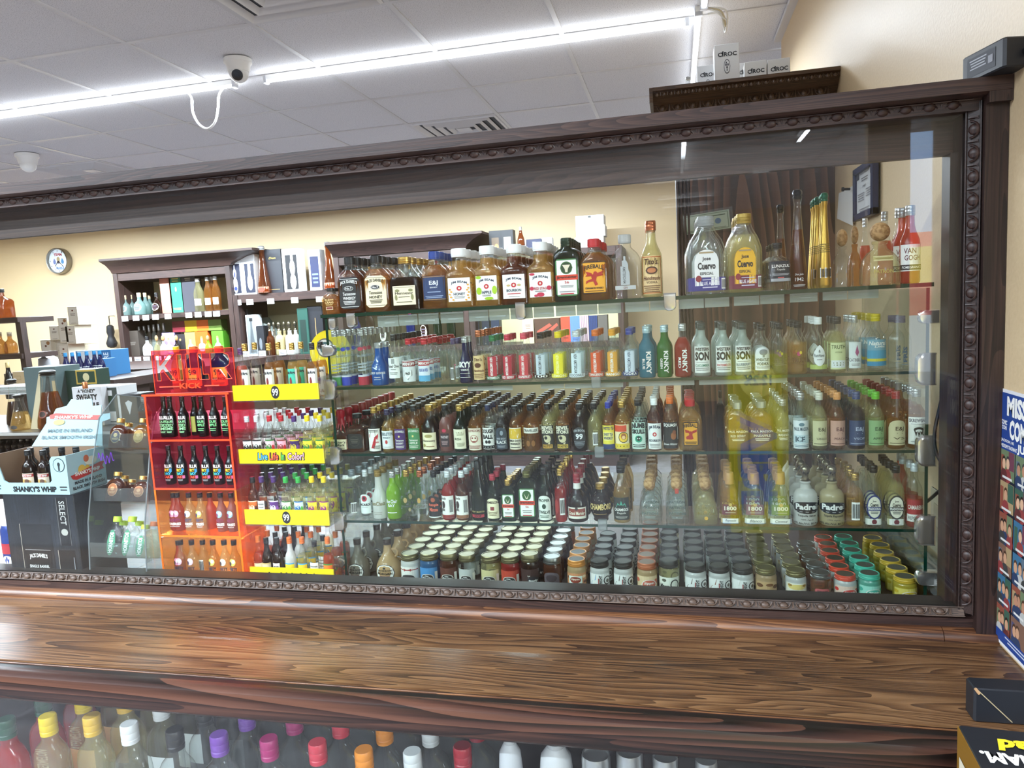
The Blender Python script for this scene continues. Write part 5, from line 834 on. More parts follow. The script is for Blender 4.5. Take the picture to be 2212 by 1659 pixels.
J = [
 (753, 797, 1163, 'jug', 'grey', mat('3A2E26', .4), jm, 7, 'grey cream liqueur jug with dark cap', dict(noun='jug', name='liqueur_jug', cat='jug')),
 (814, 865, 1163, 'jug', 'milk', mat('3A2E26', .4), jm, 7, 'caramel cream liqueur jug with dark cap', dict(noun='jug', name='liqueur_jug', cat='jug')),
 (868, 907, 1193, 'jar', 'white', GLID, [L1(.34, .50, 1.2, 'E6E2D8', [R(0, .30, 1, .06, '9A2A2A'), PG([(-.16, .4), (0, .3), (.16, .4), (.16, .2), (0, .3), (-.16, .2)], '9A2A2A'), C(.0, -.26, .62, .48, '2A2A2A'), T('Smoky', .0, -.28, .5, .16, WH, shear=.2, bold=.04)])], 7, 'white moonshine jar with red bow', {}),
 (909, 949, 1192, 'jar', glass('3A7AB0', .75, .5, .05, .05, 'blue_moonshine', (.3, .5, .75)), GLID, smoky('3F86BE'), 7, 'blue moonshine jar', {}),
 (952, 990, 1192, 'jar', 'brown', GLID, smoky('5A2E22'), 7, 'red brown moonshine jar', {}),
 (992, 1029, 1195, 'jar', 'clear', GLID, smoky('B8BAB4'), 7, 'clear moonshine jar', {}),
 (1040, 1081, 1197, 'jar', 'pale', GLID, smoky('C9BC8A'), 7, 'straw yellow moonshine jar', {}),
 (1083, 1124, 1198, 'jar', 'red', GLID, smoky('B8402C'), 7, 'red moonshine jar', {}),
 (1126, 1166, 1194, 'jar', 'dark', GLID, [L1(.34, .48, 1.2, '3A2420', [PG([(-.5, -.5), (-.1, -.5), (.5, .3), (.5, .5), (.0, .1)], '8A9AA0'), C(.2, -.2, .56, .5, '22242A'), T('Smoky', .2, -.22, .44, .16, WH, shear=.2, bold=.04)]), L1(.62, .5, .12, 'E6E2D6', [])], 7, 'dark brown moonshine jar with paper strip', {}),
 (1174, 1214, 1200, 'jar', 'brown', SLID, [L1(.32, .46, .9, '5A5056', [C(0, .08, .7, .5, '3A2E32'), R(0, -.38, .9, .2, 'D8CFA8'), T('SIPPIN CREAM', 0, -.38, .8, .12, K, bold=.03)], 'arch')], 6, 'brown cream jar with silver lid', {}),
 (1226, 1267, 1206, 'jar', 'milk', mat('D08A44', .35, .3), [L1(.33, .50, 1.3, 'C98A5E', [C(-.3, .2, .2, .2, '6A3A2A'), C(.36, .26, .2, .2, 'E8C8A0'), C(.4, -.1, .16, .2, '6A3A2A'), R(-.02, .0, .56, .66, 'DDE6D8'), C(-.02, .06, .46, .44, '8A3A2A'), T('Sippin', -.02, .1, .34, .14, 'F0E0C8', shear=.15, bold=.03), C(-.3, -.3, .24, .2, '8A4A3A'), C(.26, -.36, .2, .18, 'E0B088')])], 6, 'speckled orange cream jar with gold lid', dict(lidtop=DTOP)),
 (1275, 1317, 1208, 'jar', 'white', DLID, mm('4A8EC0'), 5, 'dark lidded jar with blue splash label', dict(lidtop=DTOP)),
 (1326, 1368, 1210, 'jar', 'white', DLID, mm('4A2A22'), 6, 'dark lidded jar with chocolate splash label', dict(lidtop=DTOP)),
 (1376, 1420, 1212, 'jar', 'milk', mat('B56A48', .35, .3), sc('C8644C', 'E0C49A'), 7, 'copper lidded cream jar with peach roundel', dict(lidtop=mat('8A7060', .4))),
 (1423, 1467, 1207, 'jar', 'pale', DLID, [L1(.28, .46, 1.2, 'E6E6D6', [C(.25, 0, .4, .7, '3A3A36'), C(.25, 0, .3, .54, 'E6E6D6'), T('Moon', -.2, -.1, .4, .3, '3A3A36', shear=.2, bold=.03), C(-.2, .3, .2, .2, '5A5A4A')])], 6, 'olive yellow jar with dark lid', dict(lidtop=DTOP)),
 (1479, 1526, 1217, 'jar', 'white', DLID, mm('5A3A30'), 6, 'dark lidded jar with brown drip label', dict(lidtop=DTOP)),
 (1530, 1577, 1219, 'jar', 'white', DLID, mm('8A5236'), 6, 'dark lidded jar with tan nut label', dict(lidtop=DTOP)),
 (1580, 1628, 1222, 'jar', 'white', DLID, mm('D8D4CA'), 6, 'dark lidded jar with plain checkered label', dict(lidtop=DTOP)),
 (1631, 1678, 1224, 'jar', 'milk', GLID2, [L1(.33, .48, 1.2, 'C4A070', [C(-.3, .2, .3, .3, '6A4426'), C(.1, .26, .3, .24, '7A5230'), C(.36, .1, .26, .3, '6A4426'), C(0, -.3, .6, .4, '3A2E26'), T('Smoky', 0, -.32, .44, .14, WH, shear=.2, bold=.04)])], 6, 'gold lidded jar with pecan label', {}),
 (1696, 1742, 1229, 'jar', 'white', GLID2, [L1(.33, .48, 1.2, 'EDE6D0', [C(0, .2, .8, .4, 'E8CE7A'), C(-.3, .34, .2, .2, 'A8823A'), C(.3, .3, .2, .2, 'A8823A'), C(0, -.3, .5, .4, 'B8964A'), T('Smoky', 0, -.32, .4, .14, WH, shear=.2, bold=.04)])], 6, 'gold lidded white jar with banana label', {}),
 (1749, 1796, 1234, 'jar', 'amber', SLID, [L1(.26, .32, .7, 'C05A5A', [T('Sippin', 0, .2, .7, .2, '3A1A1A', bold=.03), LN(0, -.2, .6, .3, 2, '3A1A1A')], 'cut')], 5, 'amber jar with silver lid and pink label', {}),
 (1801, 1850, 1238, 'jar', 'white', mat('D8503A', .35, .1), sc('D83C34', 'E8C8B4'), 6, 'red lidded cream jar', dict(lidtop=mat('4C4438', .5))),
 (1853, 1902, 1236, 'jar', glass('7AD0B8', .95, .4, .04, .1, 'mint_jar'), mat('4FB8A0', .35, .1), sc('46B09A', '9ADCC8'), 6, 'mint teal lidded cream jar', dict(lidtop=mat('4C4C44', .5))),
 (1928, 1980, 1243, 'jar', glass('DCC24A', .95, .4, .04, .1, 'yellow_jar'), mat('CDA83A', .35, .1), sc('D0AE32', 'E0CC66'), 6, 'yellow lidded cream jar', dict(lidtop=mat('4C483C', .5))),
]
for r in J:
    xl, xr, yt, shp, gl, cap, lb, n, desc, kw = r
    kw = dict(kw); kw.setdefault('name', 'moonshine_jar'); kw.setdefault('cat', 'jar'); kw.setdefault('noun', 'jar')
    column(xl, xr, yt, shp, gl, cap, lb, n, desc, FL, SH[4], 1.556, grp='jars and jugs on the case floor', keep=7, gap=.004, **kw)
# ------------------------------------------------------------------ generic placing helpers
def carton(name, label, cat, xl, xr, yt, yb, Y, depth, col, items=None, group=None, base=None, rz=0, side=None, bev=.002, nseg=2, topz=None, rough=.5, extra=None):
    m_ = col if not isinstance(col, str) else mat(col, rough)
    a = P(xl, (yt+yb)/2, Y); b = P(xr, (yt+yb)/2, Y); w = b.x-a.x; xm = (a.x+b.x)/2
    zt = topz if topz is not None else P((xl+xr)/2, yt, Y).z; zb = base if base is not None else P((xl+xr)/2, yb, Y).z
    t = thing(name, label, cat, (xm, Y, zb), math.radians(rz), group)
    m = MB(); m.box((-w/2, 0, 0), (w/2, depth, zt-zb), m_, bev); ob('carton', m, t)
    if items:
        l = MB(); put_label(l, w, zt-zb, None, items, flatmap(0, -.0002, (zt-zb)/2), nseg=nseg); ob('print', l.mesh('print', False), t)
    return t
def standing(name, label, cat, xl, xr, yt, Y, base, shape, gl, cap, labels=None, fill=None, group=None, rz=0, lidtop=None, H=None, Wd=None, tilt=0):
    ym = yt+40
    a = P(xl, ym, Y); b = P(xr, ym, Y); Wd = Wd or (b.x-a.x)/2; H = H or P((xl+xr)/2, yt, Y).z-base
    t = make_bottle(name, cat, label, (P((xl+xr)/2, ym, Y).x, Y, base), math.radians(rz), group, bottle_meshes(shape, H, Wd, gl, cap, labels, fill, lidtop))
    if tilt: t.rotation_euler[0] = -math.radians(tilt)
    return t
ZC = Z0-.65    # counter level
# ------------------------------------------------------------------ fluorescent acrylic stand with the cut-out sign
PINKA = glass('FF3A6E', .10, .3, .03, .05, 'pink_acrylic', (1, .46, .58)); ORGA = glass('FF8A1E', .12, .3, .04, .05, 'orange_acrylic', (1, .58, .22))
EDGEP = mat('FF4B22', .35); EDGEO = mat('FF7A10', .35)
kx0, kx1, ky0, ky1 = -1.256, -1.030, 1.492, 1.60
kz = [P(410, y, ky0).z for y in (850, 953, 1058, 1160)]+[ZC+.004]
st = thing('acrylic_sign_stand', 'fluorescent pink and orange acrylic stand with cut-out letters, four tiers of miniatures', 'display stand', (0, 0, 0))
for i in range(4):
    A, E_ = (PINKA, EDGEP) if i < 2 else (ORGA, EDGEO)
    zt, zb = kz[i], kz[i+1]
    if i == 0:
        m = MB(); m.box((kx0-.006, ky0, zt-.004), (kx1+.004, ky1, zt), A); ob('top_plate', m, st)
    m = MB(); m.box((kx0, ky0, zb), (kx0+.004, ky1, zt-.004), A); m.box((kx1-.004, ky0, zb), (kx1, ky1, zt-.004), A); m.box((kx0+.004, ky1-.004, zb), (kx1-.004, ky1, zt-.004), A); ob('tier_walls', m, st)
    m = MB(); m.box((kx0+.004, ky0, zb), (kx1-.004, ky1-.004, zb+.004), A); ob('tier_floor', m, st)
    m = MB()
    for x in (kx0, kx1-.004): m.box((x-.0003, ky0-.0012, zb), (x+.0043, ky0-.0001, zt), E_)
    m.box((kx0, ky0-.0013, zb-.0002), (kx1, ky0-.0001, zb+.0045), E_)
    if i == 0: m.box((kx0-.006, ky0-.0013, zt-.0045), (kx1+.004, ky0-.0001, zt+.0003), E_)
    ob('bright_edge', m, st)
# the header: a plate with the letters sawn out
def plate_with_holes(w, h, holes, th):
    c = bpy.data.curves.new('sign', 'CURVE'); c.dimensions = '2D'; c.fill_mode = 'BOTH'; c.extrude = th/2
    for pts in [[(0, 0), (w, 0), (w, h), (0, h)]]+holes:
        s = c.splines.new('POLY'); s.points.add(len(pts)-1); s.use_cyclic_u = True
        for q, (x, y) in zip(s.points, pts): q.co = (x, y, 0, 1)
    o = bpy.data.objects.new('sign', c); me = o.to_mesh(); m = MB()
    m.add([(v.co.x, -v.co.z, v.co.y) for v in me.vertices], [tuple(reversed(p.vertices)) for p in me.polygons], PINKA)
    o.to_mesh_clear(); bpy.data.objects.remove(o); bpy.data.curves.remove(c); return m
ha = P(331, 800, ky0+.012); hb = P(507, 800, ky0+.012); hw = hb.x-ha.x; hh = P(420, 755, ky0).z-kz[0]
def gl_(pts, x0, x1, y0, y1): return [(hw*(x0+(x1-x0)*a), hh*(y0+(y1-y0)*b)) for a, b in pts]
KP = [(0, 0), (.22, 0), (.22, .34), (.34, .44), (.74, 0), (1, 0), (.50, .58), (1, 1), (.72, 1), (.22, .60), (.22, 1), (0, 1)]
IP = [(0, 0), (1, 0), (1, 1), (0, 1)]
LP = [(0, 0), (1, 0), (1, .2), (.42, .2), (.42, 1), (0, 1)]
RP = [(0, 0), (.26, 0), (.26, .38), (.40, .38), (.72, 0), (1, 0), (.68, .42), (.92, .54), (.98, .72), (.90, .92), (.66, 1), (0, 1)]
holes = [gl_(KP, .04, .27, .30, .90), gl_(IP, .31, .37, .30, .90), gl_(LP, .42, .535, .30, .90), gl_(LP, .57, .685, .30, .90), gl_(RP, .72, .96, .30, .90), gl_(IP, .06, .34, .15, .165), gl_(IP, .62, .80, .15, .165)]
hm = plate_with_holes(hw, hh, holes, .004)
hd = ob('sign_plate', hm, st, (ha.x, ky0+.014, kz[0]))
m = MB()
for q in [[(0, 0), (hw, 0), (hw, hh), (0, hh)]]+holes:
    pts = [(x, -.0025, z) for x, z in q]; pts.append(pts[0])
    for p0, p1 in zip(pts, pts[1:]): m.cyl(p0, p1, .0009, EDGEP, 5)
put_label(m, hw*.30, hh*.16, None, [T('KICK', 0, 0, .9, .8, EDGEP, bold=.03)], flatmap(hw*.45, -.003, hh*.17))
ob('bright_outline', m, hd)
# its miniatures
def kl(lines, col): return [L1(.32, .44, 1.1, None, [T('KILLR', 0, .38, .86, .18, WH, bold=.05)]+[T(s, 0, .15-.19*i, .74, .16, c, bold=.03) for i, (s, c) in enumerate(lines)]+[LN(0, -.42, .5, .12, 2, col)])]
sq = kl([('SQUE', '9ADCA0'), ('EZED', '9ADCA0'), ('LIME', '9ADCA0')], '9ADCA0'); sq2 = [L1(.32, .44, 1.1, None, [T('KILLR', 0, .38, .86, .18, WH, bold=.05), T('SOUR', 0, .15, .74, .16, '7ED08A', bold=.04), T('APPLE', 0, -.04, .74, .16, '7ED08A', bold=.04), LN(0, -.30, .6, .2, 2, '7ED08A')])]
bd = [L1(.32, .44, 1.1, None, [T('KILLR', 0, .38, .86, .18, WH, bold=.05), T('BIRTH', 0, .15, .80, .17, 'F0C83A', bold=.05), R(.3, .13, .2, .2, '3A9AD8'), T('DAY', .0, -.05, .70, .16, '4ABFE0', bold=.05), R(-.3, -.06, .2, .18, '52B848'), T('CAKE', 0, -.25, .74, .17, 'E8502E', bold=.05), R(.34, -.26, .2, .17, 'E070A8'), LN(0, -.44, .5, .1, 2, 'C8C8C8')])]
pt = lambda c, c2: [L1(.36, .50, 1.0, None, [C(0, .22, .62, .36, c), C(.1, .26, .3, .2, WH), C(-.2, .16, .24, .2, c2), T('PARTY', 0, -.14, .80, .17, c2, arch=.03, bold=.05), T('HORSES', 0, -.32, .84, .15, WH, bold=.05), LN(0, -.46, .6, .06, 1, WH)])]
kb = [(0, 347, 'black', sq, 'black lime miniature leftmost on the top tier of the acrylic stand'), (0, 371, 'black', sq, 'black lime miniature second on the top tier of the acrylic stand'), (0, 398, 'black', sq, 'black lime miniature third on the top tier of the acrylic stand'), (0, 424, 'black', [L1(.3, .4, .5, 'B8B85A', [])], 'black miniature turned sideways in the top tier of the acrylic stand'),
      (0, 439, 'black', sq2, 'black apple miniature left of three on the stand top tier'), (0, 465, 'black', sq2, 'black apple miniature middle of three on the stand top tier'), (0, 491, 'black', sq2, 'black apple miniature at the right end of the stand top tier'),
      (1, 368, 'black', bd, 'black birthday miniature leftmost on second tier of the acrylic stand'), (1, 395, 'black', bd, 'black birthday miniature second on second tier of the acrylic stand'), (1, 423, 'black', bd, 'black birthday miniature third on second tier of the acrylic stand'), (1, 449, 'black', bd, 'black birthday miniature fourth on second tier of the acrylic stand'), (1, 474, 'black', bd, 'black birthday miniature fifth on second tier of the acrylic stand'), (1, 500, 'black', bd, 'black birthday miniature rightmost on second tier of the acrylic stand'),
      (2, 363, 'rose', pt('E8A0C0', '8A2A5A'), 'rosy party miniature leftmost on third tier of the acrylic stand'), (2, 388, 'rose', pt('E8A0C0', '8A2A5A'), 'rosy party miniature second on third tier of the acrylic stand'), (2, 413, 'pale', pt('EEE8D0', '4A4A6A'), 'pale party miniature third on third tier of the acrylic stand'), (2, 437, 'pale', pt('E8D86A', '4A4A6A'), 'pale banana miniature fourth on third tier of the acrylic stand'), (2, 458, 'rose', None, 'rosy miniature with its back turned on third tier of the stand'), (2, 481, 'pink', pt('A0C8D8', '8A3A5A'), 'pink party miniature sixth on third tier of the acrylic stand'), (2, 504, 'pink', pt('A0C8D8', '8A3A5A'), 'pink party miniature rightmost on third tier of the acrylic stand'),
      (3, 370, 'rose', pt('E8A0C0', '3A2A3A'), 'rosy party miniature leftmost on bottom tier of the acrylic stand'), (3, 395, 'pale', pt('E8C0D0', '3A2A3A'), 'pale party miniature second on bottom tier of the acrylic stand'), (3, 419, 'pale', pt('E0C8D8', '3A2A3A'), 'pale party miniature third on bottom tier of the acrylic stand'), (3, 443, 'pale', [L1(.3, .4, .5, None, [BAR(0, 0, .9, .9)])], 'pale miniature showing its barcode on bottom tier of the stand'), (3, 465, 'gold', pt('E8D86A', '3A3A4A'), 'golden banana miniature on bottom tier of the acrylic stand'), (3, 489, 'pale', pt('EEE8D0', '3A3A4A'), 'pale white label miniature on bottom tier of the stand'), (3, 510, 'gold', pt('E8D86A', '3A3A4A'), 'golden miniature rightmost on bottom tier of the acrylic stand')]
kt = [856, 962, 1064, 1166]
for tier, px, gl, lb, desc in kb:
    y = 1.532 if 'turned' not in desc and 'barcode' not in desc else 1.552
    b = kz[tier+1]+.0045; H = P(px, kt[tier], y).z-b
    wd = .0125 if tier < 2 else .0135
    x = P(px, kt[tier]+60, y).x; x = min(max(x, kx0+.019), kx1-.019)
    make_bottle('flavour_miniature', 'miniature', desc, (x, y, b), 0, 'miniatures on the acrylic stand', bottle_meshes('slim', H, wd, gl, BLK, lb, None))
# behind the sign: bottles in shaped packs
for px0, px1, yt, desc, body, capc in ((372, 395, 748, 'orange miniature behind the letter I of the acrylic sign', 'gold', YEL), (402, 440, 748, 'purple pack miniature behind the middle letters of the acrylic sign', 'cobalt', ORG), (456, 496, 747, 'purple pack miniature behind the last letter of the acrylic sign', 'cobalt', ORG)):
    lb = [L1(.32, .42, .9, 'E6A83A', [T('99', 0, .25, .5, .3, '3A1A2A', bold=.02), T('PB&J PACK', 0, -.12, .86, .18, '5A1A2A', bold=.03), LN(0, -.36, .7, .12, 2, '6A3A2A')], 'round')]
    standing('flavour_miniature', desc, 'miniature', px0, px1, yt, ky0+.045, kz[0]+.0005, 'flask' if px1-px0 > 30 else 'mini', body, capc, lb, group='miniatures behind the acrylic sign')
# ------------------------------------------------------------------ clear rack with yellow strips, rows of flavour miniatures
rx0, rx1, ry0, ry1 = -1.021, -.800, 1.502, 1.80
rack = thing('yellow_strip_rack', 'clear acrylic four tier rack with yellow lip strips between the sign stand and glass case', 'display rack', (0, 0, 0))
rz_ = []
YS = mat('F2D816', .35)
LV = [('L', '4AA0D8'), ('i', '52B848'), ('v', 'E8502E'), ('e', 'F0A030')]
for i, (ya, yb) in enumerate(((830, 864), (970, 1001), (1102, 1134), (1228, 1258))):
    xm = 605+14*i; za = P(xm, ya, ry0).z; zb = P(xm, yb, ry0).z
    if i == 3: zb = ZC+.003
    rz_.append(zb)
    m = MB(); m.box((rx0, ry0, zb), (rx1, ry0+.003, za), YS)
    it = [C(.0, 0, .10, .82, K), T('99', 0, 0, .07, .46, WH, bold=.02)] if i in (0, 2) else [T('Live Life In Color!', 0, .0, .56, .62, K, bold=.075, shear=.12)]+[T(s, x, .0, w, .50, c, bold=.02, shear=.12) for s, x, w, c in (('Live', -.215, .115, '5AB0E0'), ('Life', -.085, .11, 'E85A3A'), ('In', .02, .04, '6ACB5A'), ('Color!', .175, .19, 'F0B0C0'))]
    put_label(m, rx1-rx0, za-zb, None, it, flatmap((rx0+rx1)/2, ry0, (za+zb)/2)); ob('yellow_strip', m, rack)
    m = MB(); m.box((rx0, ry0-.0015, zb-.003), (rx1, ry1, zb), glass('E8EEEE', .06, .5, .05, .02, 'acrylic')); ob('tier_floor', m, rack)
for x in (rx0-.003, rx1):
    m = MB(); m.prism([(ry0-.004, ZC), (ry1, ZC), (ry1, rz_[0]+.05), (ry0-.004, rz_[0]+.05)], 'x', x, x+.003, GL['clear']); ob('side_wall', m, rack)
def n9(c, fg, dot, bgc): return [L1(.28, .42, 1.05, bgc, [R(0, .47, 1, .06, fg), T('99', -.08, .06, .66, .46, fg, bold=.05), C(.36, .06, .24, .36, dot), LN(0, -.36, .6, .14, 1, fg)])]
capt = lambda bgc, t, c: [L1(.28, .52, 1.05, bgc, [T('Captain Morgan', -.1, .36, .96, .15, '2A2A3A', shear=.1, bold=.03), C(-.08, .06, .22, .3, '8A2A2A'), PG([(-.2, -.1), (-.05, .24), (.02, -.1)], '3A3040'), T(t, .0, -.36, .84, .15, c, bold=.04), R(.40, 0, .16, 1, 'D8D4C8')])]
RROWS = [
 # tier, px, top y, glass, cap, label, rows, words
 (0, 532, 742, 'clear', GOLDC, capt('E6E8DC', 'PINEAPPLE', '3A7A3A'), 2, 'pineapple rum'), (0, 584, 741, 'amber', GOLDC, capt('E8E4D8', 'Spiced Rum', '8A2A2A'), 2, 'spiced rum'), (0, 634, 740, 'gold', GOLDC, capt('46BCA0', 'SWEET CHILI', 'F0D83A'), 2, 'turquoise label rum'), (0, 677, 740, 'amber', BLK, capt('EDEAE2', 'Spiced Rum', '9A3A22'), 2, 'black capped rum'), (0, 513, 752, 'rose', mat('5A3A6A', .35), None, 1, 'purple capped'),
 (1, 529, 899, 'clear', SLV2, n9('', K, '3A3028', 'F0F0EA'), 4, 'coconut'), (1, 558, 898, 'clear', SLV2, n9('', K, '3A3028', 'F0F0EA'), 4, 'second coconut'), (1, 586, 897, 'clear', REDC, n9('', '3A7A3A', 'C02430', 'F0C0C8'), 4, 'strawberry'), (1, 611, 897, 'clear', REDC, n9('', '8A3A3A', 'C02430', 'F0A8B8'), 4, 'second strawberry'), (1, 639, 898, 'clear', mat('4A2A6A', .35), n9('', 'C8B83A', '6A3A8A', '38205A'), 4, 'purple grape'), (1, 667, 897, 'pale', YEL, n9('', '3A7A3A', 'B07A2A', 'EEDC3A'), 4, 'pineapple'), (1, 695, 897, 'pale', YEL, n9('', '3A7A3A', 'B07A2A', 'EEDC3A'), 4, 'second pineapple'),
 (2, 541, 1030, 'brown', BLK, n9('', 'F0E0C0', '5A2A1A', 'E0702C'), 4, 'root beer'), (2, 569, 1029, 'clear', mat('4A2A6A', .35), [L1(.28, .42, .7, 'EDEDE8', [LN(0, 0, .8, .8, 5, GRY)])], 4, 'purple capped back label'), (2, 595, 1029, 'clear', mat('4A2A6A', .35), n9('', 'E8E0F0', '8A4AA8', '5A2A7A'), 4, 'grape'), (2, 621, 1030, 'pale', mat('35A84A', .35), n9('', '3A7A3A', '5AB848', 'E8E8D0'), 4, 'green capped sour'), (2, 648, 1030, 'pale', mat('35A84A', .35), n9('', '2A6AA8', '5AB848', 'D0E8F0'), 4, 'green capped blue label'), (2, 677, 1029, 'pale', YEL, n9('', '8A2A7A', 'D8B81E', 'EEE03A'), 4, 'banana'), (2, 703, 1029, 'pale', YEL, n9('', '8A2A7A', 'D8B81E', 'EEE03A'), 4, 'second banana'),
 (3, 551, 1157, 'rose', ORG, n9('', '8A3A2A', '3A8A3A', 'E8D8B0'), 4, 'peach'), (3, 579, 1161, 'dark', BLK, n9('', 'C8B070', '5A3A2A', 'D8C8A8'), 4, 'chocolate'), (3, 602, 1161, 'dark', BLK, [L1(.28, .42, .7, 'E0DCD0', [BAR(0, 0, .7, .9)])], 4, 'dark barcode'), (3, 629, 1160, 'white', ORG, n9('', '3AA0D8', 'E89A2A', 'F0D82A'), 4, 'orange cream'), (3, 656, 1160, 'pale', ORG, n9('', '3AA0D8', 'E89A2A', 'F0C82A'), 4, 'mango'), (3, 683, 1168, 'clear', BLK, [L1(.3, .5, .9, 'E4E4DE', [LN(0, 0, .8, .8, 6, GRY)])], 2, 'white back label'), (3, 711, 1160, 'rose', ORG, n9('', '3A8A3A', 'E8702A', 'F07A2A'), 3, 'orange')]
RB = [rz_[0]+.0005, rz_[1]+.0005, rz_[2]+.0005, rz_[3]+.0005]
for tier, px, yt, gl, cp, lb, n, words in RROWS:
    y = ry0+.022; b = RB[tier]; x = min(max(P(px, yt+55, y).x, rx0+.015), rx1-.015); H = P(px, yt, y).z-b
    wn = 'top second third bottom'.split()[tier]
    f = make_bottle('flavour_miniature', 'miniature', '%s miniature at the front of the %s tier of the yellow rack' % (words, wn), (x, y, b), 0, 'miniatures on the yellow strip rack', bottle_meshes('mini', H, .0132, gl, cp, lb, .66 if gl in ('amber', 'gold', 'rose', 'pale') else None, seg=14))
    for k in range(1, n): dup(f, (min(x+random.uniform(-.001, .001), rx1-.0145), y+.043*k, b), '%s %s miniature back on the %s tier of the yellow rack' % (ORD[k], words, wn))
# round yellow sticker-like board behind the case's left edge
p = P(712, 745, 1.86); m = MB()
m.prism([(.062*math.cos(2*pi*i/32), .062*math.sin(2*pi*i/32)) for i in range(32)], 'y', 0, .004, YS)
t = thing('round_sign', 'round yellow sign with ringed emblem standing behind the case top corner', 'sign', (p.x, 1.86, p.z-.02)); ob('board', m, t)
m = MB(); put_label(m, .1, .1, None, [C(-.14, .12, .54, .54, '6A6258'), C(-.14, .12, .46, .46, 'D8D4C8'), C(-.14, .12, .34, .34, '3A5A5A'), C(-.16, .12, .14, .2, 'C04A3A'), C(-.08, .10, .14, .18, 'C8B060')], flatmap(0, 0, 0)); ob('print', m, t)
m = MB(); m.cyl((0, .006, -.36), (0, .006, 0), .003, STEEL); m.box((-.05, -.02, -.37), (.05, .03, -.36), STEEL); ob('stand', m, t)
# ------------------------------------------------------------------ tilted clear rack with flasks
ACR = glass('E8EEEE', .06, .5, .05, .02, 'acrylic')
ax0, ax1 = -1.432, -1.266
ar = thing('tilted_flask_rack', 'clear acrylic rack with three tilted trays of flasks left of the acrylic sign stand', 'display rack', (0, 0, 0))
zt = P(210, 903, 1.53).z
for x in (ax0, ax1-.003):
    m = MB(); m.prism([(1.445, ZC), (1.70, ZC), (1.70, zt+.03), (1.60, zt+.05), (1.535, zt), (1.50, zt-.10), (1.462, zt-.25)], 'x', x, x+.003, ACR); ob('side_wall', m, ar)
    m = MB(); m.tube([(x+.0015, 1.445, ZC+.001), (x+.0015, 1.462, zt-.25), (x+.0015, 1.50, zt-.10), (x+.0015, 1.535, zt), (x+.0015, 1.60, zt+.05), (x+.0015, 1.70, zt+.03)], .0016, glass('C8D0D4', .5, .6, .1, .05, 'acrylic_edge'), 6); ob('side_edge', m, ar)
trays = []
m = MB(); q0 = P(212, 990, 1.47); m.tube(spline([q0+Vector((.0035*i, 0, .012*math.sin(i*1.9)+.004*math.sin(i*.7))) for i in range(14)], 4), .0011, mat('6A3AA8', .4), 5); ob('marker_scribble', m, ar)
for i, (ya, yb, yy) in enumerate(((937, 967, 1.515), (1055, 1083, 1.485), (1174, 1205, 1.455))):
    za = P(266, ya, yy).z; zb = P(266, yb, yy).z
    m = MB(); m.box((ax0+.003, yy, zb), (ax1-.003, yy+.002, za), ACR); ob('tray_lip', m, ar)
    m = MB(); m.prism([(yy, zb), (yy+.10, zb-.036), (yy+.10, zb-.034), (yy, zb+.002)], 'x', ax0+.003, ax1-.003, ACR); ob('tray_floor', m, ar)
    trays.append((yy, zb))
cr_ = lambda c, c2: [L1(.40, .42, .62, c2, [C(0, 0, .9, .94, c), C(0, .1, .4, .3, c2), LN(0, -.2, .6, .2, 2, c2)], 'oval')]
hn = [L1(.36, .62, .50, '3E8A66', [T('HORNITOS', 0, 0, .5, .80, WH, rot=90, bold=.04)], 'oval')]
LIMEC = mat('B8D832', .35)
fl = [(0, 264, 903, 'brown', GOLDC, cr_('2E2438', 'B8A06A'), 'brown flask with violet shield leftmost on the top tray of tilted rack'), (0, 313, 903, 'amber', GOLDC, cr_('A8863A', 'C8A86A'), 'amber flask with gold shield on the top tray of tilted rack'), (0, 282, 912, 'brown', GOLDC, None, 'brown flask tucked behind on the top tray of tilted rack'),
      (1, 258, 1017, 'brown', GOLDC, cr_('B06A3A', 'D8A070'), 'brown flask with copper shield leftmost on the middle tray of tilted rack'), (1, 315, 1025, 'brown', GOLDC, cr_('A8683E', 'D8A070'), 'brown flask with copper shield on the right of the middle tray'), (1, 274, 1024, 'brown', GOLDC, None, 'brown flask second behind on the middle tray of tilted rack'), (1, 291, 1032, 'brown', GOLDC, None, 'brown flask third behind on the middle tray of tilted rack'),
      (2, 252, 1114, 'clear', LIMEC, hn, 'clear lime capped flask leftmost on the bottom tray of tilted rack'), (2, 284, 1114, 'clear', LIMEC, hn, 'clear lime capped flask in the middle of the bottom tray'), (2, 316, 1130, 'clear', LIMEC, hn, 'clear lime capped flask on the right of the bottom tray'), (2, 267, 1122, 'clear', LIMEC, None, 'clear lime capped flask behind the first two on the bottom tray'), (2, 301, 1123, 'clear', LIMEC, None, 'clear lime capped flask behind the middle one on the bottom tray'), (2, 334, 1124, 'pale', ORG, None, 'orange capped flask at the far right of the bottom tray')]
for i, px, yt, gl, cp, lb, desc in fl:
    yy, zb = trays[i]; back = lb is None
    y = yy+.024+(.026 if back else 0); b = zb+.003-.012*(1 if not back else 1.7)
    top = P(px, yt, y+.04); H = (top.z-b)/math.cos(math.radians(20))
    t = make_bottle('flask_bottle', 'flask', desc, (min(P(px, yt+50, y+.02).x, ax1-.028), y, b), 0, 'flasks on the tilted rack', bottle_meshes('flask', H, .0235, gl, cp, lb, .78 if gl != 'clear' else None)); t.rotation_euler[0] = -math.radians(19)
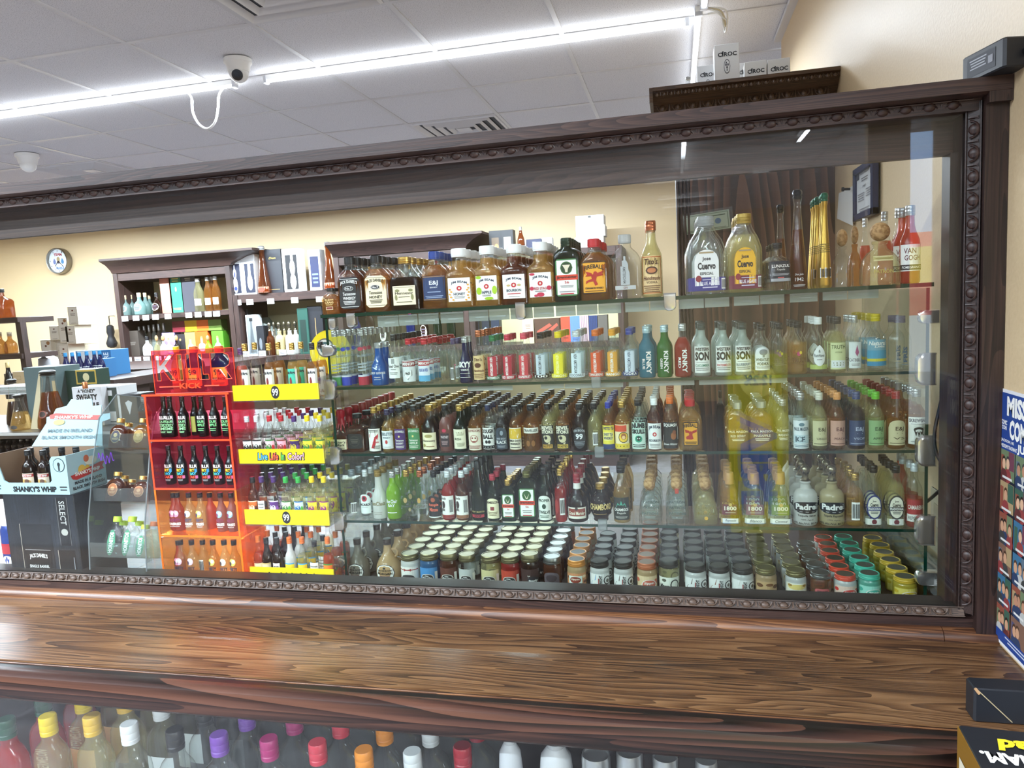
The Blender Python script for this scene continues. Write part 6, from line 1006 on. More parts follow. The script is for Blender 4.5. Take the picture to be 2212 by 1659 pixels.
# ------------------------------------------------------------------ dark gift carton with the pale blue counter box on it
jx0, jx1, jy0 = -1.665, -1.452, 1.448
jt = P(120, 1068, 1.45).z
t = thing('dark_gift_carton', 'black wood-grain whiskey gift carton with windows under the pale blue box', 'carton', (jx0, jy0, ZC))
JB_ = wood('black_carton', '101216', '1E2228', '2C323A', 'z', 2, .4, .2); h = jt-ZC; w_ = jx1-jx0
m = MB(); m.box((0, 0, 0), (w_, .15, h), JB_, .002); ob('carton', m, t)
m = MB(); put_label(m, w_*.45, h*.62, '14161A', [R(-.49, 0, .012, 1, 'B8B0A0'), R(0, -.49, 1, .008, 'B8B0A0'), R(0, -.2, .80, .52, '0A0A0C'), R(0, .06, .80, .008, '9A9A9A'), T("JACK DANIEL'S", 0, -.06, .56, .09, 'E0E0DC', arch=.02, bold=.03), T('SINGLE BARREL', 0, -.22, .62, .05, 'D0D0CC', bold=.02), T('SELECT', 0, -.30, .30, .04, 'D0D0CC', bold=.02), T('TENNESSEE WHISKEY', 0, -.37, .54, .03, 'B0B0AC')], flatmap(w_*.42, 0, h*.38)); ob('window', m, t)
m = MB(); put_label(m, w_*.16, h*.5, '0C0C0E', [R(-.47, 0, .04, 1, '6A6A6A'), R(.47, 0, .04, 1, '6A6A6A'), T('SELECT', 0, .18, .5, .5, 'B8B8B4', rot=-90), C(0, -.22, .6, .14, 'A8A8A0')], flatmap(w_*.83, 0, h*.72)); ob('print', m, t)
m = MB(); put_label(m, w_*.24, h*.36, '0A0A0C', [R(-.48, 0, .02, 1, 'C8C0B0'), R(0, -.49, 1, .012, 'C8C0B0'), R(.40, .05, .04, .5, '8A8E92')], flatmap(w_*.82, 0, h*.24)); ob('window', m, t)
PB = mat('A5C4CC', .5); PBI = mat('8A6E58', .6); PBD = mat('9DBCC4', .5)
t = thing('counter_box', 'pale blue cardboard counter box of whip liqueur bottles with raised back card', 'box', (0, 0, jt+.0005)); t.location.z = jt+.0005
X0, X1, YF = -1.690, -1.458, 1.446
YB = PX(232, 1040, X1).y; YB = min(max(YB, 1.54), 1.64)
hF = P(137, 985, YF).z-jt; hB = hF*1.02
m = MB(); W_ = X1-X0
outl = [(0, 0), (W_, 0), (W_, hF), (W_*.82, hF*.97), (W_*.79, hF*.88), (W_*.79, hF*.36), (W_*.76, hF*.30), (W_*.22, hF*.30), (W_*.17, hF*.36), (W_*.10, hF*.93), (W_*.06, hF), (0, hF)]
m.prism([(X0+a, b) for a, b in outl], 'y', YF, YF+.003, PB); ob('front_panel', m, t)
m = MB(); put_label(m, W_, hF*.30, None, [T("SHANKY'S WHIP", .06, -.06, .56, .50, '16181C', bold=.05), LN(.43, 0, .09, .5, 2, '3A3A3A'), LN(-.42, .1, .08, .5, 2, '3A3A3A')], flatmap((X0+X1)/2, YF, hF*.16)); C_ = [C(0, 0, 1, 1, '24282C'), C(0, 0, .9, .9, 'A5C4CC'), C(0, .05, .24, .3, '24282C'), R(0, -.2, .14, .4, '24282C')]
put_label(m, W_*.15, W_*.15, None, C_, flatmap(X0+W_*.905, YF, hF*.76)); ob('front_print', m, t)
m = MB(); m.box((X1-.003, YF+.003, 0), (X1, YB, hF), PB); ob('side_panel', m, t)
m = MB(); D_ = YB-YF
put_label(m, D_, hF, None, [C(.12, .22, .34, .22, 'E4DCC8'), C(.0, .30, .14, .18, 'C86A4A'), C(-.14, .04, .20, .26, 'D8B04A'), C(.0, .02, .16, .22, 'D8B04A'), PG([(-.44, -.04), (-.30, -.02), (.36, .12), (.46, .10), (.40, .0), (.44, -.08), (-.30, -.18), (-.40, -.14)], 'B8302E'), T("SHANKY'S WHIP", .0, -.03, .66, .10, WH, bold=.04), T('MADE IN IRELAND', .0, -.25, .72, .08, '24282C', bold=.04), T('BLACK SMOOTH IRISH', .0, -.38, .84, .08, '24282C', bold=.04)], flatmap(X1, (YF+YB)/2, hF/2, '+x')); ob('side_print', m, t)
m = MB(); m.box((X0, YF+.003, 0), (X0+.003, YB, hF), PBI); m.box((X0+.003, YB-.003, 0), (X1-.003, YB, hF), PBI); m.box((X0+.003, YF+.003, 0), (X1-.003, YB-.003, .003), PBI); ob('inner_tray', m, t)
m = MB(); bw = W_; hk = .13
cardp = [(.02, 0), (.98, 0), (.90, .50), (1.0, .56), (.98, .68), (.86, .66), (.84, .86), (.72, .84), (.68, 1), (.52, .98), (.40, 1), (.36, .86), (.22, .80), (.20, .66), (.12, .62), (.14, .50)]
tilt = .45
def tl_(u, v, l=0): return (X0+W_*u, YB+.002+v*hk*math.sin(tilt)-.0004*l, hF+v*hk*math.cos(tilt)+.0002*l)
m.rings([[tl_(a, b) for a, b in cardp], [(x, y+.002, z) for x, y, z in [tl_(a, b) for a, b in cardp]]], PBD); ob('back_card', m, t)
m = MB(); put_label(m, 1, 1, None, [PG([(-.32, .08), (.34, .04), (.36, .14), (.30, .14), (-.26, .20), (-.34, .16)], 'B84A46'), T("SHANKY'S WHIP", 0, .11, .52, .07, 'E8D8D0', bold=.03), C(-.18, .0, .16, .12, 'C8A86A'), T('MADE IN IRELAND', 0, -.18, .60, .07, '5A6A72', bold=.02), T('BLACK SMOOTH IRISH', 0, -.32, .72, .07, '5A6A72', bold=.02)], lambda u, v, l: tl_(u+.5, v+.5, l+2)); ob('card_print', m, t)
wl = [L1(.24, .40, 1.2, 'E8D8C0', [R(0, .36, 1, .18, 'A83A38'), T("SHANKY'S WHIP", 0, .36, .8, .12, WH, bold=.03), C(0, -.05, .7, .4, 'C8A05A'), C(.1, .0, .3, .3, '6A4A3A'), LN(0, -.38, .7, .1, 2, '6A5A4A')])]
for i, (dx, dy, wd) in enumerate(((.36, .030, ''), (.56, .030, ''), (.26, .066, ''), (.46, .068, ''), (.66, .070, ''), (.84, .072, ''))):
    nm = ['left bottle in the front row', 'right bottle in the front row', 'far left bottle in the back row', 'second bottle in the back row', 'third bottle in the back row', 'far right bottle in the back row'][i]
    make_bottle('whip_bottle', 'miniature', 'dark black capped %s of the pale blue counter box' % nm, (X0+W_*dx, YF+.01+dy*.85, jt+.004), 0, 'bottles in the pale blue box', bottle_meshes('mini', hF*1.04, .0165, 'dark', BLK, wl, None))
t = thing('drink_can', 'blue and red printed can at the far left edge beside the dark gift carton', 'can', (-1.70, 1.50, ZC)); m = MB(); m.loft([(0, .026, .026, 2), (.006, .031, .031, 2), (.14, .031, .031, 2), (.152, .026, .026, 2)], mat('24408C', .25, .3), 20); ob('body', m, t)
m = MB(); put_label(m, .07, .09, None, [R(0, .2, 1, .3, 'B02838'), C(0, -.2, .5, .4, WH), PG([(-.1, -.1), (0, -.02), (.1, -.1), (.06, -.24), (-.06, -.24)], '24408C')], lambda u, v, l: ((.0312+.0002*l)*math.sin(u/.031), -(.0312+.0002*l)*math.cos(u/.031), .075+v)); ob('print', m, t)
# ------------------------------------------------------------------ below the counter: rows of bigger bottles behind the lower glass
LB = .6405
lows = [(12, 1552, 'red', '1E4A34', 'red bottle with dark green cap leftmost'), (102, 1545, 'pale', 'E8C81E', 'peach bottle with bright yellow cap'), (197, 1545, 'pale', 'E0B43A', 'pale bottle with honey yellow cap'), (278, 1562, 'clear', 'E6E8E8', 'clear bottle with white cap'), (376, 1575, 'clear', '232220', 'clear bottle with black cap'), (472, 1585, 'clear', '7A4AA8', 'clear bottle with purple cap'), (580, 1594, 'clear', 'A82A6A', 'clear bottle with magenta cap'), (685, 1602, 'clear', 'C83A4A', 'clear bottle with coral cap'), (785, 1618, 'clear', 'E08A2A', 'clear bottle with orange cap'), (890, 1622, 'clear', 'D0D4D4', 'clear bottle with pale cap'), (998, 1610, 'clear', '9A2430', 'clear bottle with dark red cap')]
lcols = {'peach bottle with bright yellow cap': [(.32, .36, .8, 'C8A070', [], 'rect')], 'clear bottle with white cap': [(.34, .34, .8, 'C8CCCC', [], 'rect')], 'clear bottle with black cap': [(.34, .34, .8, '3A3A3A', [], 'rect')], 'red bottle with dark green cap leftmost': [(.4, .3, .8, None, [T('WATERMELON', 0, 0, .5, .9, WH, rot=90, bold=.02)], 'rect')]}
for px, yt, gl, cp, desc in lows:
    H = .245; zt = LB+H; p = PZ(px, yt, zt); y = max(p.y, 1.15)
    # keep the cap where it is seen: slide the bottle back and let the shelf carry it
    p = P(px, yt, y); H = p.z-LB
    cm = mat(cp, .32)
    f = make_bottle('large_bottle', 'bottle', '%s in front row under the counter' % desc, (p.x, y, LB), 0, 'bottles under the counter', bottle_meshes('pint', H, .040, gl, cm, lcols.get(desc), None))
    for k in (1, 2): dup(f, (p.x+.004*k, y+.088*k, LB), '%s row behind the %s, under the counter' % (ORD[k], desc.replace(' leftmost', ' at left')))
for i, (x0, x1, yt, label, col) in enumerate(((1078, 1128, 1604, 'white rounded tub standing under the counter beside the dark red cap', 'C9CCD0'), (1166, 1238, 1612, 'larger white rounded tub under the counter', 'D0D2D4'))):
    y = 1.22; a = P(x0, yt+40, y); b = P(x1, yt+40, y); W2 = (b.x-a.x)/2; H = P((x0+x1)/2, yt, y).z-LB
    t = thing('white_tub', label, 'tub', ((a.x+b.x)/2, y, LB)); m = MB(); m.loft([(0, W2*.8, W2*.8, 2), (H*.8, W2, W2, 2), (H*.93, W2*.9, W2*.9, 2), (H, W2*.5, W2*.5, 2)], mat(col, .4), 24); ob('body', m, t)
    m = MB(); m.loft([(H*.985, W2*.5, W2*.5, 2), (H*1.03, W2*.46, W2*.46, 2)], mat('B8BABC', .4), 16); ob('lid', m, t)
for x0, x1, yt, gl, lb, label in ((1330, 1392, 1622, 'clear', [(.62, .2, 1.3, '3A4A8A', [LN(0, 0, .6, .5, 2, 'D0D4E0')], 'rect')], 'clear jar with blue label under the counter'), (1408, 1468, 1632, 'clear', None, 'plain clear jar under the counter'), (1255, 1322, 1628, 'grey', None, 'grey wrapped jar under the counter'), (1500, 1552, 1640, 'frost', None, 'pale greenish jar under the counter')):
    y = 1.20; H = P((x0+x1)/2, yt, y).z-LB
    standing('lidded_jar', label, 'jar', x0, x1, yt, y, LB, 'jar', gl, SILV, lb, group='jars under the counter')
# ------------------------------------------------------------------ black cartons by the counter's right end
t = thing('black_flat_carton', 'narrow black carton with scuffed corner on the counter right end', 'carton', (.414, 1.127, ZC)); BK = mat('1B1E24', .42)
hh_ = P(2105, 1487, 1.127).z-ZC
m = MB(); m.box((.0, .0, 0), (.134, .034, hh_), BK, .003); ob('carton', m, t)
m = MB(); m.tube([(.001, -.0005, hh_), (.006, -.0012, hh_*.86)], .0022, mat('B08A62', .8), 6); m.tube([(.003, -.0008, hh_*.98), (.050, -.0008, .004)], .0008, mat('A89A78', .7), 5); ob('scuffed_edge', m, t)
zt_ = Z0-.585
pa = PZ(2070, 1566, zt_); pb = PZ(2125, 1655, zt_)
t = thing('black_printed_carton', 'black carton with gold side and upside-down white lettering by the counter front', 'carton', (pa.x, 0, 0)); t.location = (pa.x, pa.y, 0)
t.rotation_euler[2] = math.radians(-4)
m = MB(); m.box((0, -.30, 0), (.21, 0, zt_), BK, .002); ob('carton', m, t)
m = MB(); m.box((-.0012, -.299, zt_-.30), (-.0002, -.001, zt_-.001), mat('9A7028', .35, .4)); put_label(m, .28, .12, None, [LN(0, 0, .9, .9, 3, 'C8BFA8'), T('UNAM.', .1, .1, .5, .6, 'D8D0C0', bold=.03)], flatmap(-.0014, -.14, zt_-.08, '-x')); ob('gold_side', m, t)
q1 = PZ(2176, 1638, zt_)-t.location; q2 = PZ(2192, 1612, zt_)-t.location
m = MB(); put_label(m, .1, .1, None, [T('UNAM.', .16, 0, .80, .24, 'EDEDEA', rot=180, bold=.05)], flatmap(q1.x, q1.y, zt_, 'z')); put_label(m, .1, .1, None, [T('Rad', .12, .02, .62, .26, 'E8D02A', rot=180, bold=.05, shear=.2)], flatmap(q2.x, q2.y, zt_+.0006, 'z')); ob('print', m, t)
# ------------------------------------------------------------------ on the right wall: poster, framed certificate, papers, power brick
pz1 = PX(2165, 838, .55).z; pz0 = PX(2165, 1392, .55).z
ya = PX(2158, 1100, .55).y
t = thing('wall_poster', 'blue convention poster with a grid of guest photos on the right wall', 'poster', (.5495, 0, 0)); PW = .30; ph = pz1-pz0; pc = (pz1+pz0)/2; yc = ya-PW/2
m = MB(); m.box((-.0012, ya-PW, pz0), (0, ya, pz1), mat('E8E8EA', .35)); ob('sheet', m, t)
def pm_(u, v, l): return (-.0016-.000012*l, yc-u, pc+v)
it = [R(0, .0, .965, .975, '1F3F86'), T('MISSISSIPPI', -.12, .440, .57, .075, WH, bold=.05), T('COMIC CON', -.12, .355, .50, .075, WH, bold=.05), T('JUNE', -.17, .292, .20, .04, WH, bold=.04), T('COMIC', -.435, .375, .07, .018, WH, bold=.03), T('CON', -.435, .355, .06, .016, WH, bold=.03), T('JACKSON, MS', -.39, .305, .16, .014, WH, bold=.02), T('MISSISSIPPI TRADEMART', -.37, .285, .20, .014, WH, bold=.02), R(0, -.10, .965, .74, '101828')]
random.seed(11)
pal = ['5A6A7A', '7A5A4A', '3A5A4A', '8A4A3A', '4A4A6A', 'A8906A', '3A6A8A', '6A7A5A', '6A3A4A']
for r in range(6):
    for c in range(5):
        x = -.385+.192*c; z = .215-.122*r; bgc = random.choice(pal); sk = random.choice(['C89A7A', 'B8866A', 'D8AE8E']); hair = random.choice(['2A1E16', '4A3222', '6A5038', '3A3A3A']); sh = random.choice(['2A3A5A', '5A2A2A', '3A3A3A', 'A83A3A', 'D8D8D4'])
        it += [R(x, z, .180, .112, bgc), R(x+.05, z+.02, .07, .07, random.choice(pal)), R(x-.06, z-.01, .04, .09, random.choice(pal))]
        for k in range(random.choice([1, 2, 2, 3])):
            xx = x+[0, -.045, .05][k]+random.uniform(-.01, .01); zz = z-.004*k
            it += [C(xx, zz-.040, .085, .055, random.choice(['2A3A5A', '5A2A2A', '3A3A3A', '8A3A3A', 'B8B8B4'])), C(xx, zz+.014, .048, .044, random.choice(['2A1E16', '4A3222', '3A3A3A'])), C(xx, zz+.006, .042, .040, sk)]
        it += [R(x, z-.049, .12, .009, 'D8D8D4')]
it += [R(0, -.455, .965, .035, '1F3F86'), LN(0, -.455, .7, .025, 2, 'C8CCDA')]
m = MB(); put_label(m, PW, ph, None, it, pm_, nseg=2); ob('print', m.mesh('print', False), t)
# framed certificate: hangs from a nail, clear of the wall at the top
a_ = PX(1850, 372, .545); b_ = PX(1906, 350, .545); z1 = PX(1878, 352, .545).z; z0 = PX(1876, 470, .545).z
ymid = (a_.y+b_.y)/2; fw = .22
t = thing('framed_certificate', 'navy framed certificate hanging on the right wall behind the case', 'picture frame', (.545, ymid, (z0+z1)/2)); fh = z1-z0; FN = mat('232C4E', .4)
m = MB()
for q in ((-fw/2, -fh/2, -fw/2+.018, fh/2), (fw/2-.018, -fh/2, fw/2, fh/2), (-fw/2, fh/2-.018, fw/2, fh/2), (-fw/2, -fh/2, fw/2, -fh/2+.018)): m.box((-.018, q[0], q[1]), (.0, q[2], q[3]), FN, .002)
ob('frame', m, t)
m = MB(); m.box((-.010, -fw/2+.01, -fh/2+.01), (-.004, fw/2-.01, fh/2-.01), mat('C9CCCE', .5)); put_label(m, fw*.84, fh*.84, None, [R(-.40, .40, .14, .16, '24283A'), R(.40, .40, .14, .16, '24283A'), T('STATE OF MISSISSIPPI', 0, .42, .56, .05, '3A3A44', bold=.02), LN(0, .28, .4, .10, 2, '6A6A70'), T('1987', 0, .12, .2, .05, '3A3A44'), LN(-.2, -.1, .4, .2, 4, '8A8A90'), LN(.24, -.05, .3, .2, 4, '8A8A90'), LN(0, -.4, .6, .1, 2, '8A8A90')], lambda u, v, l: (-.0104-.0003*l, -u, v)); ob('certificate', m, t)
a_ = PX(1822, 440, .548); z1 = PX(1836, 408, .548).z; z0 = PX(1836, 478, .548).z; yy = PX(1835, 440, .548).y
t = thing('pinned_papers', 'sheaf of white papers pinned to the wall left of the certificate', 'paper', (.549, yy, (z0+z1)/2))
for k in range(3):
    m = MB(); hq = (z1-z0)/2; m.rings([[(-.001-.004*k, -.09+.006*k, -hq-.01*k), (-.012-.004*k, .09, -hq+.02), (-.006-.004*k, .09, hq), (-.001-.003*k, -.09, hq)], [(-.0006-.004*k, -.09+.006*k, -hq-.01*k), (-.0116-.004*k, .09, -hq+.02), (-.0056-.004*k, .09, hq), (-.0006-.003*k, -.09, hq)]], mat('DCDCD8', .6)); ob('sheet', m, t)
m = MB(); m.cyl((-.012, -.06, hq*.86), (-.03, -.06, hq*.88), .004, BLACK, 10); m.cyl((-.03, -.06, hq*.88), (-.036, -.06, hq*.88), .007, BLACK, 10); ob('push_pin', m, t)
# power brick on the post's head with its lead
p = P(2150, 118, 1.36)
t = thing('power_brick', 'black power adapter resting on the top right corner of the window frame', 'adapter', (.524, 1.392, Z0+.3315), math.radians(14))
m = MB(); m.box((-.022, -.055, 0), (.022, .050, .046), mat('1E2026', .45), .004); ob('housing', m, t)
m = MB(); put_label(m, .07, .03, '2A2C34', [LN(-.1, .1, .6, .6, 4, 'A8AAB0'), R(.34, 0, .16, .4, '8A8C92')], flatmap(-.022, 0, .023, '-x')); ob('rating_plate', m, t)
m = MB(); m.cyl((.012, -.055, .022), (.012, -.066, .022), .006, BLACK, 10); m.tube(spline([(.012, -.062, .022), (.014, -.10, .03), (.018, -.16, .06), (.02, -.24, .14)]), .003, BLACK, 8); ob('lead', m, t)
# black lead behind the pane, socket plate and clear film roll
t = thing('power_lead', 'black power lead hanging between the glass case and the window post', 'cable', (0, 0, 0))
m = MB(); m.tube(spline([P(2072, 740, 1.50), P(2050, 800, 1.50), P(2030, 880, 1.52), P(2019, 935, 1.52), P(2022, 975, 1.52), P(2038, 1010, 1.52), P(2047, 1042, 1.53), P(2024, 1065, 1.56), P(2003, 1083, 1.60)], 8), .0034, BLACK, 8); ob('lead', m, t)
q = PX(2030, 1130, .548); t = thing('socket_plate', 'beige wall socket plate on the right wall beside the glass case', 'socket', (.549, q.y, q.z))
m = MB(); m.box((-.006, -.045, -.07), (0, .045, .07), mat('BDB096', .45), .003); ob('plate', m, t)
for s in (-1, 1):
    m = MB(); m.box((-.008, -.018, s*.025-.016), (-.006, .018, s*.025+.016), mat('A89C82', .4), .001); ob('outlet', m, t)
t = thing('film_roll', 'roll of crumpled clear plastic film lying right of the glass case', 'film roll', (0, 0, 0))
FILM = glass('B8BCBC', .35, .9, .12, .15, 'plastic_film')
m = MB(); a0 = Vector((.515, 1.50, ZC+.034)); b0 = Vector((.515, 1.98, ZC+.034)); rs = []
for i in range(15):
    c = a0.lerp(b0, i/14); rs.append([(c.x+(.026+.004*math.sin(i*1.7+k*2.1)+.003*math.sin(k*5+i))*math.cos(2*pi*k/18), c.y, c.z+(.030+.004*math.sin(i*2.3+k*1.7))*math.sin(2*pi*k/18)) for k in range(18)])
m.rings(rs, FILM); ob('film', m, t)
m = MB(); m.cyl((.515, 1.494, ZC+.034), (.515, 1.985, ZC+.034), .014, mat('D6D2C4', .6), 14); ob('core', m, t)
# ------------------------------------------------------------------ tall oak cabinet at the right wall
cab = thing('tall_oak_cabinet', 'tall oak cabinet with carved crown standing against the right wall', 'cabinet', (0, 0, 0))
zt_c = PX(1817, 152, .55).z-.10; xl = P(1461, 440, 2.74).x
m = MB(); m.box((xl+.05, 2.745, 0), (.549, 3.2, zt_c), W_PANEL); ob('body', m, cab)
m = MB()
for k in range(4): m.box((xl+.0125*k, 2.738+.0, 0), (xl+.0125*k+.0095, 3.2, zt_c), W_CABZ, .003)
ob('fluted_corner', m, cab)
kx = P(1410, 200, 2.65).x; zt = P(1600, 180, 2.65).z; zt = PX(1817, 152, .55).z+.016
WC = wood('oak_crown', '2A1D14', '4A3524', '6A5038', 'x', 1.6, .38, .25)
zl = zt-.115
m = MB(); m.prism([(2.65, zt), (2.65, zt-.012), (2.662, zt-.018), (2.668, zt-.030), (2.68, zt-.042), (2.70, zt-.062), (2.708, zt-.070), (2.712, zt-.10), (2.73, zt-.115), (2.745, zt-.13), (3.2, zt-.13), (3.2, zt)], 'x', kx, .549, WC); ob('crown', m, cab)
m = MB(); sw = .022; m.prism([(kx-.0, 2.652), (kx-.012, 2.652), (kx-.012, 3.2), (kx, 3.2)], 'z', zt-.05, zt, WC); ob('crown_return', m, cab)
es = egg_mesh(WC)
n = int((.549-kx)/.052)
for k in range(n):
    e = ob('egg', es, cab, (kx+.03+.052*k, 2.690, zt-.064)); e.rotation_euler = (math.radians(80), 0, 0); e.scale = (1.25, 1.55, 1.3)
for k in range(int((.549-kx)/.024)):
    e = ob('egg', es, cab, (kx+.014+.024*k, 2.655, zt-.024)); e.rotation_euler = (math.radians(70), 0, 0); e.scale = (.6, .9, .8)
BOXW = mat('E6E8EA', .5)
def ciroc_box(xl_, xr_, yt, Y, label, rz=0):
    a = P(xl_, yt+20, Y); b = P(xr_, yt+20, Y); w = b.x-a.x; h = P((xl_+xr_)/2, yt, Y).z-zt
    t = thing('vodka_carton', label, 'carton', ((a.x+b.x)/2, Y, zt+.0005), math.radians(rz), 'white cartons on the tall cabinet')
    m = MB(); m.box((-w/2, 0, 0), (w/2, w*.95, h), BOXW, .0015); ob('carton', m, t)
    m = MB(); put_label(m, w, .09, None, [T('CÎROC', .02, .26, .76, .20, '23262E', bold=.03), C(.0, -.22, .26, .54, '4A4E58'), C(0, -.22, .22, .48, 'E6E8EA'), C(-.04, -.16, .06, .10, '3A3E48'), C(.04, -.16, .06, .10, '3A3E48'), C(0, -.26, .06, .10, '3A3E48'), C(-.03, -.08, .05, .07, '3A3E48'), C(0, -.36, .04, .08, '3A3E48')], flatmap(0, 0, h-.056)); ob('print', m, t)
ciroc_box(1543, 1597, 95, 2.76, 'tall white vodka carton standing in front on the tall cabinet')
ciroc_box(1506, 1552, 141, 2.92, 'white vodka carton half hidden left of the tall one')
ciroc_box(1594, 1622, 136, 3.0, 'white vodka carton mostly hidden behind the tall one', 0)
ciroc_box(1608, 1656, 132, 2.82, 'white vodka carton second from the right on the tall cabinet', -3)
ciroc_box(1658, 1707, 127, 2.82, 'white vodka carton at the right end on the tall cabinet', -3)
standing('vodka_bottle', 'small clear bottle neck showing above the tall cabinet crown', 'bottle', 1474, 1500, 158, 2.90, zt+.0005, 'square', 'clear', SILV, None, group=None, H=.09)
# banknote taped on the cabinet
y = 2.742; a = P(1478, 480, y); b = P(1577, 480, y); zc = P(1527, 480, y).z; w = b.x-a.x; h = w*.42
t = thing('banknote', 'green paper banknote in a clear sleeve taped to the tall cabinet', 'banknote', ((a.x+b.x)/2, y, zc)); t.rotation_euler[1] = math.radians(-5)
m = MB(); m.box((-w/2, -.001, -h/2), (w/2, 0, h/2), mat('B9C4AC', .5)); put_label(m, w, h, None, [R(0, 0, .94, .88, '7C8C74'), R(0, 0, .90, .80, 'C2CCB4'), C(-.18, -.04, .24, .66, '6A7A68'), C(-.18, -.02, .18, .54, 'A8B49C'), C(.24, -.02, .14, .30, '5A7A9A'), LN(.16, .28, .5, .12, 1, '5A6A58'), LN(0, -.36, .8, .06, 1, '5A6A58')], flatmap(0, -.001, 0)); ob('note', m, t)
m = MB(); m.box((-w/2-.01, -.003, -h/2-.012), (w/2+.012, -.002, h/2+.008), GL['clear']); ob('sleeve', m, t)
# ------------------------------------------------------------------ ceiling fittings
LED = emit('F4F9FF', 1.7)
for i, (x0, y0, x1, y1) in enumerate(TUBES):
    L = math.hypot(x1-x0, y1-y0); a = math.atan2(y1-y0, x1-x0)
    if 5 < i < 11 or i > 16: continue      # out of view, in the pane too
    lab = ['bright LED tube on the ceiling at far left with a looped lead', 'long bright LED tube crossing the ceiling above the window', 'LED tube running overhead toward the shop front by the right wall', 'LED tube running to the back beside the white cartons', 'LED tube near the back wall at left', 'LED tube near the back wall at right', '', '', '', '', '', 'LED tube mirrored in the pane as a slanting line near the post', 'LED tube mirrored in the pane as an upright line above the banknote', 'uppermost of three short LED tubes mirrored beside the banknote', 'middle one of three short LED tubes mirrored beside the banknote', 'lowest of three short LED tubes mirrored beside the banknote', 'very short LED tube mirrored right of the three short ones'][i]
    t = thing('led_tube', lab, 'light', ((x0+x1)/2, (y0+y1)/2, CEIL-.001), a, 'LED tubes on the ceiling')
    m = MB(); m.prism([(-.016, 0), (.016, 0), (.013, -.022), (-.013, -.022)], 'x', -L/2, L/2, PLW); ob('housing', m, t)
    m = MB(); m.prism([(.013*math.cos(q), -.0225-.013*math.sin(q)) for q in [pi*k/8 for k in range(9)]], 'x', -L/2+.012, L/2-.012, LED); ob('lens', m, t)
    for s in (-1, 1):
        m = MB(); m.box((s*(L/2-.012)-.010, -.017, -.040), (s*(L/2-.012)+.010, .017, -.0005), mat('C9CCD2', .4), .003); ob('end_cap', m, t)
t = thing('tube_lead', 'white lead looping down between the two LED tubes', 'cable')
m = MB(); Yl = 3.55; m.tube(spline([P(402, 196, Yl), P(414, 212, Yl), P(416, 240, Yl), P(428, 266, Yl), P(447, 278, Yl), P(464, 265, Yl), P(471, 235, Yl), P(473, 205, Yl), P(484, 188, Yl)], 6), .006, PLW, 8); ob('lead', m, t)
t = thing('junction_lead', 'bundle of white leads where the LED tubes meet near the right wall', 'cable')
m = MB(); q0 = Vector((.155, 3.40, CEIL-.02))
for k in range(3): m.tube(spline([q0, q0+Vector((.05+.02*k, -.02, -.03)), q0+Vector((.09, .0+.02*k, -.06-.02*k)), q0+Vector((.07, .03, -.02)), q0+Vector((.02, .05, -.01))], 6), .004, mat(['E6E6E2', 'C9BC9A', 'E6E6E2'][k], .4), 6)
ob('lead', m, t)
def dome(px, py, label, yaw, s=1.0, lens=True):
    p = PZ(px, py, CEIL); t = thing('security_camera', label, 'camera', (p.x, p.y, CEIL-.001), 0, 'security cameras')
    m = MB(); m.loft([(0, .066*s, .066*s, 2), (-.018*s, .066*s, .066*s, 2), (-.026*s, .058*s, .058*s, 2), (-.060*s, .050*s, .050*s, 2)][::-1], PLW, 24); ob('base', m, t)
    m = MB(); q = []
    for i in range(9):
        a = -pi/2+pi*.72*i/8; q.append((-.062*s+.047*s*math.sin(a), max(.001, .047*s*math.cos(a)), max(.001, .047*s*math.cos(a)), 2))
    m.loft(q, PLW, 24); ob('ball', m, t)
    if lens:
        d = Vector((math.cos(yaw), math.sin(yaw), -.55)).normalized(); c = Vector((0, 0, -.062*s))
        m = MB(); m.cyl(c+d*.030*s, c+d*.046*s, .031*s, PLW, 20); m.cyl(c+d*.046*s, c+d*.0475*s, .026*s, mat('0C0E12', .08), 20); m.cyl(c+d*.0475*s, c+d*.049*s, .012*s, mat('20242C', .05), 14); ob('lens', m, t)
dome(513, 128, 'white turret security camera with dark lens above the window tube', -1.2)
dome(58, 333, 'smaller white dome security camera at the far left', -.9, 1.15, False)
VENT = mat('DCDCDE', .45)
def vent(cx, cy_, label):
    t = thing('ceiling_vent', label, 'air vent', (cx, cy_, CEIL), 0, 'ceiling air vents')
    m = MB(); m.box((-.30, -.30, .015), (.30, .30, .02), mat('4A4B4E', .7)); ob('backing', m, t)
    for k, r in enumerate((.30, .235, .17, .105)):
        m = MB(); z0 = -.004; r2 = r-.034
        q = lambda r_, z: [(-r_, -r_, z), (r_, -r_, z), (r_, r_, z), (-r_, r_, z)]
        m.rings([q(r, z0+.002 if k == 0 else .006), q(r-.012, z0-.006), q(r2, z0+.016), q(r2+.004, z0+.018)], VENT, close=False); ob('vane', m, t)
    m = MB(); m.box((-.05, -.05, -.004), (.05, .05, .004), VENT, .002); ob('vane', m, t)
VENTS = [(-1.4225, 2.62, 'square ceiling vent at the top edge of the view'), (-1.4225, 5.10, 'square ceiling vent half hidden behind the window rail'), (-4.5475, 5.10, 'square ceiling vent beside the far left dome camera')]
for v in VENTS:
    vent(*v)
    for o in list(ceil.children):
        if o.name.startswith('ceiling_tile') and abs(o.location.x-v[0]) < .05 and abs(o.location.y-v[1]) < .05: bpy.data.objects.remove(o)
